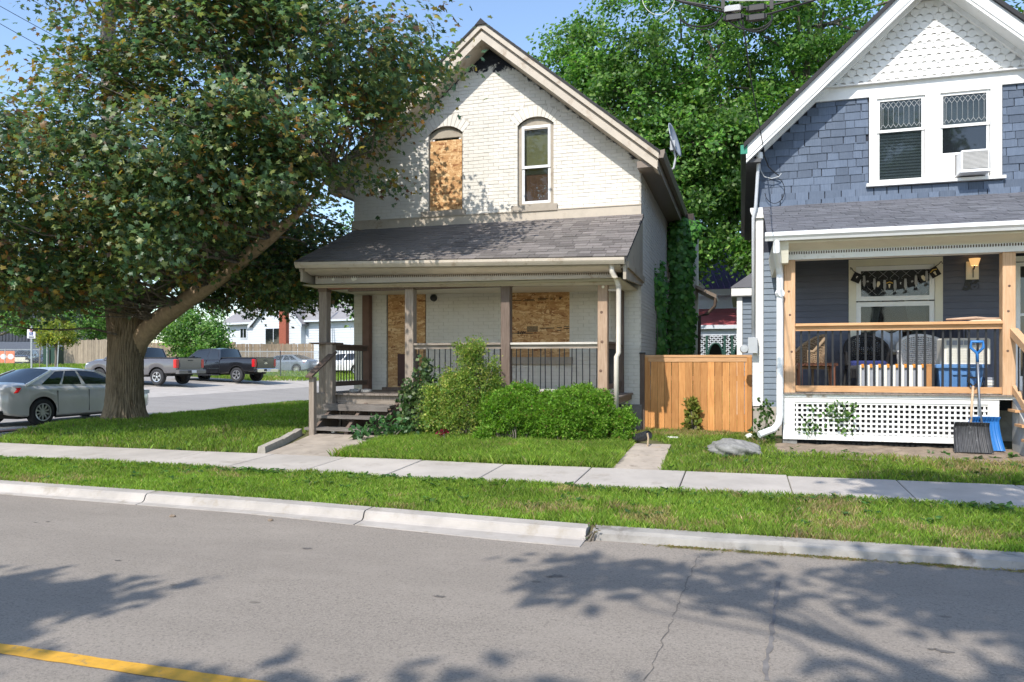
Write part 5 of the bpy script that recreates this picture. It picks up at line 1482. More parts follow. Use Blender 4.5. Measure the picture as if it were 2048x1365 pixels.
ivy("ivy", "thinner ivy strip climbing the white side wall", [((-1.75, 17.1, z), (.09, .16 + .62 * max(0, (3.7 - z) / 3.7), .32), 260) for z in np.arange(.5, 3.5, .3)] + [((-1.77, 16.5, 3.2), (.04, .12, .5), 50), ((-1.77, 17.5, 3.7), (.04, .06, .3), 30)])

# ------------------------------------------------------------------ grass
def inpoly(x, y, poly):
    c = np.zeros(len(x), bool); j = len(poly) - 1
    for i in range(len(poly)):
        xi, yi = poly[i]; xj, yj = poly[j]
        c ^= ((yi > y) != (yj > y)) & (x < (xj - xi) * (y - yi) / (yj - yi + 1e-12) + xi); j = i
    return c
def vnoise(x, y, f, seed):
    r = np.random.default_rng(seed); g = r.random((64, 64))
    X = (x * f) % 63; Y = (y * f) % 63; i = X.astype(int); j = Y.astype(int); u = X - i; v = Y - j
    u = u * u * (3 - 2 * u); v = v * v * (3 - 2 * v)
    return g[i, j] * (1 - u) * (1 - v) + g[i + 1, j] * u * (1 - v) + g[i, j + 1] * (1 - u) * v + g[i + 1, j + 1] * u * v
def grass(name, label, poly, holes, n, h, wdt, dry, lush):
    xs = [p[0] for p in poly]; ys = [p[1] for p in poly]
    x = rng.uniform(min(xs), max(xs), n); y = rng.uniform(min(ys), max(ys), n)
    ok = inpoly(x, y, poly)
    for q in holes: ok &= ~inpoly(x, y, q)
    x, y = x[ok], y[ok]; n = len(x); z = gz(x, y) - .012
    d = vnoise(x, y, 1.1, 3) * .6 + vnoise(x, y, 4.1, 4) * .4
    tall = vnoise(x, y, .8, 9) * .5 + vnoise(x, y, 3.0, 8) * .5
    hh = h * rng.uniform(.45, 1.25, n) * (.55 + .9 * tall)
    a = rng.uniform(0, 2 * np.pi, n); lean = rng.uniform(.1, .75, n) * hh; b = rng.uniform(0, 2 * np.pi, n)
    wx, wy = np.cos(a) * wdt / 2 * rng.uniform(.7, 1.4, n), np.sin(a) * wdt / 2 * rng.uniform(.7, 1.4, n)
    V = np.zeros((n, 4, 3), np.float32)
    V[:, 0] = np.stack([x - wx, y - wy, z], 1); V[:, 1] = np.stack([x + wx, y + wy, z], 1)
    mx, my = x + np.cos(b) * lean * .35, y + np.sin(b) * lean * .35
    V[:, 2] = np.stack([mx + wx * .8, my + wy * .8, z + hh * .6], 1)
    V[:, 3] = np.stack([x + np.cos(b) * lean, y + np.sin(b) * lean, z + hh], 1)
    F = (np.array([[0, 1, 2], [0, 2, 3]])[None] + (np.arange(n) * 4)[:, None, None]).reshape(-1, 3)
    lushc = palette([(.16, .25, .034), (.205, .295, .045), (.12, .2, .03), (.265, .33, .075)], [4, 4, 3, 1], n, .2)
    dryc = palette([(.34, .27, .13), (.27, .23, .09), (.4, .31, .17), (.23, .23, .08)], [2, 2, 1, 2], n, .2)
    pd = np.clip((d - (1 - dry)) * 4, .03, .8)
    col = np.where((rng.random(n) < pd)[:, None], dryc, lushc) * lush * (.72 + .56 * vnoise(x, y, 1.9, 21) * .6 + .56 * vnoise(x, y, 6.5, 22) * .4)[:, None]
    o = link(name, np_mesh(name, V.reshape(-1, 3), F, LM['grass'], False, np.repeat(col, 4, 0)))
    return tag(o, label, "grass", kind="stuff")
grass("verge_grass", "mown grass strip with dry patches between kerb and pavement", [(-17, 7.3), (-12, 7.2), (-8.6, 7.13), (-5, 7.04), (-2.1, 6.84), (-1.2, 6.80), (9, 6.80), (9, 8.53), (-17, 8.53)], [], 270000, .058, .0075, .43, 1.1)
grass("front_lawn", "long bright grass in front of the hedge and porch", [(-5.70, 9.66), (-1.6, 9.66), (-1.56, 11.9), (-3, 12.3), (-5.66, 12.3)], [], 90000, .105, .008, .22, 1.05)
corner_poly = [(-7.06, 9.68), (-7.35, 11.3), (-7.45, 12.2), (-7.7, 14.5), (-8, 19), (-9, 30), (-15.3, 30), (-15.3, 14.2), (-14.3, 12.7), (-12.9, 10.6), (-12.3, 9.68)]
grass("corner_lawn", "sunlit lawn round the big maple trunk", corner_poly, [[(TX - .38, TY - .38), (TX + .38, TY - .38), (TX + .38, TY + .38), (TX - .38, TY + .38)]], 190000, .085, .0095, .33, 1.0)
grass("neighbour_lawn", "lawn with dry tufts before the blue house and cedar fence", [(-1.0, 9.66), (9, 9.66), (9, 11.0), (3.4, 11.1), (.5, 11.2), (.42, 13.6), (-1.7, 14.15), (-1.75, 12.6), (-1.0, 11.6)], [], 120000, .075, .008, .5, 1.0)
grass("far_grass", "rough grass bank beyond the side street by the parked cars", [(-38, 38.6), (-28.2, 38.6), (-27.9, 37.5), (-25, 43), (-24, 60), (-46, 56), (-46, 40)], [], 60000, .22, .03, .35, 1.1)
grass("bank_grass", "grass bank in front of the far fenced yard", [(-70, 34), (-39, 30), (-38, 40), (-64, 50)], [], 50000, .22, .035, .3, 1.15)
grass("back_yard_grass", "grass between the houses behind the cedar fence", [(-1.8, 14.4), (.3, 14.4), (3, 30), (-8, 30), (-1.2, 22)], [], 20000, .15, .015, .3, 1.0)
# broad leaved weeds in the verge and lawns
wx, wy = [], []
for _ in range(420):
    x = rnd.uniform(-11, 5); y = rnd.uniform(7.2, 8.5) if rnd.random() < .35 else rnd.gauss(8.38, .08)
    if y < kerb_y(x) + .3 if x < -1.2 else y < 6.95: continue
    wx.append(x); wy.append(min(y, 8.5))
for _ in range(70): wx.append(rnd.uniform(-12, -7.3)); wy.append(rnd.uniform(9.7, 11.5))
for _ in range(60): wx.append(rnd.uniform(-5.5, -1.7)); wy.append(rnd.uniform(9.72, 10.8))
for _ in range(60): wx.append(rnd.uniform(-1, 4)); wy.append(rnd.uniform(9.75, 11.6))
Ps, Ns, Rl = [], [], []
for x, y in zip(wx, wy):
    k = rnd.randint(5, 9)
    for i in range(k):
        a = rnd.uniform(0, 6.28); Ps.append((x + math.cos(a) * .012, y + math.sin(a) * .012, gz1(x, y) + rnd.uniform(.01, .04))); Ns.append((math.cos(a) * -.45, math.sin(a) * -.45, 1))
Ps, Ns = np.array(Ps), np.array(Ns)
V, F, m = leaf_cloud(Ps, Ns, rng.uniform(.04, .10, len(Ps)).astype(np.float32), *SIMPLE)
tag(link("weeds", np_mesh("weeds", V, F, LM['ivy'], False, np.repeat(palette([(.07, .16, .03), (.05, .12, .03), (.11, .2, .04)], [2, 2, 1], len(Ps)), m, 0))), "broad leaved weeds dotted through the verge and lawns", "weeds", kind="stuff")
# dry grass clippings along the old kerb
n = 2600; x = np.concatenate([rng.normal(c, .16, n // 6) for c in (-.4, .2, .7, 1.5, 2.2, 2.7)]); y = 6.60 - np.abs(rng.normal(0, .03, len(x))); n = len(x)
a = rng.uniform(0, 6.28, n); V = np.zeros((n, 3, 3)); L = rng.uniform(.02, .05, n)
V[:, 0] = np.stack([x, y, np.full(n, .008)], 1); V[:, 1] = np.stack([x + np.cos(a) * L, y + np.sin(a) * L, rng.uniform(.008, .02, n)], 1); V[:, 2] = np.stack([x + np.cos(a) * L + .004, y + np.sin(a) * L + .004, np.full(n, .009)], 1)
tag(link("grass_clippings", np_mesh("grass_clippings", V.reshape(-1, 3), np.arange(3 * n).reshape(-1, 3), LM['grass'], False, np.repeat(palette([(.3, .24, .1), (.2, .2, .07)], [1, 1], n), 3, 0))), "dry grass clippings lying along the old kerb", "clippings", kind="stuff")
# ------------------------------------------------------------------ vehicles
def paint(name, col, rough=.28, metal=.1):
    t = NT(name); m = t.fin(col, rough, .6, metal)
    t.b.inputs["Coat Weight"].default_value = .6; t.b.inputs["Coat Roughness"].default_value = .06
    n = t.noise(t.pos(), 1.2, 4); t.l(t.ramp(n, [(.3, sc(col, .9)), (.7, sc(col, 1.1))]), t.b.inputs["Base Color"])
    return m
TYRE = M("tyre_rubber", (.028, .028, .03), .85, .15, 8)
ALLOY = M("alloy_rim", (.62, .62, .63), .3, .08, 8, metal=.8)
CARGLASS = M("car_glass", (.012, .015, .018), .04, .1, 2, spec=.8)
REDLAMP = M("red_tail_lamp", (.5, .012, .015), .2, .1, 5, spec=.7)
PLATE = M("licence_plate", (.68, .70, .74), .5, .05, 10)
BLKPL = M("black_trim", (.018, .018, .02), .5, .1, 10)
UNDER = M("underbody", (.012, .012, .012), .9, .1, 5)
def wheel(root, x, y, r, w, side, spokes=5, rim=ALLOY, bright=True, rr=.66):
    mb = MB().lathe([(r * rr, w * .42), (r * .9, w * .5), (r, w * .38), (r, -w * .38), (r * .9, -w * .5), (r * rr, -w * .42)], (x, y, r), 28, 'y')
    wl_ = auto_smooth(mb.build("wheel", TYRE, root, local=True))
    yo = y + side * w * .36
    MB().lathe([(0, 0), (r * rr, 0)], (x, yo - side * .05, r), 20, 'y').build("hub_well", BLKPL, wl_, local=True)
    mb = MB().lathe([(r * (rr - .07), side * .03), (r * rr, side * .035), (r * rr, -side * .05)], (x, yo, r), 28, 'y')
    mb.lathe([(0, side * .02), (r * .13, side * .015), (r * .15, -side * .02)], (x, yo, r), 14, 'y')
    for k in range(spokes):
        a = 2 * math.pi * k / spokes + .3
        for da in (-.12, .12) if spokes < 7 else (0,):
            c0 = (x + r * .08 * math.cos(a), yo, r + r * .08 * math.sin(a)); c1 = (x + r * (rr - .03) * math.cos(a + da), yo, r + r * (rr - .03) * math.sin(a + da))
            mb.beam(c0, c1, .035 * r / .33, .03, up=(0, 1, 0))
    auto_smooth(mb.build("rim", rim, wl_, local=True))
def loft(stations, sec, mat_groups, name_of):
    pass
def car_body(root, L, W, prof, mats, spec):
    """prof gives, along the car, the sill, belt and deck heights and half widths. spec: wheels, cabin, lamps."""
    n = 90; wheels = spec['wheels']; r = spec['r']; ra = r * spec.get('arch', 1.16)
    xs = sorted(set(list(np.linspace(-L / 2, L / 2, n)) + [w + ra * math.cos(a) for w in wheels for a in np.linspace(0, math.pi, 19)]))
    I = lambda key, x: float(np.interp(x, prof['x'], prof[key]))
    def bottom(x):
        z = I('sill', x)
        for w in wheels:
            d = ra * ra - (x - w) ** 2
            if d > 0: z = max(z, r + math.sqrt(d))
        return z
    V = []; F = []; m = 0
    for x in xs:
        w = I('w', x) * W / 2; zb = bottom(x); belt = I('belt', x); deck = I('deck', x); crown = I('crown', x)
        zb = min(zb, belt - .06); mid = zb + (belt - zb) * .5
        half = [(w * (.97 if zb > I('sill', x) + .02 else .93), zb), (w * .985, zb + .04), (w * 1.0, mid), (w * .985, zb + (belt - zb) * .86), (w * .955, belt), (w * .90, belt + (deck - belt) * .7), (w * .72, deck + (crown - deck) * .55), (w * .4, deck + (crown - deck) * .92), (0, crown)]
        full = [(y, z) for y, z in half] + [(-y, z) for y, z in half[-2::-1]]
        m = len(full); V += [(x, y, z) for y, z in full]
    for i in range(len(xs) - 1):
        for k in range(m - 1): F.append((i * m + k, i * m + k + 1, (i + 1) * m + k + 1, (i + 1) * m + k))
    F.append(tuple(range(m))); e = (len(xs) - 1) * m; F.append(tuple(e + k for k in reversed(range(m))))
    mb = MB(); mb.v, mb.f = V, F
    body = auto_smooth(mb.build("body", mats['body'], root, local=True), 30)
    MB().box(-L / 2 + .5, L / 2 - .75, -W / 2 + .2, W / 2 - .2, prof['sill'][len(prof['sill']) // 2] - .02, I('belt', 0) - .05).build("underbody", UNDER, root, local=True)
    return body, I
def cabin(root, W, c, mats):
    """greenhouse: base and roof outlines with pillars, split into roof, glass and pillars"""
    b0, r0, r1, b1 = c['b0'], c['r0'], c['r1'], c['b1']; zb, zr = c['zb'], c['zr']; wb, wr = c['wb'] * W / 2, c['wr'] * W / 2
    zb1 = c.get('zb1', zb); zr1 = c.get('zr1', zr)
    def side(x, v, s):     # v 0 belt, 1 roof rail
        xb = b0 + (b1 - b0) * x; xr = r0 + (r1 - r0) * x
        zz = (zb + (zb1 - zb) * x) * (1 - v) + (zr + (zr1 - zr) * x + c.get('arc', .05) * math.sin(math.pi * x)) * v
        bul = .02 * math.sin(math.pi * v)
        return Vector((xb * (1 - v) + xr * v, s * (wb * (1 - v) + wr * v + bul), zz))
    roof = MB()
    def rf(u, v):
        p = side(u, 1, 1); y = (v * 2 - 1)
        return (p.x, y * p.y, p.z + .055 * (1 - y * y))
    roof.grid(rf, 14, 10)
    rf_ = auto_smooth(roof.build("roof", mats['body'], root, local=True), 40)
    # side frames and windows
    for s in (-1, 1):
        pil = MB()
        xs = c['pillars']       # list of (from, to) body strips as fractions along
        prev = 0.0
        spans = []
        for a, b in xs:
            if a > prev: spans.append((prev, a))
            prev = b
            pts = [side(a, -.02, s), side(b, -.02, s), side(b, 1, s), side(a, 1, s)]
            pil.poly(pts if s < 0 else pts[::-1])
        for v0, v1 in ((.90, 1.0), (-.05, .03)):
            for i in range(12):
                a, b = i / 12, (i + 1) / 12
                pts = [side(a, v0, s) + Vector((0, s * .003, 0)), side(b, v0, s) + Vector((0, s * .003, 0)), side(b, v1, s) + Vector((0, s * .003, 0)), side(a, v1, s) + Vector((0, s * .003, 0))]
                pil.poly(pts if s < 0 else pts[::-1])
        for a, b in spans:
            mb = MB()
            mb.grid(lambda u, v: side(a + (b - a) * u, .02 + .9 * v, s) - Vector((0, s * .008, 0)), 4, 3)
            auto_smooth(mb.build("side_window", CARGLASS, root, local=True))
        pil.build("window_pillars", mats['body'], root, local=True)
    def screen(nm, u):
        mb = MB()
        def f(a, v):
            p = side(u, v, 1); y = a * 2 - 1
            bow = .07 * (1 - y * y) * (1 if u == 0 else -1) * -1
            return (p.x + (bow if u else -.0 + bow), y * p.y * .96, p.z + (.05 * (1 - y * y) * v))
        mb.grid(f, 8, 4)
        auto_smooth(mb.build(nm, CARGLASS, root, local=True))
        for s in (-1, 1):
            MB().beam(side(u, 0, s), side(u, 1, s), .05, .04, up=(0, 1, 0)).build("screen_pillar", mats['body'], root, local=True)
    screen("rear_window", 0); screen("windscreen", 1)
    return side
# local axes: +x is the nose, rear at -x, z up from the ground
def sedan(name, label, cat, loc, rz, col, group=None, rim=ALLOY, full=True, L=4.85, H=1.47, lamp=True):
    t = thing(name, label, cat, loc, group, rz)
    p = paint(name + "_paint_%d" % len(bpy.data.materials), col)
    W, r = 1.85, .335; hl = L / 2
    prof = dict(x=[-hl, -hl + .05, -hl + .2, -hl + .5, -1.5, -.6, .6, 1.3, hl - .6, hl - .25, hl - .08, hl],
                sill=[.46, .36, .30, .25, .22, .21, .21, .22, .24, .27, .32, .42], belt=[.72, .84, .90, .94, .94, .92, .90, .87, .80, .71, .62, .52],
                deck=[.76, .92, 1.01, 1.05, 1.04, 1.0, .98, .95, .87, .77, .67, .54], crown=[.78, .95, 1.05, 1.09, 1.08, 1.02, 1.02, 1.0, .92, .81, .70, .55], w=[.66, .80, .90, .97, 1.0, 1.0, 1.0, .99, .94, .86, .74, .5])
    body, I = car_body(t, L, W, prof, dict(body=p), dict(wheels=(-1.38, 1.45), r=r, arch=1.17))
    cabin(t, W, dict(b0=-1.80, r0=-.92, r1=.42, b1=1.32, zb=1.02, zr=H - .1, zb1=.96, zr1=H - .12, wb=.90, wr=.66, arc=.04, pillars=[(0, .13), (.30, .325), (.52, .56), (.93, 1.0)]), dict(body=p))
    for x in (-1.38, 1.45):
        for s in (-1, 1): wheel(t, x, s * (W / 2 - .13), r, .215, s, 10 if full else 5, rim)
    for s in (-1, 1):
        # wrap-round tail lamp, door handles, mirror, headlamp
        MB().hexa([(-hl + .02, s * .60, .80), (-hl + .36, s * (W / 2 - .028), .84), (-hl + .36, s * (W / 2 - .07), .84), (-hl + .10, s * .55, .80), (-hl + .06, s * .58, .95), (-hl + .46, s * (W / 2 - .045), .96), (-hl + .46, s * (W / 2 - .10), .97), (-hl + .14, s * .55, .97)]).build("tail_lamp", REDLAMP, t, local=True)
        for x in (-.62, .42): MB().cbox(x - .10, x + .10, s * W / 2 - .012 - .02 * (s < 0), s * W / 2 - .012 + .02 * (s > 0) + .005, .855, .885).build("door_handle", ALLOY, t, local=True)
        MB().cbox(.82, 1.0, min(s * .93, s * 1.10), max(s * .93, s * 1.10), .96, 1.09, .03).build("mirror", p, t, local=True)
        MB().box(hl - .45, hl - .2, min(s * .66, s * .82), max(s * .66, s * .82), .66, .77).build("headlamp", PLATE, t, local=True)
        for x in (-.98, -.02, .98):
            MB().box(x - .004, x + .004, min(s * (W / 2 - .02), s * (W / 2 + .0025)), max(s * (W / 2 - .02), s * (W / 2 + .0025)), .30, .86).build("door_seam", BLKPL, t, local=True)
        MB().box(-1.0, 1.05, min(s * (W / 2 - .10), s * (W / 2 - .055)), max(s * (W / 2 - .10), s * (W / 2 - .055)), .17, .24).build("sill_trim", BLKPL, t, local=True)
    MB().box(-hl - .012, -hl + .02, -.26, .26, .66, .78).build("licence_plate", PLATE, t, local=True)
    MB().box(-hl - .008, -hl + .1, -.75, .75, .33, .42).build("bumper_trim", BLKPL, t, local=True)
    return t
def pickup(name, label, loc, rz, col, group, chrome=False, cab='quad', rim=ALLOY, dark_rim=False, badge=None):
    t = thing(name, label, "pickup truck", loc, group, rz)
    p = paint(name + "_paint_%d" % len(bpy.data.materials), col, .22)
    L, W, r = 5.8, 2.0, .405; hl = L / 2
    prof = dict(x=[-hl, -hl + .04, -1.2, -.6, .9, 1.3, hl - .6, hl - .1, hl],
                sill=[.62, .60, .50, .46, .46, .46, .48, .50, .56], belt=[1.20, 1.24, 1.25, 1.24, 1.22, 1.20, 1.14, 1.06, .96],
                deck=[1.30, 1.34, 1.35, 1.32, 1.30, 1.30, 1.25, 1.14, .98], crown=[1.31, 1.35, 1.36, 1.33, 1.34, 1.36, 1.31, 1.18, 1.0], w=[.985, 1.0, 1.0, 1.0, 1.0, 1.0, .99, .95, .90])
    car_body(t, L, W, prof, dict(body=p), dict(wheels=(-1.72, 1.90), r=r, arch=1.24))
    cabin(t, W, dict(b0=-.66, r0=-.52, r1=.95, b1=1.62, zb=1.28, zr=1.84, zb1=1.27, zr1=1.80, wb=.95, wr=.78, arc=.05, pillars=[(0, .07), (.36, .42), (.93, 1.0)]), dict(body=p))
    for x in (-1.72, 1.90):
        for s in (-1, 1): wheel(t, x, s * (W / 2 - .15), r, .27, s, 5, rim, rr=.62)
    # bed cover, rails, tailgate, bumper
    MB().box(-hl + .05, -.70, -W / 2 + .10, W / 2 - .10, 1.34, 1.385).build("bed_cover", BLKPL, t, local=True)
    MB().box(-hl - .035, -hl + .01, -.78, .78, .80, 1.34).build("tailgate", p, t, local=True)
    MB().box(-hl - .05, -hl - .034, -.74, .74, .88, 1.10).build("tailgate_panel", p, t, local=True)
    MB().box(-hl - .05, -hl - .034, -.16, .16, 1.20, 1.25).build("tailgate_handle", BLKPL, t, local=True)
    MB().cbox(-hl - .20, -hl + .05, -W / 2 + .02, W / 2 - .02, .56, .76, .03).build("rear_bumper", MT['chrome'] if chrome else p, t, local=True)
    MB().box(-hl - .207, -hl - .199, -.24, .10, .60, .73).build("licence_plate", PLATE, t, local=True)
    MB().box(-hl - .206, -hl - .198, .12, .36, .60, .73).build("bumper_step", BLKPL, t, local=True)
    if badge:
        MB().cbox(-hl - .062, -hl - .05, -.13, .13, 1.02, 1.075, .012).box(-hl - .062, -hl - .05, -.05, .05, 1.0, 1.10).build("emblem", MT['chrome'], t, local=True)
    for s in (-1, 1):
        y0, y1 = sorted((s * (W / 2 - .20), s * (W / 2 + .004)))
        MB().cbox(-hl - .03, -hl + .16, y0, y1, .86, 1.28, .02).build("tail_lamp", REDLAMP, t, local=True)
        MB().cbox(.98, 1.16, min(s * 1.0, s * 1.22), max(s * 1.0, s * 1.22), 1.24, 1.46, .03).build("mirror", BLKPL, t, local=True)
        MB().box(-.60, 1.40, min(s * .86, s * 1.0), max(s * .86, s * 1.0), .36, .42).build("running_board", BLKPL, t, local=True)
        for x in (-.62, .28, 1.36): MB().box(x - .006, x + .006, min(s * (W / 2 - .03), s * (W / 2 + .003)), max(s * (W / 2 - .03), s * (W / 2 + .003)), .50, 1.22).build("door_seam", BLKPL, t, local=True)
        for x in (-.45, .45): MB().box(x - .1, x + .1, min(s * (W / 2), s * (W / 2 + .02)), max(s * (W / 2), s * (W / 2 + .02)), 1.08, 1.12).build("door_handle", p if not chrome else MT['chrome'], t, local=True)
        MB().box(-.6, 1.3, min(s * W / 2, s * (W / 2 + .012)), max(s * W / 2, s * (W / 2 + .012)), .74, .78).build("side_moulding", p if not chrome else MT['chrome'], t, local=True)
        MB().box(hl - .4, hl - .12, min(s * .70, s * .93), max(s * .70, s * .93), .92, 1.08).build("headlamp", PLATE, t, local=True)
    MB().box(hl - .06, hl + .02, -.65, .65, .72, 1.02).build("grille", MT['chrome'], t, local=True)
    MB().cbox(hl - .2, hl + .10, -.95, .95, .50, .72, .03).build("front_bumper", MT['chrome'], t, local=True)
    MB().box(-.56, -.50, -.16, .16, 1.80, 1.85).build("brake_lamp", REDLAMP, t, local=True)
    return t
def suv(name, label, loc, rz, col):
    t = thing(name, label, "car", loc, None, rz)
    p = paint(name + "_paint_%d" % len(bpy.data.materials), col, .3, .1)
    L, W, r = 4.6, 1.85, .36; hl = L / 2
    prof = dict(x=[-hl, -hl + .08, -1.2, 0, 1.1, hl - .4, hl], sill=[.5, .38, .34, .32, .34, .36, .5], belt=[1.0, 1.06, 1.06, 1.04, 1.0, .92, .74], deck=[1.08, 1.12, 1.12, 1.1, 1.08, 1.0, .8], crown=[1.1, 1.15, 1.15, 1.12, 1.14, 1.06, .82], w=[.88, .96, 1, 1, 1, .95, .75])
    car_body(t, L, W, prof, dict(body=p), dict(wheels=(-1.35, 1.35), r=r, arch=1.2))
    cabin(t, W, dict(b0=-2.2, r0=-1.9, r1=.35, b1=1.15, zb=1.1, zr=1.62, zb1=1.06, zr1=1.58, wb=.92, wr=.74, pillars=[(0, .08), (.28, .32), (.58, .62), (.94, 1.0)]), dict(body=p))
    for x in (-1.35, 1.35):
        for s in (-1, 1): wheel(t, x, s * (W / 2 - .12), r, .22, s, 5, ALLOY)
    for s in (-1, 1):
        MB().box(-hl - .01, -hl + .2, min(s * .7, s * .9), max(s * .7, s * .9), .9, 1.1).build("tail_lamp", REDLAMP, t, local=True)
        MB().box(hl - .4, hl - .15, min(s * .62, s * .83), max(s * .62, s * .83), .78, .9).build("headlamp", PLATE, t, local=True)
    return t
def zat(x, y): return gz1(x, y) + .008
sedan("silver_sedan", "silver sedan driving up the side street behind the big maple trunk", "car", (-17.6, 15.9, .006), R(90), (.60, .58, .55))
pickup("grey_pickup", "grey pickup parked nose-in between the maple trunk and a black pickup", (-29.6, 31.55, zat(-29.4, 31.5)), R(180), (.115, .11, .115), "pickups parked across the side street")
pickup("black_pickup", "black pickup with chrome bumper parked nose-in beside the grass bank", (-28.6, 36.4, zat(-28.4, 36.4)), R(180), (.012, .012, .014), "pickups parked across the side street", True, badge=True)
sedan("grey_sedan", "blue grey sedan parked beyond the chain-link fence near the white house", "car", (-32.6, 48.9, .72), R(180), (.15, .18, .215), L=4.7, H=1.46)
suv("white_suv", "white car seen through the porch side railing", (-28.3, 50.0, .62), R(180), (.72, .72, .72))
def far_at(px, py, t): return away(px, py, t)
# far yard on the left: a dark metal shed, vehicles, fence and banner
sh_c = away(40, 660, 118)
shed = thing("metal_shed", "dark ribbed metal building far across the side street", "building", (sh_c.x, sh_c.y, 1.2))
u = Vector((.94, .34, 0)).normalized(); v_ = Vector((-u.y, u.x, 0))
def obox(mb, c, u, w, d, z0, z1):
    v = Vector((-u.y, u.x, 0)); c = Vector((c[0], c[1], 0)); q = [c - u * w / 2 - v * d / 2, c + u * w / 2 - v * d / 2, c + u * w / 2 + v * d / 2, c - u * w / 2 + v * d / 2]
    return mb.hexa([(p.x, p.y, z0) for p in q] + [(p.x, p.y, z1) for p in q])
c0 = Vector((sh_c.x, sh_c.y, 0)) + v_ * 8
obox(MB(), c0, u, 24, 14, 1.0, 5.0).build("wall", M("shed_wall_grey", (.10, .115, .15), .7), shed)
up = MB(); 
for k in range(48): obox(up, c0 + u * (-11.9 + k * .5), u, .3, 14.25, 4.9, 9.6)
obox(up, c0, u, 24.1, 14.1, 4.85, 9.7)
up.build("ribbed_cladding", M("shed_cladding_black", (.035, .04, .055), .5), shed, kind="stuff")
pickup("parked_pickup", "black pickup facing the viewer in the far fenced yard", tuple(away(56, 732, 92)), R(-58), (.015, .013, .018), "vehicles in the far yard", True)
sedan("parked_car", "dark blue car partly hidden by the accessible parking sign post", "car", tuple(away(92, 731, 95)), R(-60), (.05, .06, .12), "vehicles in the far yard", full=False)
sedan("parked_car", "black car behind the green utility box in the far yard", "car", tuple(away(125, 731, 93)), R(120), (.02, .022, .03), "vehicles in the far yard", full=False)
bn = thing("banner", "orange and white banner on the far yard fence", "banner", tuple(away(0, 725, 80)))
p = away(5, 718, 80); u2 = Vector((.85, .5, 0)).normalized()
q0, q1 = p - u2 * 2.6, p + u2 * 1.15
def vplane(mb, a, b, z0, z1, off=0.0):
    n_ = Vector((b.y - a.y, a.x - b.x, 0)).normalized() * off
    return mb.poly([(a.x + n_.x, a.y + n_.y, z0), (b.x + n_.x, b.y + n_.y, z0), (b.x + n_.x, b.y + n_.y, z1), (a.x + n_.x, a.y + n_.y, z1)])
def vslab(mb, a, b, z0, z1, th=.03, off=0.0):
    n_ = Vector((b.y - a.y, a.x - b.x, 0)).normalized()
    f = n_ * (off + th); k = n_ * off
    return mb.hexa([(a.x + f.x, a.y + f.y, z0), (b.x + f.x, b.y + f.y, z0), (b.x + k.x, b.y + k.y, z0), (a.x + k.x, a.y + k.y, z0), (a.x + f.x, a.y + f.y, z1), (b.x + f.x, b.y + f.y, z1), (b.x + k.x, b.y + k.y, z1), (a.x + k.x, a.y + k.y, z1)])
vslab(MB(), q0, q1, 1.45, 2.75, .02).build("sheet", M("banner_orange", (.75, .20, .07), .6, .1, 4), bn)
WB = M("banner_white", (.85, .83, .80), .6, .05, 4)
vslab(MB(), q0, q0.lerp(q1, .45), 1.6, 2.2, .01, .022).build("white_panel", WB, bn)
for fr in (.55, .72, .9):
    a = q0.lerp(q1, fr); nrm = Vector((q1.y - q0.y, q0.x - q1.x, 0)).normalized() * .035
    MB().poly([(a.x + nrm.x + u2.x * .3 * math.cos(k), a.y + nrm.y + u2.y * .3 * math.cos(k), 2.15 + .3 * math.sin(k)) for k in np.linspace(0, 5.8, 12)]).build("white_disc", WB, bn)
# chain-link fences
FENCE = M("galvanised_fence", (.5, .52, .52), .45, .1, 8, metal=.6)
def chain_fence(name, label, pts, zs, h, group=None, step=3.0, mesh=True):
    t = thing(name, label, "fence", (pts[0][0], pts[0][1], zs[0]), group)
    rail = MB(); wire = MB()
    for (a, b, za, zb2) in zip(pts[:-1], pts[1:], zs[:-1], zs[1:]):
        a = Vector((*a, za)); b = Vector((*b, zb2)); n = max(1, int((b - a).length / step))
        rail.tube([a + Vector((0, 0, h)), b + Vector((0, 0, h))], .022, 6)
        for i in range(n + 1):
            q = a.lerp(b, i / n); MB().tube([q, q + Vector((0, 0, h + .05))], .035, 7).build("post", FENCE, t)
        if mesh:
            L = (b - a).length; k = int(L / .12)
            for i in range(-int(h / .12), k):
                for s in (0, 1):
                    x0, x1 = i * .12, i * .12 + h
                    z0, z1 = 0, h
                    if x0 < 0: z0 = -x0; x0 = 0
                    if x1 > L: z1 = h - (x1 - L); x1 = L
                    if x1 <= x0: continue
                    if s: z0, z1 = h - z0, h - z1
                    wire.beam(a.lerp(b, x0 / L) + Vector((0, 0, z0)), a.lerp(b, x1 / L) + Vector((0, 0, z1)), .005, .005)
    rail.build("top_rail", FENCE, t)
    if mesh: wire.build("wire_mesh", FENCE, t, kind="stuff")
p0, p1 = away(-60, 735, 70), away(150, 735, 70)
chain_fence("chain_link_fence", "chain-link fence before the parked cars of the far yard", [(p0.x, p0.y), (p1.x, p1.y)], [1.1, 1.1], 1.65, "chain-link fences")
p0, p1, p2 = away(440, 742, 50), away(561, 751, 47.5), away(645, 752, 46)
chain_fence("chain_link_fence", "chain-link fence standing in front of the blue grey sedan", [(p0.x, p0.y), (p1.x, p1.y), (p2.x, p2.y)], [.75, .7, .65], 1.55, "chain-link fences", step=6)
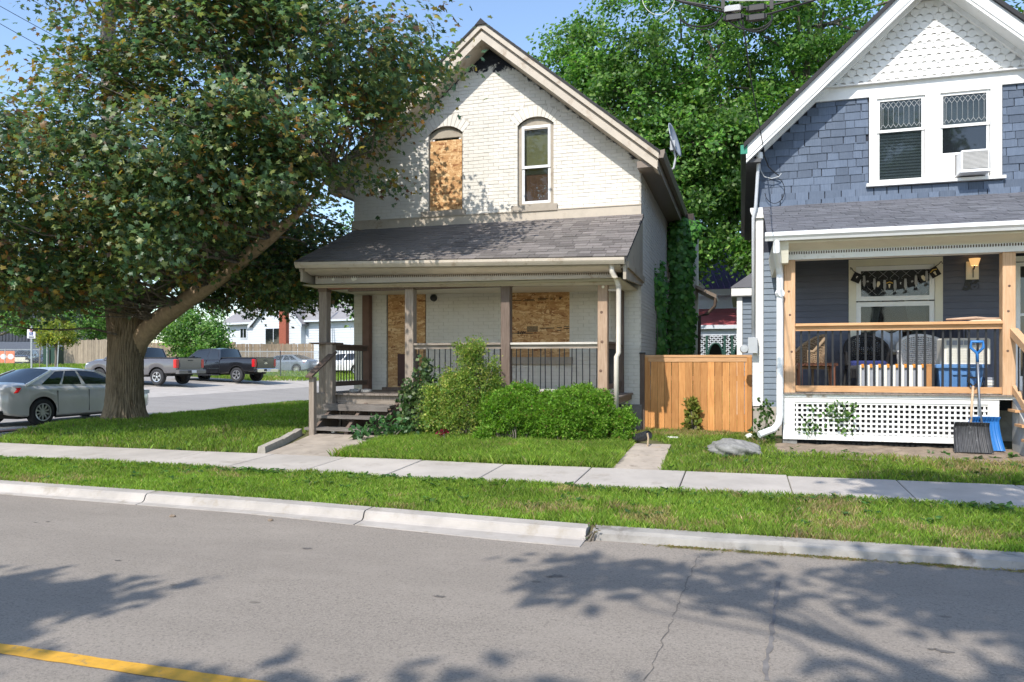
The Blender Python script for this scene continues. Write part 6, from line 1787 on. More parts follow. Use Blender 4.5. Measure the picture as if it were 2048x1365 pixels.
# old board fences
OLDB = [wood("old_fence_board", (.20, .15, .10), (.40, .31, .22), 'z', .85, .2, .3), wood("sunlit_fence_board", (.22, .175, .13), (.42, .35, .265), 'z', .85, .2, .3)]
def board_fence(name, label, a, b, z0, h, mat, bw=.15, group=None, dip=0.0):
    t = thing(name, label, "fence", (a.x, a.y, z0), group)
    L = (b - a).length; n = int(L / bw); d = (b - a) / L; th = math.atan2(d.y, d.x)
    me = MB().hexa([(-bw / 2 + .005, -.012, 0), (bw / 2 - .005, -.012, 0), (bw / 2 - .005, .012, 0), (-bw / 2 + .005, .012, 0), (-bw / 2 + .005, -.012, 1), (bw / 2 - .005, -.012, 1), (bw / 2 - .005, .012, 1), (-bw / 2 + .005, .012, 1)]).mesh("board", mat)
    for i in range(n):
        q = a + d * (i + .5) * bw
        piece("board", me, t, (q.x, q.y, z0 + dip * i / n), (0, rnd.uniform(-.01, .01), th), (1, 1, h + rnd.uniform(-.03, .03)))
    for zz in (.4, h - .35):
        mb = MB(); vslab(mb, a, b, z0 + zz, z0 + zz + .09, .04, -.06); mb.build("rail", mat, t)
    for i in range(0, n + 1, 16):
        q = a + d * i * bw; MB().box(q.x - .06, q.x + .06, q.y - .06 + .08, q.y + .06 + .08, z0, z0 + h + .12).build("post", mat, t)
fa, fb = away(128, 700, 63), away(232, 700, 58)
board_fence("board_fence", "sunlit old board fence left of the maple trunk", fa, fb, 1.0, 2.35, OLDB[1], .17, "old board fences")
fa, fb = away(225, 700, 58), away(470, 700, 56)
board_fence("board_fence", "grey old board fence behind the bush and the black pickup", fa, fb, .95, 2.1, OLDB[0], .17, "old board fences")
fa, fb = away(468, 700, 56), away(628, 700, 57)
board_fence("board_fence", "grey old board fence before the white house with a brick chimney", fa, fb, .95, 2.0, OLDB[0], .17, "old board fences")
# accessible parking sign
sp_ = away(63, 742, 34); sg = thing("parking_sign", "white accessible parking sign on a steel post", "sign", tuple(sp_))
MB().tube([tuple(sp_), (sp_.x, sp_.y, 3.25)], .035, 8).build("post", FENCE, sg)
ru = Vector((math.cos(PHI + .35), math.sin(PHI + .35), 0)); rn = Vector((ru.y, -ru.x, 0))
def signpt(x, z, o=.05): q = Vector((sp_.x, sp_.y, 0)) + ru * x + rn * o; return (q.x, q.y, z)
def signrect(x0, x1, z0, z1, o0, o1): return MB().hexa([signpt(x0, z0, o1), signpt(x1, z0, o1), signpt(x1, z0, o0), signpt(x0, z0, o0), signpt(x0, z1, o1), signpt(x1, z1, o1), signpt(x1, z1, o0), signpt(x0, z1, o0)])
zt = sp_.z + (742 - 657) * 34 / 1500
signrect(-.16, .16, zt - .46, zt, .035, .045).build("plate", M("sign_white", (.8, .8, .8), .5, .03, 5), sg)
SB = M("sign_blue", (.02, .05, .25), .5, .05, 5); SK = M("sign_black", (.02, .02, .02), .5); SRD = M("sign_red", (.55, .03, .03), .5)
signrect(-.075, .075, zt - .33, zt - .19, .046, .048).build("blue_panel", SB, sg)
mb = MB(); P2 = lambda x, z: signpt(x, z, .051)
for a, b in (((-.02, zt - .215), (-.015, zt - .265)), ((-.015, zt - .265), (.03, zt - .265)), ((.03, zt - .265), (.045, zt - .305)), ((-.015, zt - .24), (.025, zt - .24))): mb.beam(P2(*a), P2(*b), .012, .012)
for k in range(10):
    a0, a1 = 2.3 + k * .40, 2.3 + (k + 1) * .40; mb.beam(P2(-.005 + .042 * math.cos(a0), zt - .28 + .042 * math.sin(a0)), P2(-.005 + .042 * math.cos(a1), zt - .28 + .042 * math.sin(a1)), .01, .01)
mb.build("wheelchair_symbol", bpy.data.materials["sign_white"], sg)
mb = MB()
for k in range(16): mb.beam(P2(.06 * math.cos(k * .393), zt - .095 + .06 * math.sin(k * .393)), P2(.06 * math.cos((k + 1) * .393), zt - .095 + .06 * math.sin((k + 1) * .393)), .014, .014)
mb.beam(P2(-.042, zt - .053), P2(.042, zt - .137), .014, .014)
mb.build("prohibition_ring", SRD, sg)
MB().beam(P2(-.02, zt - .135), P2(-.02, zt - .055), .014, .01).beam(P2(-.02, zt - .06), P2(.02, zt - .062), .012, .012).beam(P2(-.02, zt - .095), P2(.02, zt - .093), .012, .012).beam(P2(.02, zt - .06), P2(.02, zt - .095), .012, .012).build("letter", SK, sg)
for k in range(2): MB().beam(P2(-.1, zt - .38 - k * .035), P2(.1, zt - .38 - k * .035), .012, .014).build("lettering_line", SK, sg)
# green utility box, young tree with stakes
ub = away(107, 735, 52)
bx = thing("utility_box", "dark green utility cabinet beside the young yellow tree", "utility box", (ub.x, ub.y, gz1(ub.x, ub.y)))
zb_ = gz1(ub.x, ub.y)
GB = M("utility_green", (.012, .045, .03), .5, .1, 5)
b_o = obox(MB(), (ub.x, ub.y), Vector((.95, .3, 0)).normalized(), .95, .8, zb_ - .1, ub.z + 1.38).build("cabinet", GB, bx)
obox(MB(), (ub.x, ub.y), Vector((.95, .3, 0)).normalized(), 1.0, .86, ub.z + 1.38, ub.z + 1.44).build("lid", GB, bx)
obox(MB(), (ub.x + .12, ub.y - .42), Vector((.95, .3, 0)).normalized(), .06, .04, zb_ + .1, ub.z + 1.3).build("door_edge", BLKPL, bx)
yt = away(112, 737, 45)
ytree = tree("young_tree", "small yellow green staked tree near the parking sign", "tree", (yt.x, yt.y, yt.z - .3), 1.9, .09,
     [((yt.x, yt.y, yt.z + 2.25), (1.15, .9, .85), 60), ((yt.x - .5, yt.y, yt.z + 1.75), (.8, .6, .45), 30), ((yt.x + .5, yt.y, yt.z + 1.8), (.7, .6, .5), 30)], 40, .28, .13, [(.26, .28, .04), (.2, .25, .04), (.14, .2, .04), (.34, .32, .06)], [3, 3, 2, 1])
for k, (dx, ln) in enumerate(((-.95, .1), (-.35, .0), (.42, .12))):
    tag(MB().tube([(yt.x + dx, yt.y - .3, yt.z - .3), (yt.x + dx + ln, yt.y - .3, yt.z + 1.65)], .03, 6).build("stake", FENCE if k else OLDB[1]), ["leaning wooden stake between the parking sign and green cabinet", "pale metal stake before the green utility cabinet", "pale metal stake close to the young tree's trunk"][k], "stake", "stakes round the young tree")
# bushes and trees behind the trucks
q = away(395, 700, 52)
tree("bushy_tree", "bright green bushy tree overhanging the old fence behind the pickups", "tree", (q.x, q.y, .9), 1.4, .14, [((q.x, q.y, 3.2), (2.5, 1.6, 1.7), 110), ((q.x + 1.4, q.y - .2, 2.6), (1.2, 1.0, .8), 40), ((q.x - 1.2, q.y, 4.0), (1.6, 1.2, 1.2), 50)], 50, .42, .2, G1, [3, 4, 2, 2])
q = away(180, 660, 66)
tree("bushy_tree", "green bushy tree above the sunlit old fence", "tree", (q.x, q.y, 1.0), 2, .2, [((q.x, q.y, 5.0), (4.5, 2, 1.6), 110), ((q.x + 2, q.y, 5.8), (2.5, 2, 1.8), 50)], 45, .5, .24, G1, [4, 3, 3, 1])
q = away(22, 640, 60)
tree("bushy_tree", "pale green tree hanging before the dark metal building", "tree", (q.x - 1.5, q.y, 1.0), 3, .2, [((q.x, q.y, 5.0), (2.3, 1.5, 1.0), 50), ((q.x + 1.4, q.y, 4.4), (1.3, 1, .7), 26), ((q.x - 1.4, q.y, 5.8), (2.2, 1.5, 1.2), 40)], 40, .4, .2, G1, [2, 4, 1, 3])
for k, (px, tt, h, wd) in enumerate(((250, 95, 11, 8), (380, 100, 13, 9), (560, 92, 12, 9), (700, 90, 10.5, 7), (90, 125, 13, 10), (-60, 130, 14, 11))):
    q = away(px, 700, tt)
    tree("distant_tree", ["distant tree behind the maple's trunk", "distant tree rising behind the bushy tree by the fence", "distant tree behind the white house chimney", "distant tree showing over the white house roof by the porch post", "distant tree over the dark metal building", "distant tree at the far corner of the metal building"][k], "tree", (q.x, q.y, 1.0), h * .3, .3, [((q.x, q.y, h * .62), (wd * .55, wd * .45, h * .42), 110)], 45, .9, .38, G1, [4, 3, 3, 1], group="distant trees")
# white house with a brick chimney
A = away(455, 700, 72); B = away(735, 700, 64)
wh = thing("white_house", "white sided bungalow with a red brick chimney beyond the old fence", "house", (A.x, A.y, 1.0))
uu = (Vector((B.x, B.y, 0)) - Vector((A.x, A.y, 0))); Lw = uu.length; uu.normalize(); vv = Vector((-uu.y, uu.x, 0))
WSD = M("white_siding", (.56, .59, .63), .55, .04, 5); WRF = shingle_mat("grey_far_roof", (.22, .21, .215), (.32, .31, .31), .1)
def wp(s, d, z): q = Vector((A.x, A.y, 0)) + uu * s + vv * d; return (q.x, q.y, z)
def wbox(mb, s0, s1, d0, d1, z0, z1): return mb.hexa([wp(s0, d0, z0), wp(s1, d0, z0), wp(s1, d1, z0), wp(s0, d1, z0), wp(s0, d0, z1), wp(s1, d0, z1), wp(s1, d1, z1), wp(s0, d1, z1)])
def s_of(px):      # distance along the front of the house seen along a bearing
    d = bearing(px, 724); 
    a = np.array([[d[0], -uu.x], [d[1], -uu.y]]); return float(np.linalg.solve(a, np.array([A.x, A.y]))[1])
def z_of(px, py, dd=0.0):
    d = bearing(px, py); a = np.array([[d[0], -uu.x], [d[1], -uu.y]]); t_ = float(np.linalg.solve(a, np.array([A.x, A.y]))[0]); return EYE + d[2] * t_
ze = z_of(520, 648); s_g0, s_g1, s_gp = s_of(516), s_of(612), s_of(566); zp = z_of(566, 588)
wallm = wbox(MB(), 0, Lw + 6, .0, 8, .8, ze).build("wall", WSD, wh)
gm = MB().poly([wp(s_g0, -.6, .8), wp(s_g1, -.6, .8), wp(s_g1, -.6, ze - .1), wp(s_gp, -.6, zp), wp(s_g0, -.6, ze - .1)]).poly([wp(s_g1, -.6, .8), wp(s_g1, 0, .8), wp(s_g1, 0, ze), wp(s_g1, -.6, ze)]).poly([wp(s_g0, 0, .8), wp(s_g0, -.6, .8), wp(s_g0, -.6, ze), wp(s_g0, 0, ze)])
gm.build("gable_wall", WSD, wh)
sidn = MB(); z = 1.0
while z < zp:
    s0, s1 = (s_g0, s_g1) if z < ze - .2 else (s_g0 + (s_gp - s_g0) * (z - ze + .1) / (zp - ze + .1) + .1, s_g1 - (s_g1 - s_gp) * (z - ze + .1) / (zp - ze + .1) - .1)
    if s1 > s0 + .2:
        sidn.hexa([wp(s0, -.63, z), wp(s1, -.63, z), wp(s1, -.6, z), wp(s0, -.6, z), wp(s0, -.605, z + .22), wp(s1, -.605, z + .22), wp(s1, -.6, z + .22), wp(s0, -.6, z + .22)])
    if z < ze - .2:
        for a_, b_2 in ((0, s_g0), (s_g1, Lw + 6)): sidn.hexa([wp(a_, -.03, z), wp(b_2, -.03, z), wp(b_2, 0, z), wp(a_, 0, z), wp(a_, -.005, z + .22), wp(b_2, -.005, z + .22), wp(b_2, 0, z + .22), wp(a_, 0, z + .22)])
    z += .225
sidn.build("siding_boards", WSD, wh, kind="stuff")
zr = z_of(690, 583) 
MB().hexa([wp(-.5, -.5, ze), wp(Lw + 6.5, -.5, ze), wp(Lw + 6.5, 4, zr), wp(-.5, 4, zr), wp(-.5, -.5, ze + .12), wp(Lw + 6.5, -.5, ze + .12), wp(Lw + 6.5, 4, zr + .12), wp(-.5, 4, zr + .12)]).hexa([wp(-.5, 4, zr), wp(Lw + 6.5, 4, zr), wp(Lw + 6.5, 8.5, ze), wp(-.5, 8.5, ze), wp(-.5, 4, zr + .12), wp(Lw + 6.5, 4, zr + .12), wp(Lw + 6.5, 8.5, ze + .12), wp(-.5, 8.5, ze + .12)]).build("roof", WRF, wh)
gr = MB()
for sa in (s_g0 - .35, s_g1 + .35):
    za = ze - .35
    gr.hexa([wp(s_gp, -.9, zp + .05), wp(sa, -.9, za), wp(sa, 4, za), wp(s_gp, 4, zp + .05), wp(s_gp, -.9, zp + .2), wp(sa, -.9, za + .15), wp(sa, 4, za + .15), wp(s_gp, 4, zp + .2)])
gr.build("gable_roof", WRF, wh, kind="stuff")
for sa in (s_g0 - .35, s_g1 + .35):
    MB().hexa([wp(s_gp, -.94, zp - .12), wp(sa, -.94, ze - .52), wp(sa, -.9, ze - .52), wp(s_gp, -.9, zp - .12), wp(s_gp, -.94, zp + .18), wp(sa, -.94, ze - .22), wp(sa, -.9, ze - .22), wp(s_gp, -.9, zp + .18)]).build("verge_board", WSD, wh)
wbox(MB(), s_of(455), s_g0 - .3, -.6, -.45, ze - .02, ze + .14).build("gutter", WSD, wh); wbox(MB(), s_g1 + .3, Lw + 6, -.6, -.45, ze - .02, ze + .14).build("gutter", WSD, wh)
chs0, chs1 = s_of(574.5), s_of(588)
ch = wbox(MB(), chs0, chs1, -1.0, -.63, .8, z_of(580, 572)).build("chimney", M("chimney_red_brick", (.30, .085, .05), .85, .25, 12, .4, 40), wh)
cb = MB(); z = .85
while z < z_of(580, 574):
    wbox(cb, chs0 - .006, chs1 + .006, -1.008, -.622, z, z + .062); z += .075
cb.build("chimney_brickwork", bpy.data.materials["chimney_red_brick"], ch, kind="stuff")
def wwin(px0, px1, py0, py1, d, mull=True):
    s0, s1 = s_of(px0), s_of(px1); z1, z0 = z_of((px0 + px1) / 2, py0), z_of((px0 + px1) / 2, py1)
    f = MB(); wbox(f, s0, s1, d - .05, d - .0, z0, z1); f = f.build("window", WSD, wh)
    m = (s0 + s1) / 2
    for a_, b_2 in ((s0 + .1, m - .04), (m + .04, s1 - .1)): wbox(MB(), a_, b_2, d - .07, d - .052, z0 + .1, z1 - .1).build("pane", CARGLASS, f)
wwin(541, 575, 656, 700, -.63); wwin(481, 495, 656, 678, -.03)
MB().tube([wp(s_of(668), -1.0, .8), wp(s_of(663), -1.0, z_of(665, 585))], .05, 6).tube([wp(s_of(676), -1.0, .8), wp(s_of(664), -1.05, z_of(665, 580))], .05, 6).build("service_cable", BLKPL, wh)
# house behind the cedar fence, purple metal roof, red porch roof and lattice arches
hb = thing("rear_house", "white house behind the fence with purple metal roof and red porch", "house", (-1.2, 31.5, .34))
PRP = M("purple_metal_roof", (.17, .10, .33), .45, .12, 2); RED = M("red_metal_roof", (.36, .075, .085), .5, .3, 2.2)
def zz(py, Y, px=1440): return at(px, py, Y).z
yb = 33.0
wl2 = MB().box(-4.5, 3, yb, yb + 6, .2, zz(576, yb)).build("wall", WSD, hb)
sb = MB(); z = zz(640, yb)
while z < zz(580, yb): sb.hexa([(-4.5, yb - .03, z), (3, yb - .03, z), (3, yb, z), (-4.5, yb, z), (-4.5, yb - .004, z + .28), (3, yb - .004, z + .28), (3, yb, z + .28), (-4.5, yb, z + .28)]); z += .29
sb.build("siding_boards", WSD, wl2, kind="stuff")
z0, z1 = zz(580, yb - .4), zz(470, yb + 3)
MB().hexa([(-1.6, yb - .4, z0), (3.5, yb - .4, z0), (3.5, yb + 3, z1), (-2.9, yb + 3, z1), (-1.6, yb - .4, z0 + .05), (3.5, yb - .4, z0 + .05), (3.5, yb + 3, z1 + .05), (-2.9, yb + 3, z1 + .05)]).build("metal_roof", PRP, hb)
rb = MB()
for k in range(22):
    f = k / 21; xa = -1.6 + 5.1 * f; xb = -2.9 + 6.4 * f
    rb.beam((xa, yb - .4, z0 + .07), (xb, yb + 3, z1 + .07), .06, .05)
rb.build("roof_ribs", PRP, hb, kind="stuff")
MB().beam((-2.95, yb - .3, zz(510, yb)), (-1.55, yb - .42, z0 + .02), .12, .3).build("gable_board", WSD, hb)
MB().poly([(-4.5, yb - .1, z0), (-1.7, yb - .1, z0), (-2.9, yb - .1, zz(535, yb)), (-4.5, yb - .1, zz(500, yb))]).build("gable_wall", WSD, hb)
MB().box(-2.2, 3, yb - .5, yb - .38, z0 - .25, z0 + .02).build("gutter", WSD, hb)
yp = 30.5
r0, r1 = zz(652, yp), zz(620, yb - .1)
MB().hexa([(-4.5, yp, r0), (3, yp, r0), (3, yb - .1, r1), (-4.5, yb - .1, r1), (-4.5, yp, r0 + .05), (3, yp, r0 + .05), (3, yb - .1, r1 + .05), (-4.5, yb - .1, r1 + .05)]).build("porch_roof", RED, hb)
MB().box(-4.5, 3, yp - .1, yp + .02, r0 - .12, r0 + .03).build("porch_gutter", WSD, hb)
MB().box(-4.5, 3, yp + .1, yp + .16, zz(671, yp), r0 - .1).build("porch_frieze", WSD, hb)
GRN = M("dark_green_trim", (.015, .06, .045), .5, .1, 5)
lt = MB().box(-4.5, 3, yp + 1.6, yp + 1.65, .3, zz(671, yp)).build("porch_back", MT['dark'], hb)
zt_, zb2 = zz(671, yp), zz(712, yp)
for px in (1398, 1413, 1449, 1464, 1483): x = at(px, 690, yp).x; MB().box(x - .045, x + .045, yp + .05, yp + .12, .3, zt_).build("arch_post", GRN, hb)
la = MB()
for (pa, pb, arch) in ((1400, 1412, 0), (1415, 1447, 1), (1451, 1462, 0), (1466, 1500, 1)):
    xa, xb = at(pa, 690, yp).x, at(pb, 690, yp).x; st_ = .16
    k = -10
    while k < 30:
        for sgn in (1, -1):
            n_ = 14
            for i in range(n_):
                za = zb2 + (zt_ - zb2) * i / n_; zc = zb2 + (zt_ - zb2) * (i + 1) / n_
                x0 = xa + k * st_ + sgn * (za - zb2); x1 = xa + k * st_ + sgn * (zc - zb2)
                if min(x0, x1) < xa or max(x0, x1) > xb: continue
                if arch:
                    c_ = (xa + xb) / 2; hw = (xb - xa) / 2 - .03
                    if ((x0 + x1) / 2 - c_) ** 2 / hw ** 2 + ((za + zc) / 2 - zb2) ** 2 / ((zt_ - zb2) * .62) ** 2 < 1: continue
                la.beam((x0, yp + .08, za), (x1, yp + .08, zc), .012, .045)
        k += 1
la.build("lattice", WSD, hb, kind="stuff")
for pa, pb in ((1415, 1447), (1466, 1500)):
    xa, xb = at(pa, 690, yp).x, at(pb, 690, yp).x; c_ = (xa + xb) / 2; hw = (xb - xa) / 2 - .03
    MB().tube([(c_ + hw * math.cos(a), yp + .08, zb2 + (zt_ - zb2) * .62 * math.sin(a)) for a in np.linspace(0, math.pi, 16)], .035, 6).build("arch_trim", GRN, hb)
q = at(1396, 498, 30.5)
shrub("pink_blossom", "cluster of pink blossom beside the purple metal roof", (q.x, q.y), [((q.x, q.y, q.z), (.35, .3, .28), 40)], 8, .12, [(.62, .12, .17), (.7, .25, .28)], [1, 1], SIMPLE, cat="blossom", spread=.12, stems=True)
# ------------------------------------------------------------------ cedar fence between the houses
fy = 14.2
cf = thing("cedar_fence", "new orange cedar board fence joining the two houses", "fence", (-.7, fy, .3))
n = 15; xa, xb = -1.76, .185; bw = (xb - xa) / n
me = [MB().box(-bw / 2 + .003, bw / 2 - .003, -.011, .011, 0, 1).mesh("board", MT['cedar'])]
for i in range(n):
    piece("board", me[0], cf, (xa + (i + .5) * bw, fy + (rnd.uniform(-.004, .004)), .28 + rnd.uniform(-.01, .01)), (0, rnd.uniform(-.003, .003), 0), (1, 1, 1.40))
MB().box(xa, xb, fy - .03, fy + .07, 1.685, 1.725).build("cap_rail", MT['cedarx'], cf)
MB().box(xa, xb, fy - .02, fy - .012, 1.60, 1.684).build("trim_rail", MT['cedarx'], cf)
for z in (.55, 1.25): MB().box(xa, xb, fy + .012, fy + .05, z, z + .09).build("back_rail", MT['cedarx'], cf)
for x in (xa + .045, xb - .045): MB().cbox(x - .045, x + .045, fy - .035, fy - .012, .28, 1.684, .004).build("end_post", MT['cedar'], cf)
MB().cbox(xa - .06, xa + .03, fy - .06, fy + .03, .3, 1.75).build("post", MT['darkwood'], cf)
MB().cbox(xa - .07, xa + .04, fy - .07, fy + .04, 1.75, 1.775).build("post_cap", MT['black'], cf)

# ------------------------------------------------------------------ boulder, shovels, pipe and litter
def rock(name, label, c, r, seed, mat, cat="rock"):
    rg = np.random.default_rng(seed); off = rg.uniform(0, 9, 3)
    def f(u, v):
        a, b = 2 * math.pi * u, math.pi * (v - .5)
        d = Vector((math.cos(a) * math.cos(b), math.sin(a) * math.cos(b), math.sin(b)))
        k = 1 + .10 * math.sin(d.x * 4 + off[0]) + .08 * math.sin(d.y * 5 + off[1] + d.z * 3) + .05 * math.sin(d.x * 9 + d.z * 8 + off[2]) + .03 * math.sin(d.x * 17 + d.y * 13) + .02 * math.sin(d.z * 23 + d.x * 19)
        if d.z > 0: k *= 1 - .12 * d.z
        return (c[0] + d.x * r[0] * k, c[1] + d.y * r[1] * k, c[2] + d.z * r[2] * k)
    return tag(auto_smooth(MB().grid(f, 56, 28).build(name, mat), 50), label, cat)
bq = at(1467, 905, 11.05)
rock("boulder", "low grey granite boulder on the lawn beside the side path", (bq.x, 11.05, .36), (.40, .27, .15), 4, MT['stone'])
sv = thing("snow_shovel", "black bladed snow shovel leaning on the white skirt lattice", "snow shovel", (3.0, 11.6, .36), "snow shovels by the cedar steps")
BLA = M("scuffed_black_plastic", (.045, .046, .05), .55, .5, 7, .2, 60, dirt=((.3, .3, .3), .12, 14), stretch=(6, 1, 1.2))
def scoop(cx, cy, cz, w, h, mat, parent, tilt, yaw=0.0, top=1.0, nm="blade"):
    def f(u, v):
        x = (u - .5) * w * (1.0 - .10 * v); z = v * h
        y = .035 * math.sin(math.pi * min(1, v * .95)) + tilt * z + .012 * (1 if int(u * 22) % 2 else 0) - .05 * (abs(u - .5) * 2) ** 5 - .05 * max(0, v - .85) / .15
        xr, yr = x * math.cos(yaw) - y * math.sin(yaw), x * math.sin(yaw) + y * math.cos(yaw)
        return (cx + xr, cy + yr, cz + z)
    o = MB().grid(f, 44, 14).build(nm, mat, parent)
    so_ = o.modifiers.new("thickness", 'SOLIDIFY'); so_.thickness = .008
    return o
scoop(3.02, 11.60, .365, .46, .40, BLA, sv, .35)
MB().tube([(3.03, 11.765, .70), (3.06, 11.83, .95), (3.10, 11.915, 1.26)], .017, 8).build("shaft", M("wooden_shaft", (.50, .36, .24), .6, .15, 10), sv, smooth=True)
MB().tube([(3.10, 11.915, 1.25), (3.03, 11.91, 1.33), (3.04, 11.905, 1.38), (3.17, 11.905, 1.38), (3.18, 11.91, 1.33), (3.10, 11.915, 1.25)], .013, 7).build("grip", MT['black'], sv)
sb2 = thing("snow_shovel", "blue snow shovel with blue handle behind the black one", "snow shovel", (3.2, 11.75, .36), "snow shovels by the cedar steps")
BLUEP = M("blue_plastic", (.03, .18, .50), .45, .1, 5, .05, 30)
scoop(3.23, 11.78, .375, .44, .46, BLUEP, sb2, .25, .25)
MB().tube([(3.2, 11.80, .5), (3.17, 11.88, 1.0), (3.15, 11.895, 1.62)], .016, 8).build("shaft", M("grey_shaft", (.22, .24, .27), .4, .1, 8, metal=.6), sb2, smooth=True)
MB().tube([(3.15, 11.895, 1.6), (3.14, 11.89, 1.72), (3.06, 11.885, 1.80), (3.07, 11.88, 1.88), (3.21, 11.88, 1.88), (3.22, 11.885, 1.80), (3.15, 11.89, 1.72)], .020, 8).build("grip", BLUEP, sb2, smooth=True)
dp = at(1295, 884, 11.5)
dpp = thing("drain_pipe", "short black corrugated drain pipe end by the side path", "pipe", (dp.x - .2, 11.6, .38))
MB().tube([(dp.x - .25, 11.7, .40), (dp.x - .08, 11.55, .44), (dp.x + .03, 11.45, .50)], .06, 14, False).build("pipe", M("drain_plastic", (.03, .03, .035), .5, .2, 10), dpp, smooth=True)
mb = MB()
for k in range(9):
    t_ = k / 9; q = Vector((dp.x - .25, 11.7, .40)).lerp(Vector((dp.x + .03, 11.45, .50)), t_); mb.tube([q, q + Vector((.012, -.011, .004))], .067, 12)
mb.build("ridges", bpy.data.materials["drain_plastic"], dpp, kind="stuff")
tag(MB().tube([(dp.x + .02, 11.3, .3), (dp.x + .03, 11.35, .45), (dp.x + .01, 11.4, .52)], .014, 6).tube([(dp.x - .1, 11.2, .31), (dp.x + .05, 11.25, .32), (dp.x + .22, 11.28, .33)], .012, 6).build("stick", M("dry_stick", (.34, .25, .16), .9)), "dry twigs dropped on the side path by the black pipe", "stick")
lq = at(1342, 878, 12.3)
tag(MB().beam((lq.x - .1, 12.32, gz1(lq.x, 12.3) + .03), (lq.x + .12, 12.22, gz1(lq.x, 12.3) + .035), .04, .02).build("paint_stick", MT['white']), "white offcut lying in the grass before the cedar fence", "litter")
lq = at(1499, 872, 12.6)
rock("foam_lump", "crumpled white lump of litter before the cedar fence's right end", (lq.x, 12.6, gz1(lq.x, 12.6) + .05), (.08, .06, .05), 9, MT['white'], "litter")
tw_ = thing("toy_car", "dark toy with a white wheel lying under the bottom step", "toy", (-6.85, 11.6, .35))
MB().cbox(-6.98, -6.76, 11.66, 11.8, .37, .46, .02).build("body", MT['black'], tw_)
MB().lathe([(0, -.03), (.045, -.025), (.05, .02)], (-6.83, 11.64, .40), 12, 'y').build("wheel", MT['white'], tw_)
for k, (x, y, c_) in enumerate(((-6.45, 11.72, (.05, .05, .06)), (-6.25, 11.7, (.12, .05, .05)), (-6.1, 11.78, (.3, .3, .32)), (-5.62, 11.62, (.16, .2, .34)))):
    rock("rubbish", ["black rubbish scrap under the middle of the bottom step", "dark red rubbish scrap under the bottom step", "grey rubbish scrap under the end of the bottom step", "blue grey rubbish by the big leaved weed"][k], (x, y, .38), (.09, .06, .045), 20 + k, M("rubbish_%d" % k, c_, .7, .3, 12), "rubbish")
rock("pebble", "pale pebble at the end of the new kerb", (*ontoroad(1166, 1084), .02), (.025, .02, .016), 31, MT['kerb'], "pebble")
shrub("kerb_weed", "dark dry weed in the gap between new and old kerb", (-1.29, 6.60), [((-1.26, 6.60, .08), (.04, .03, .06), 7)], 4, .03, [(.09, .12, .05), (.2, .16, .09)], [1, 1], SIMPLE, cat="weed", spread=.04)
rock("road_stone", "small tan stone on the road before the left kerb section", (*ontoroad(345, 1035), .012), (.03, .025, .018), 33, MT['dirt'], "pebble")
rock("road_stone", "small tan stone on the road below the second kerb joint", (*ontoroad(541, 1043), .012), (.028, .022, .016), 34, MT['dirt'], "pebble")

# ------------------------------------------------------------------ satellite dish
dx = thing("satellite_dish", "grey satellite dish fixed at the brick house eave", "satellite dish", (-1.42, 15.3, 5.4))
c0 = Vector((-1.33, 15.4, 6.05)); nrm = Vector((.95, -.18, .27)).normalized(); ua = nrm.cross(Vector((0, 0, 1))).normalized(); ub_ = ua.cross(nrm)
def dish(u, v):
    a = 2 * math.pi * u; r_ = v * .34
    p_ = c0 + ua * (r_ * math.cos(a) * .9) + ub_ * (r_ * math.sin(a) * 1.05) + nrm * (.55 * r_ * r_)
    return tuple(p_)
o = MB().grid(dish, 32, 8).build("reflector", M("dish_grey", (.36, .39, .43), .5, .06, 5), dx, smooth=True)
sm_ = o.modifiers.new("thickness", 'SOLIDIFY'); sm_.thickness = .012
MB().tube([(-1.42, 15.4, 5.44), (-1.30, 15.4, 5.50), (-1.26, 15.4, 5.72), (-1.31, 15.4, 5.95)], .024, 8).build("mast", MT['greyplastic'], dx, smooth=True)
MB().box(-1.37, -1.27, 15.36, 15.46, 5.86, 6.05).build("bracket", MT['greyplastic'], dx)

# ------------------------------------------------------------------ overhead cables
CAB = M("black_cable", (.012, .012, .014), .5)
def cable(name, label, pts, r, cat="cable", group=None, mat=CAB, n=24, sag=0.0):
    P = [Vector(p) for p in pts]; out = []
    for a, b in zip(P[:-1], P[1:]):
        for i in range(n): t_ = i / n; q = a.lerp(b, t_); out.append(q - Vector((0, 0, sag * 4 * t_ * (1 - t_))))
    out.append(P[-1])
    return tag(MB().tube(out, r, 6).build(name, mat), label, cat, group)
yo = 8.2
w = lambda px, py, Y=yo: at(px, py, Y)
cable("overhead_cable", "upper black overhead cable dipping to the splice cases", [w(1150, -60), w(1360, 2), w(1447, 17), w(1530, 14), w(1590, 0), w(1700, -40)], .012, group="overhead cables by the blue house", n=6)
cable("overhead_cable", "lower black overhead cable between the two rows of splice cases", [w(1200, -60), w(1365, 5), w(1450, 25), w(1500, 34), w(1540, 28), w(1625, 2), w(1760, -50)], .011, group="overhead cables by the blue house", n=6)
cable("overhead_cable", "thin pale steel strand along the very top by the splice cases", [w(1180, -30), w(1360, -4), w(1480, 2), w(1640, 0), w(1800, -30)], .007, group="overhead cables by the blue house", n=6, mat=M("steel_strand", (.4, .4, .4), .5))
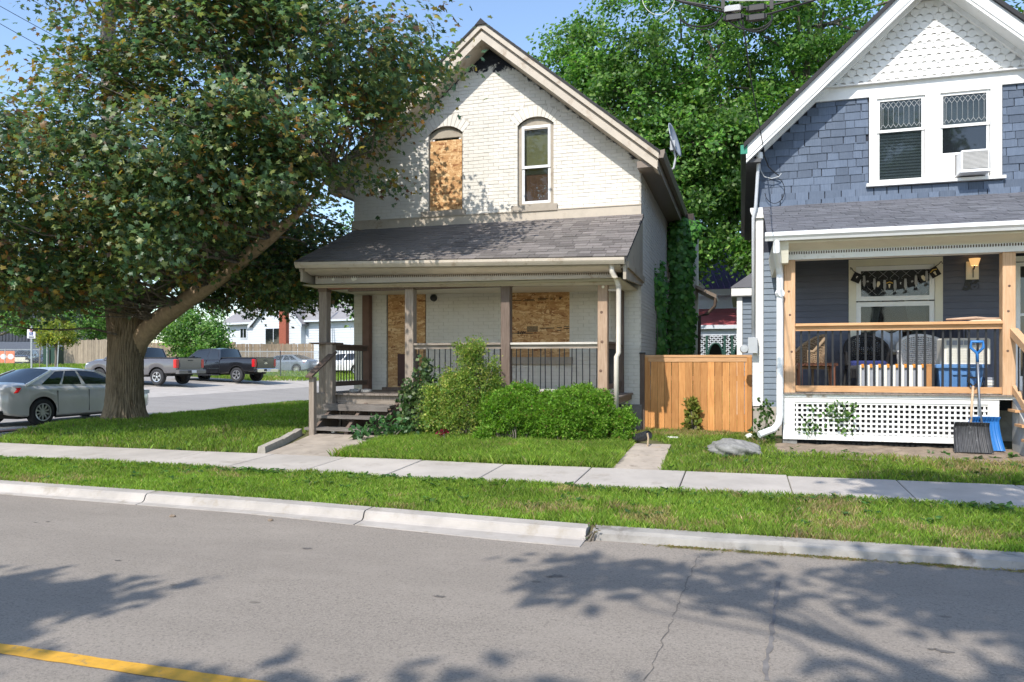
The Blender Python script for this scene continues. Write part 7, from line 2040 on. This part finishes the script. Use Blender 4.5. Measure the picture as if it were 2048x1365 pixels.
for k, (px, py, pale) in enumerate(((1465, 18, 1), (1513, 16, 0), (1467, 35, 0), (1513, 35, 0))):
    q = w(px, py); h_ = .085
    s_ = thing("splice_case", ["pale splice case, upper one nearer the cable drop", "dark upper splice case on the right of the drop cable", "black lower splice case crossed by the drop cable", "black lower splice case with looping cable tails"][k], "splice case", (q.x, q.y, q.z), "cable splice cases")
    MB().cbox(q.x - h_, q.x + h_, q.y - .03, q.y + .03, q.z - .032, q.z + .032, .012).build("case", M("pale_case", (.42, .42, .43), .5) if pale else BLKPL, s_)
    MB().cbox(q.x - h_ - .02, q.x - h_, q.y - .02, q.y + .02, q.z - .02, q.z + .02, .006).build("end_cap", BLKPL, s_); MB().cbox(q.x + h_, q.x + h_ + .02, q.y - .02, q.y + .02, q.z - .02, q.z + .02, .006).build("end_cap", BLKPL, s_)
for k, (px, lab) in enumerate(((1446, "small cable clamp left of the splice cases"), (1543, "small cable clamp right of the splice cases"))):
    q = w(px, 6); MB_ = MB().box(q.x - .018, q.x + .018, q.y - .02, q.y + .02, q.z - .07, q.z + .06); tag(MB_.build("cable_clamp", BLKPL), lab, "clamp", "cable clamps")
loop = lambda cx, cy, rx, ry, a0, a1: [w(cx + rx * math.cos(a), cy + ry * math.sin(a)) for a in np.linspace(a0, a1, 16)]
for k, (c_, lab) in enumerate(((loop(1510, 36, 34, 28, -.2, 3.3), "black cable tail looping below the right splice cases"), (loop(1500, 30, 46, 30, .1, 2.7), "wide slack black cable tail hanging round the right splice cases"), (loop(1400, 22, 46, 32, .2, 2.6), "black cable tail looping left of the splice cases"), (loop(1402, 38, 34, 22, .0, 2.9), "thin black slack cable under the left loop"), (loop(1317, -8, 33, 38, .1, 3.0), "thin white cable loop hanging from the top"))):
    tag(MB().tube(c_, .009 if k < 3 else (.006 if k < 4 else .003), 6).build("cable_tail", CAB if k < 4 else MT['white']), lab, "cable", "slack cable tails")
cable("service_drop", "thin black service cable falling from the splice cases to the blue house", [w(1485, 40), at(1500, 150, 10.3), at(1515, 232, 12.2), Vector((.36, 13.5, 5.26))], .009, n=8)
tag(MB().tube([(.36, 13.5, 5.26), (.38, 13.5, 5.1), (.45, 13.62, 4.95), (.55, 13.68, 4.86), (.63, 13.70, 4.80)], .012, 6).build("service_cable", CAB), "black cable running from the eave down onto the blue shingles", "cable")
tag(MB().tube([(.30, 13.52, 5.05), (.32, 13.62, 4.9), (.38, 13.68, 4.80), (.5, 13.69, 4.76), (.62, 13.69, 4.79), (.66, 13.69, 4.84)], .009, 6).build("service_cable", MT['greyplastic']), "grey cable curving from the weatherhead over the blue shingles", "cable")
tag(MB().tube([Vector((.55 + .16 * math.cos(a), 13.69, 4.55 + .22 * math.sin(a))) for a in np.linspace(-3.0, 2.2, 26)], .006, 5).build("cable_loop", CAB), "slack dark cable loop hanging against the blue shingles", "cable")
wy_ = 16.0
cable("street_wire", "upper street wire crossing the sky at the top left", [away(-40, -10, 17), away(420, 225, 22)], .008, group="street wires at the top left", sag=.1)
cable("street_wire", "middle street wire crossing the sky above the maple", [away(-40, 25, 17), away(420, 262, 22)], .008, group="street wires at the top left", sag=.1)
cable("street_wire", "street wire nearest the top corner of the sky", [away(20, -25, 17), away(440, 190, 22)], .007, group="street wires at the top left", sag=.1)

# ------------------------------------------------------------------ things on the blue house porch
FZ = 1.142
def wicker(name, label, x, y, rz, mat, w_=.62, cush=None, group="wicker chairs on the blue house porch"):
    t = thing(name, label, "chair", (x, y, FZ), group, rz)
    seat = .40; bh = .88
    def rim(a): return Vector((w_ / 2 * math.sin(a), -.04 + .30 * math.cos(a), seat + (bh - seat) * (.45 + .55 * max(0, math.cos(a)) ** .8)))
    AA = np.linspace(-1.9, 1.9, 40); sh_ = MB()
    for i, a in enumerate(AA):
        r_ = rim(a); sh_.tube([Vector((r_.x * .92, r_.y * .9, seat)), Vector((r_.x, r_.y + .02, (seat + r_.z) / 2)), r_], .008, 5)
    sh_.build("back_stakes", mat, t, local=True, kind="stuff")
    wv = MB()
    for k in range(15):
        f = (k + .5) / 15; pts = []
        for i, a in enumerate(AA):
            r_ = rim(a); s_ = .012 * (1 if (i + k) % 2 else -1); n_ = Vector((math.sin(a), math.cos(a), 0))
            pts.append(Vector((r_.x * (.92 + .08 * f), r_.y * (.9 + .1 * f), seat + (r_.z - seat) * f)) + n_ * s_)
        wv.tube(pts, .013, 4)
    wv.build("weave", mat, t, local=True, kind="stuff")
    MB().tube([rim(a) for a in AA], .026, 8).build("rim", mat, t, local=True, smooth=True)
    MB().cbox(-w_ / 2 + .03, w_ / 2 - .03, -.34, .26, seat - .06, seat, .02).build("seat", mat, t, local=True)
    ap = MB()
    for i in range(26): a = -1.0 + 2.0 * i / 25; ap.tube([(a * (w_ / 2 - .04), -.345, seat - .05), (a * (w_ / 2 - .04), -.345, seat - .20)], .007, 4)
    ap.build("apron", mat, t, local=True, kind="stuff")
    for sx in (-1, 1):
        for yy in (-.32, .22): MB().tube([(sx * (w_ / 2 - .05), yy, seat - .02), (sx * (w_ / 2 - .02), yy * 1.06, 0)], .02, 7).build("leg", mat, t, local=True)
    if cush:
        MB().cbox(-w_ / 2 + .06, w_ / 2 - .06, -.32, .22, seat, seat + .075, .03).build("cushion", cush, t, local=True)
    return t
wicker("wicker_chair", "brown wicker armchair beside the outermost cedar post", 1.02, 13.0, R(-70), M("brown_wicker", (.30, .21, .13), .8, .25, 20), .66)
wicker("wicker_chair", "black wicker chair with a blue seat cushion", 1.92, 13.2, R(180) - R(180), M("black_wicker", (.025, .024, .026), .6, .3, 20), .64, M("blue_cushion", (.018, .028, .13), .85, .1, 8))
wicker("wicker_chair", "white wicker chair partly behind the striped panel", 2.72, 13.15, 0.0, M("white_wicker", (.60, .60, .60), .7, .1, 20), .72)
tb = thing("small_table", "low red brown wooden table beside the brown wicker armchair", "table", (1.15, 12.55, FZ))
TBM = M("red_brown_table", (.24, .085, .04), .5, .2, 6)
MB().cbox(.84, 1.42, 12.45, 12.85, FZ + .40, FZ + .44).build("top", TBM, tb)
for x in (.88, 1.36):
    for y in (12.5, 12.8): MB().cbox(x - .03, x + .03, y - .03, y + .03, FZ, FZ + .40).build("leg", TBM, tb)
pn = thing("striped_panel", "white ribbed folding panel with orange top corners behind the rail", "panel", (2.1, 12.35, FZ))
PW = M("panel_white", (.74, .72, .66), .5, .04, 6); PO = M("panel_orange", (.62, .25, .03), .5, .1, 6); PG = M("panel_grey", (.30, .32, .37), .5, .05, 6)
MB().box(1.70, 2.58, 12.36, 12.40, FZ + .02, FZ + .40).build("backing", PG, pn)
for k in range(8):
    x = 1.665 + k * .116; MB().cbox(x, x + .062, 12.30, 12.36, FZ, FZ + .41, .008).build("rib", PW, pn)
    MB().cbox(x + .058, x + .10, 12.325, 12.36, FZ + .37, FZ + .425, .006).build("orange_corner", PO, pn)
bn_ = thing("storage_bin", "blue plastic storage bin under the white appliance", "storage bin", (3.05, 12.5, FZ))
BB = M("bin_blue", (.09, .21, .43), .5, .06, 5)
MB().hexa([(2.78, 12.28, FZ), (3.28, 12.28, FZ), (3.28, 12.62, FZ), (2.78, 12.62, FZ), (2.74, 12.24, FZ + .37), (3.32, 12.24, FZ + .37), (3.32, 12.66, FZ + .37), (2.74, 12.66, FZ + .37)]).build("tub", BB, bn_)
MB().cbox(2.70, 3.36, 12.20, 12.70, FZ + .37, FZ + .42, .012).build("lid", BB, bn_)
for k in range(5): MB().box(2.80 + k * .11, 2.815 + k * .11, 12.232, 12.27, FZ + .03, FZ + .35).build("rib", BB, bn_)
MB().box(2.9, 3.16, 12.225, 12.25, FZ + .27, FZ + .31).build("handle", BB, bn_)
ap_ = thing("spare_air_conditioner", "spare white air conditioner resting on the blue storage bin", "air conditioner", (3.1, 12.5, FZ + .425))
MB().cbox(2.80, 3.40, 12.22, 12.62, FZ + .425, FZ + .80, .02).build("case", PW, ap_)
for k in range(7): MB().box(2.84 + k * .075, 2.90 + k * .075, 12.212, 12.221, FZ + .70, FZ + .765).build("vent", PG, ap_)
for k in range(9): MB().box(2.84, 3.36, 12.210, 12.221, FZ + .46 + k * .024, FZ + .472 + k * .024).build("louvre", bpy.data.materials["panel_white"], ap_)
bxx = thing("wooden_box", "orange brown wooden box left of the blue bin", "box", (2.66, 12.4, FZ))
MB().cbox(2.60, 2.70, 12.3, 12.6, FZ, FZ + .42).build("case", M("orange_wood_box", (.42, .2, .07), .6, .15, 6), bxx)
MB().box(2.595, 2.705, 12.295, 12.605, FZ + .40, FZ + .425).build("lid", bpy.data.materials["orange_wood_box"], bxx)
ct = thing("newspaper_pile", "pile of white papers beside the blue bin", "papers", (3.42, 12.4, FZ))
for k in range(6): MB().box(3.35 + rnd.uniform(-.01, .01), 3.46, 12.25, 12.5, FZ + k * .04, FZ + k * .04 + .034).build("sheaf", [PW, MT['white'], PG][k % 3], ct)
bg = thing("dark_jacket", "dark jacket draped above the spare air conditioner", "jacket", (3.1, 13.2, 2.0))
MB().grid(lambda u, v: (2.82 + .55 * u, 13.45 + .03 * math.sin(u * 14), 2.15 - .42 * v + .04 * math.sin(u * 9)), 20, 8).build("cloth", M("dark_cloth", (.03, .032, .045), .9), bg)
MB().tube([(2.8, 13.46, 1.15), (2.8, 13.46, 2.2), (3.4, 13.46, 2.2), (3.4, 13.46, 1.15)], .015, 6).build("stand", BLKPL, bg)
pm = thing("pumpkin", "little orange pumpkin on the picture window ledge", "pumpkin", (2.62, NY + .06, 1.9))
def pk(u, v):
    a = 2 * math.pi * u; b = math.pi * (v - .5); r_ = .07 * (1 + .09 * abs(math.sin(a * 4)))
    return (2.60 + r_ * math.cos(a) * math.cos(b), NY - .1 + r_ * math.sin(a) * math.cos(b), 1.86 + .055 * math.sin(b))
MB().grid(pk, 32, 12).build("flesh", PO, pm, smooth=True)
MB().tube([(2.60, NY - .1, 1.91), (2.61, NY - .1, 1.95)], .01, 6).build("stalk", MT['darkwood'], pm)
cu = thing("cushion", "crumpled white cushion on the picture window ledge", "cushion", (2.35, NY - .1, 1.8))
MB().grid(lambda u, v: (2.14 + .40 * u, NY - .08 - .10 * math.sin(math.pi * u) * math.sin(math.pi * v) - .015 * math.sin(u * 17 + v * 6), 1.80 + .30 * v + .03 * math.sin(u * 8)), 24, 12).build("cover", M("pale_blue_cotton", (.55, .60, .68), .85, .1, 8), cu, smooth=True)
MB().box(2.1, 2.75, NY - .16, NY - .035, 1.76, 1.80).build("ledge_board", MT['white'], cu)
dw = thing("driftwood", "long driftwood stick lying on the cedar top rail", "driftwood", (3.2, 11.98, 2.17))
MB().tube([(2.78, 11.99, 2.20), (2.95, 11.985, 2.205), (3.15, 11.98, 2.215), (3.3, 11.98, 2.20), (3.44, 11.985, 2.205)], [.012, .02, .022, .02, .014], 8).build("stick", M("driftwood_brown", (.40, .27, .19), .85, .25, 9, .3, 40, stretch=(1, 5, 5)), dw, smooth=True)
MB().hexa([(3.05, 11.93, 2.169), (3.455, 11.93, 2.169), (3.455, 12.03, 2.169), (3.05, 12.03, 2.169), (3.1, 11.94, 2.185), (3.44, 11.94, 2.195), (3.44, 12.02, 2.195), (3.1, 12.02, 2.185)]).build("bark_slab", M("pale_split_wood", (.55, .40, .27), .8, .15, 9), dw)
# bunting across the picture window
bt = thing("bunting", "black pennant bunting strung across the picture window", "bunting", (2.45, NY - .05, 3.1))
BK = M("bunting_black", (.02, .02, .022), .9); YL = M("bunting_yellow", (.62, .40, .06), .8); GY = M("bunting_grey", (.33, .33, .33), .9); BONE = M("bunting_bone", (.70, .62, .45), .8)
def line(f): return Vector((1.80 + 1.28 * f, NY - .05, 3.13 - .22 * math.sin(math.pi * min(1, f * .97)) ** .85 + .09 * f))
MB().tube([(1.77, NY - .04, 3.15), (1.76, NY - .05, 3.19), (1.78, NY - .06, 3.17)] + [line(f) for f in np.linspace(0, 1, 30)] + [(3.12, NY - .05, 3.24), (3.14, NY - .05, 3.20)], .006, 5).build("cord", BK, bt)
for k in range(8):
    f0, f1 = .02 + k * .122, .02 + k * .122 + .098; a, b = line(f0), line(f1); d_ = (b - a); n_ = Vector((d_.z, 0, -d_.x)).normalized() * .155
    P = lambda u, v, o=0.0: tuple(a + d_ * u + n_ * v + Vector((0, -.004 - o, 0)))
    MB().hexa([P(0, 1), P(1, 1), P(1, 1, -.004), P(0, 1, -.004), P(0, 0), P(1, 0), P(1, 0, -.004), P(0, 0, -.004)]).build("flag", BK, bt)
    kind = k % 4
    if kind == 3:
        MB().poly([P(.12, .28, .003), P(.5, .16, .003), P(.88, .28, .003), P(.88, .38, .003), P(.5, .26, .003), P(.12, .38, .003)]).build("flag_arc", YL, bt)
        MB().poly([P(.35, .45, .003), P(.62, .42, .003), P(.55, .85, .003), P(.45, .85, .003)]).build("flag_motif", BONE, bt)
    elif kind == 2: MB().poly([P(.35, .25, .003), P(.62, .25, .003), P(.72, .5, .003), P(.58, .85, .003), P(.4, .85, .003), P(.3, .5, .003)]).build("flag_motif", BONE, bt)
    elif kind == 0: MB().poly([P(.45, .3, .003), P(.62, .35, .003), P(.5, .4, .003), P(.55, .55, .003), P(.42, .5, .003)]).build("flag_motif", MT['white'], bt)
    else: MB().poly([P(.4, .4, .003), P(.65, .4, .003), P(.65, .55, .003), P(.4, .6, .003)]).build("flag_motif", GY, bt)
    if k < 7:
        c_ = line(f1 + .012); MB().poly([(c_.x - .016, c_.y - .012, c_.z), (c_.x + .016, c_.y - .012, c_.z), (c_.x + .026, c_.y - .012, c_.z - .12), (c_.x + .004, c_.y - .012, c_.z - .2), (c_.x - .022, c_.y - .012, c_.z - .13)]).build("tassel", GY, bt)
        MB().poly([(c_.x - .02, c_.y - .013, c_.z - .235), (c_.x + .03, c_.y - .013, c_.z - .235), (c_.x + .005, c_.y - .013, c_.z - .18)]).build("tassel_tip", BK, bt)
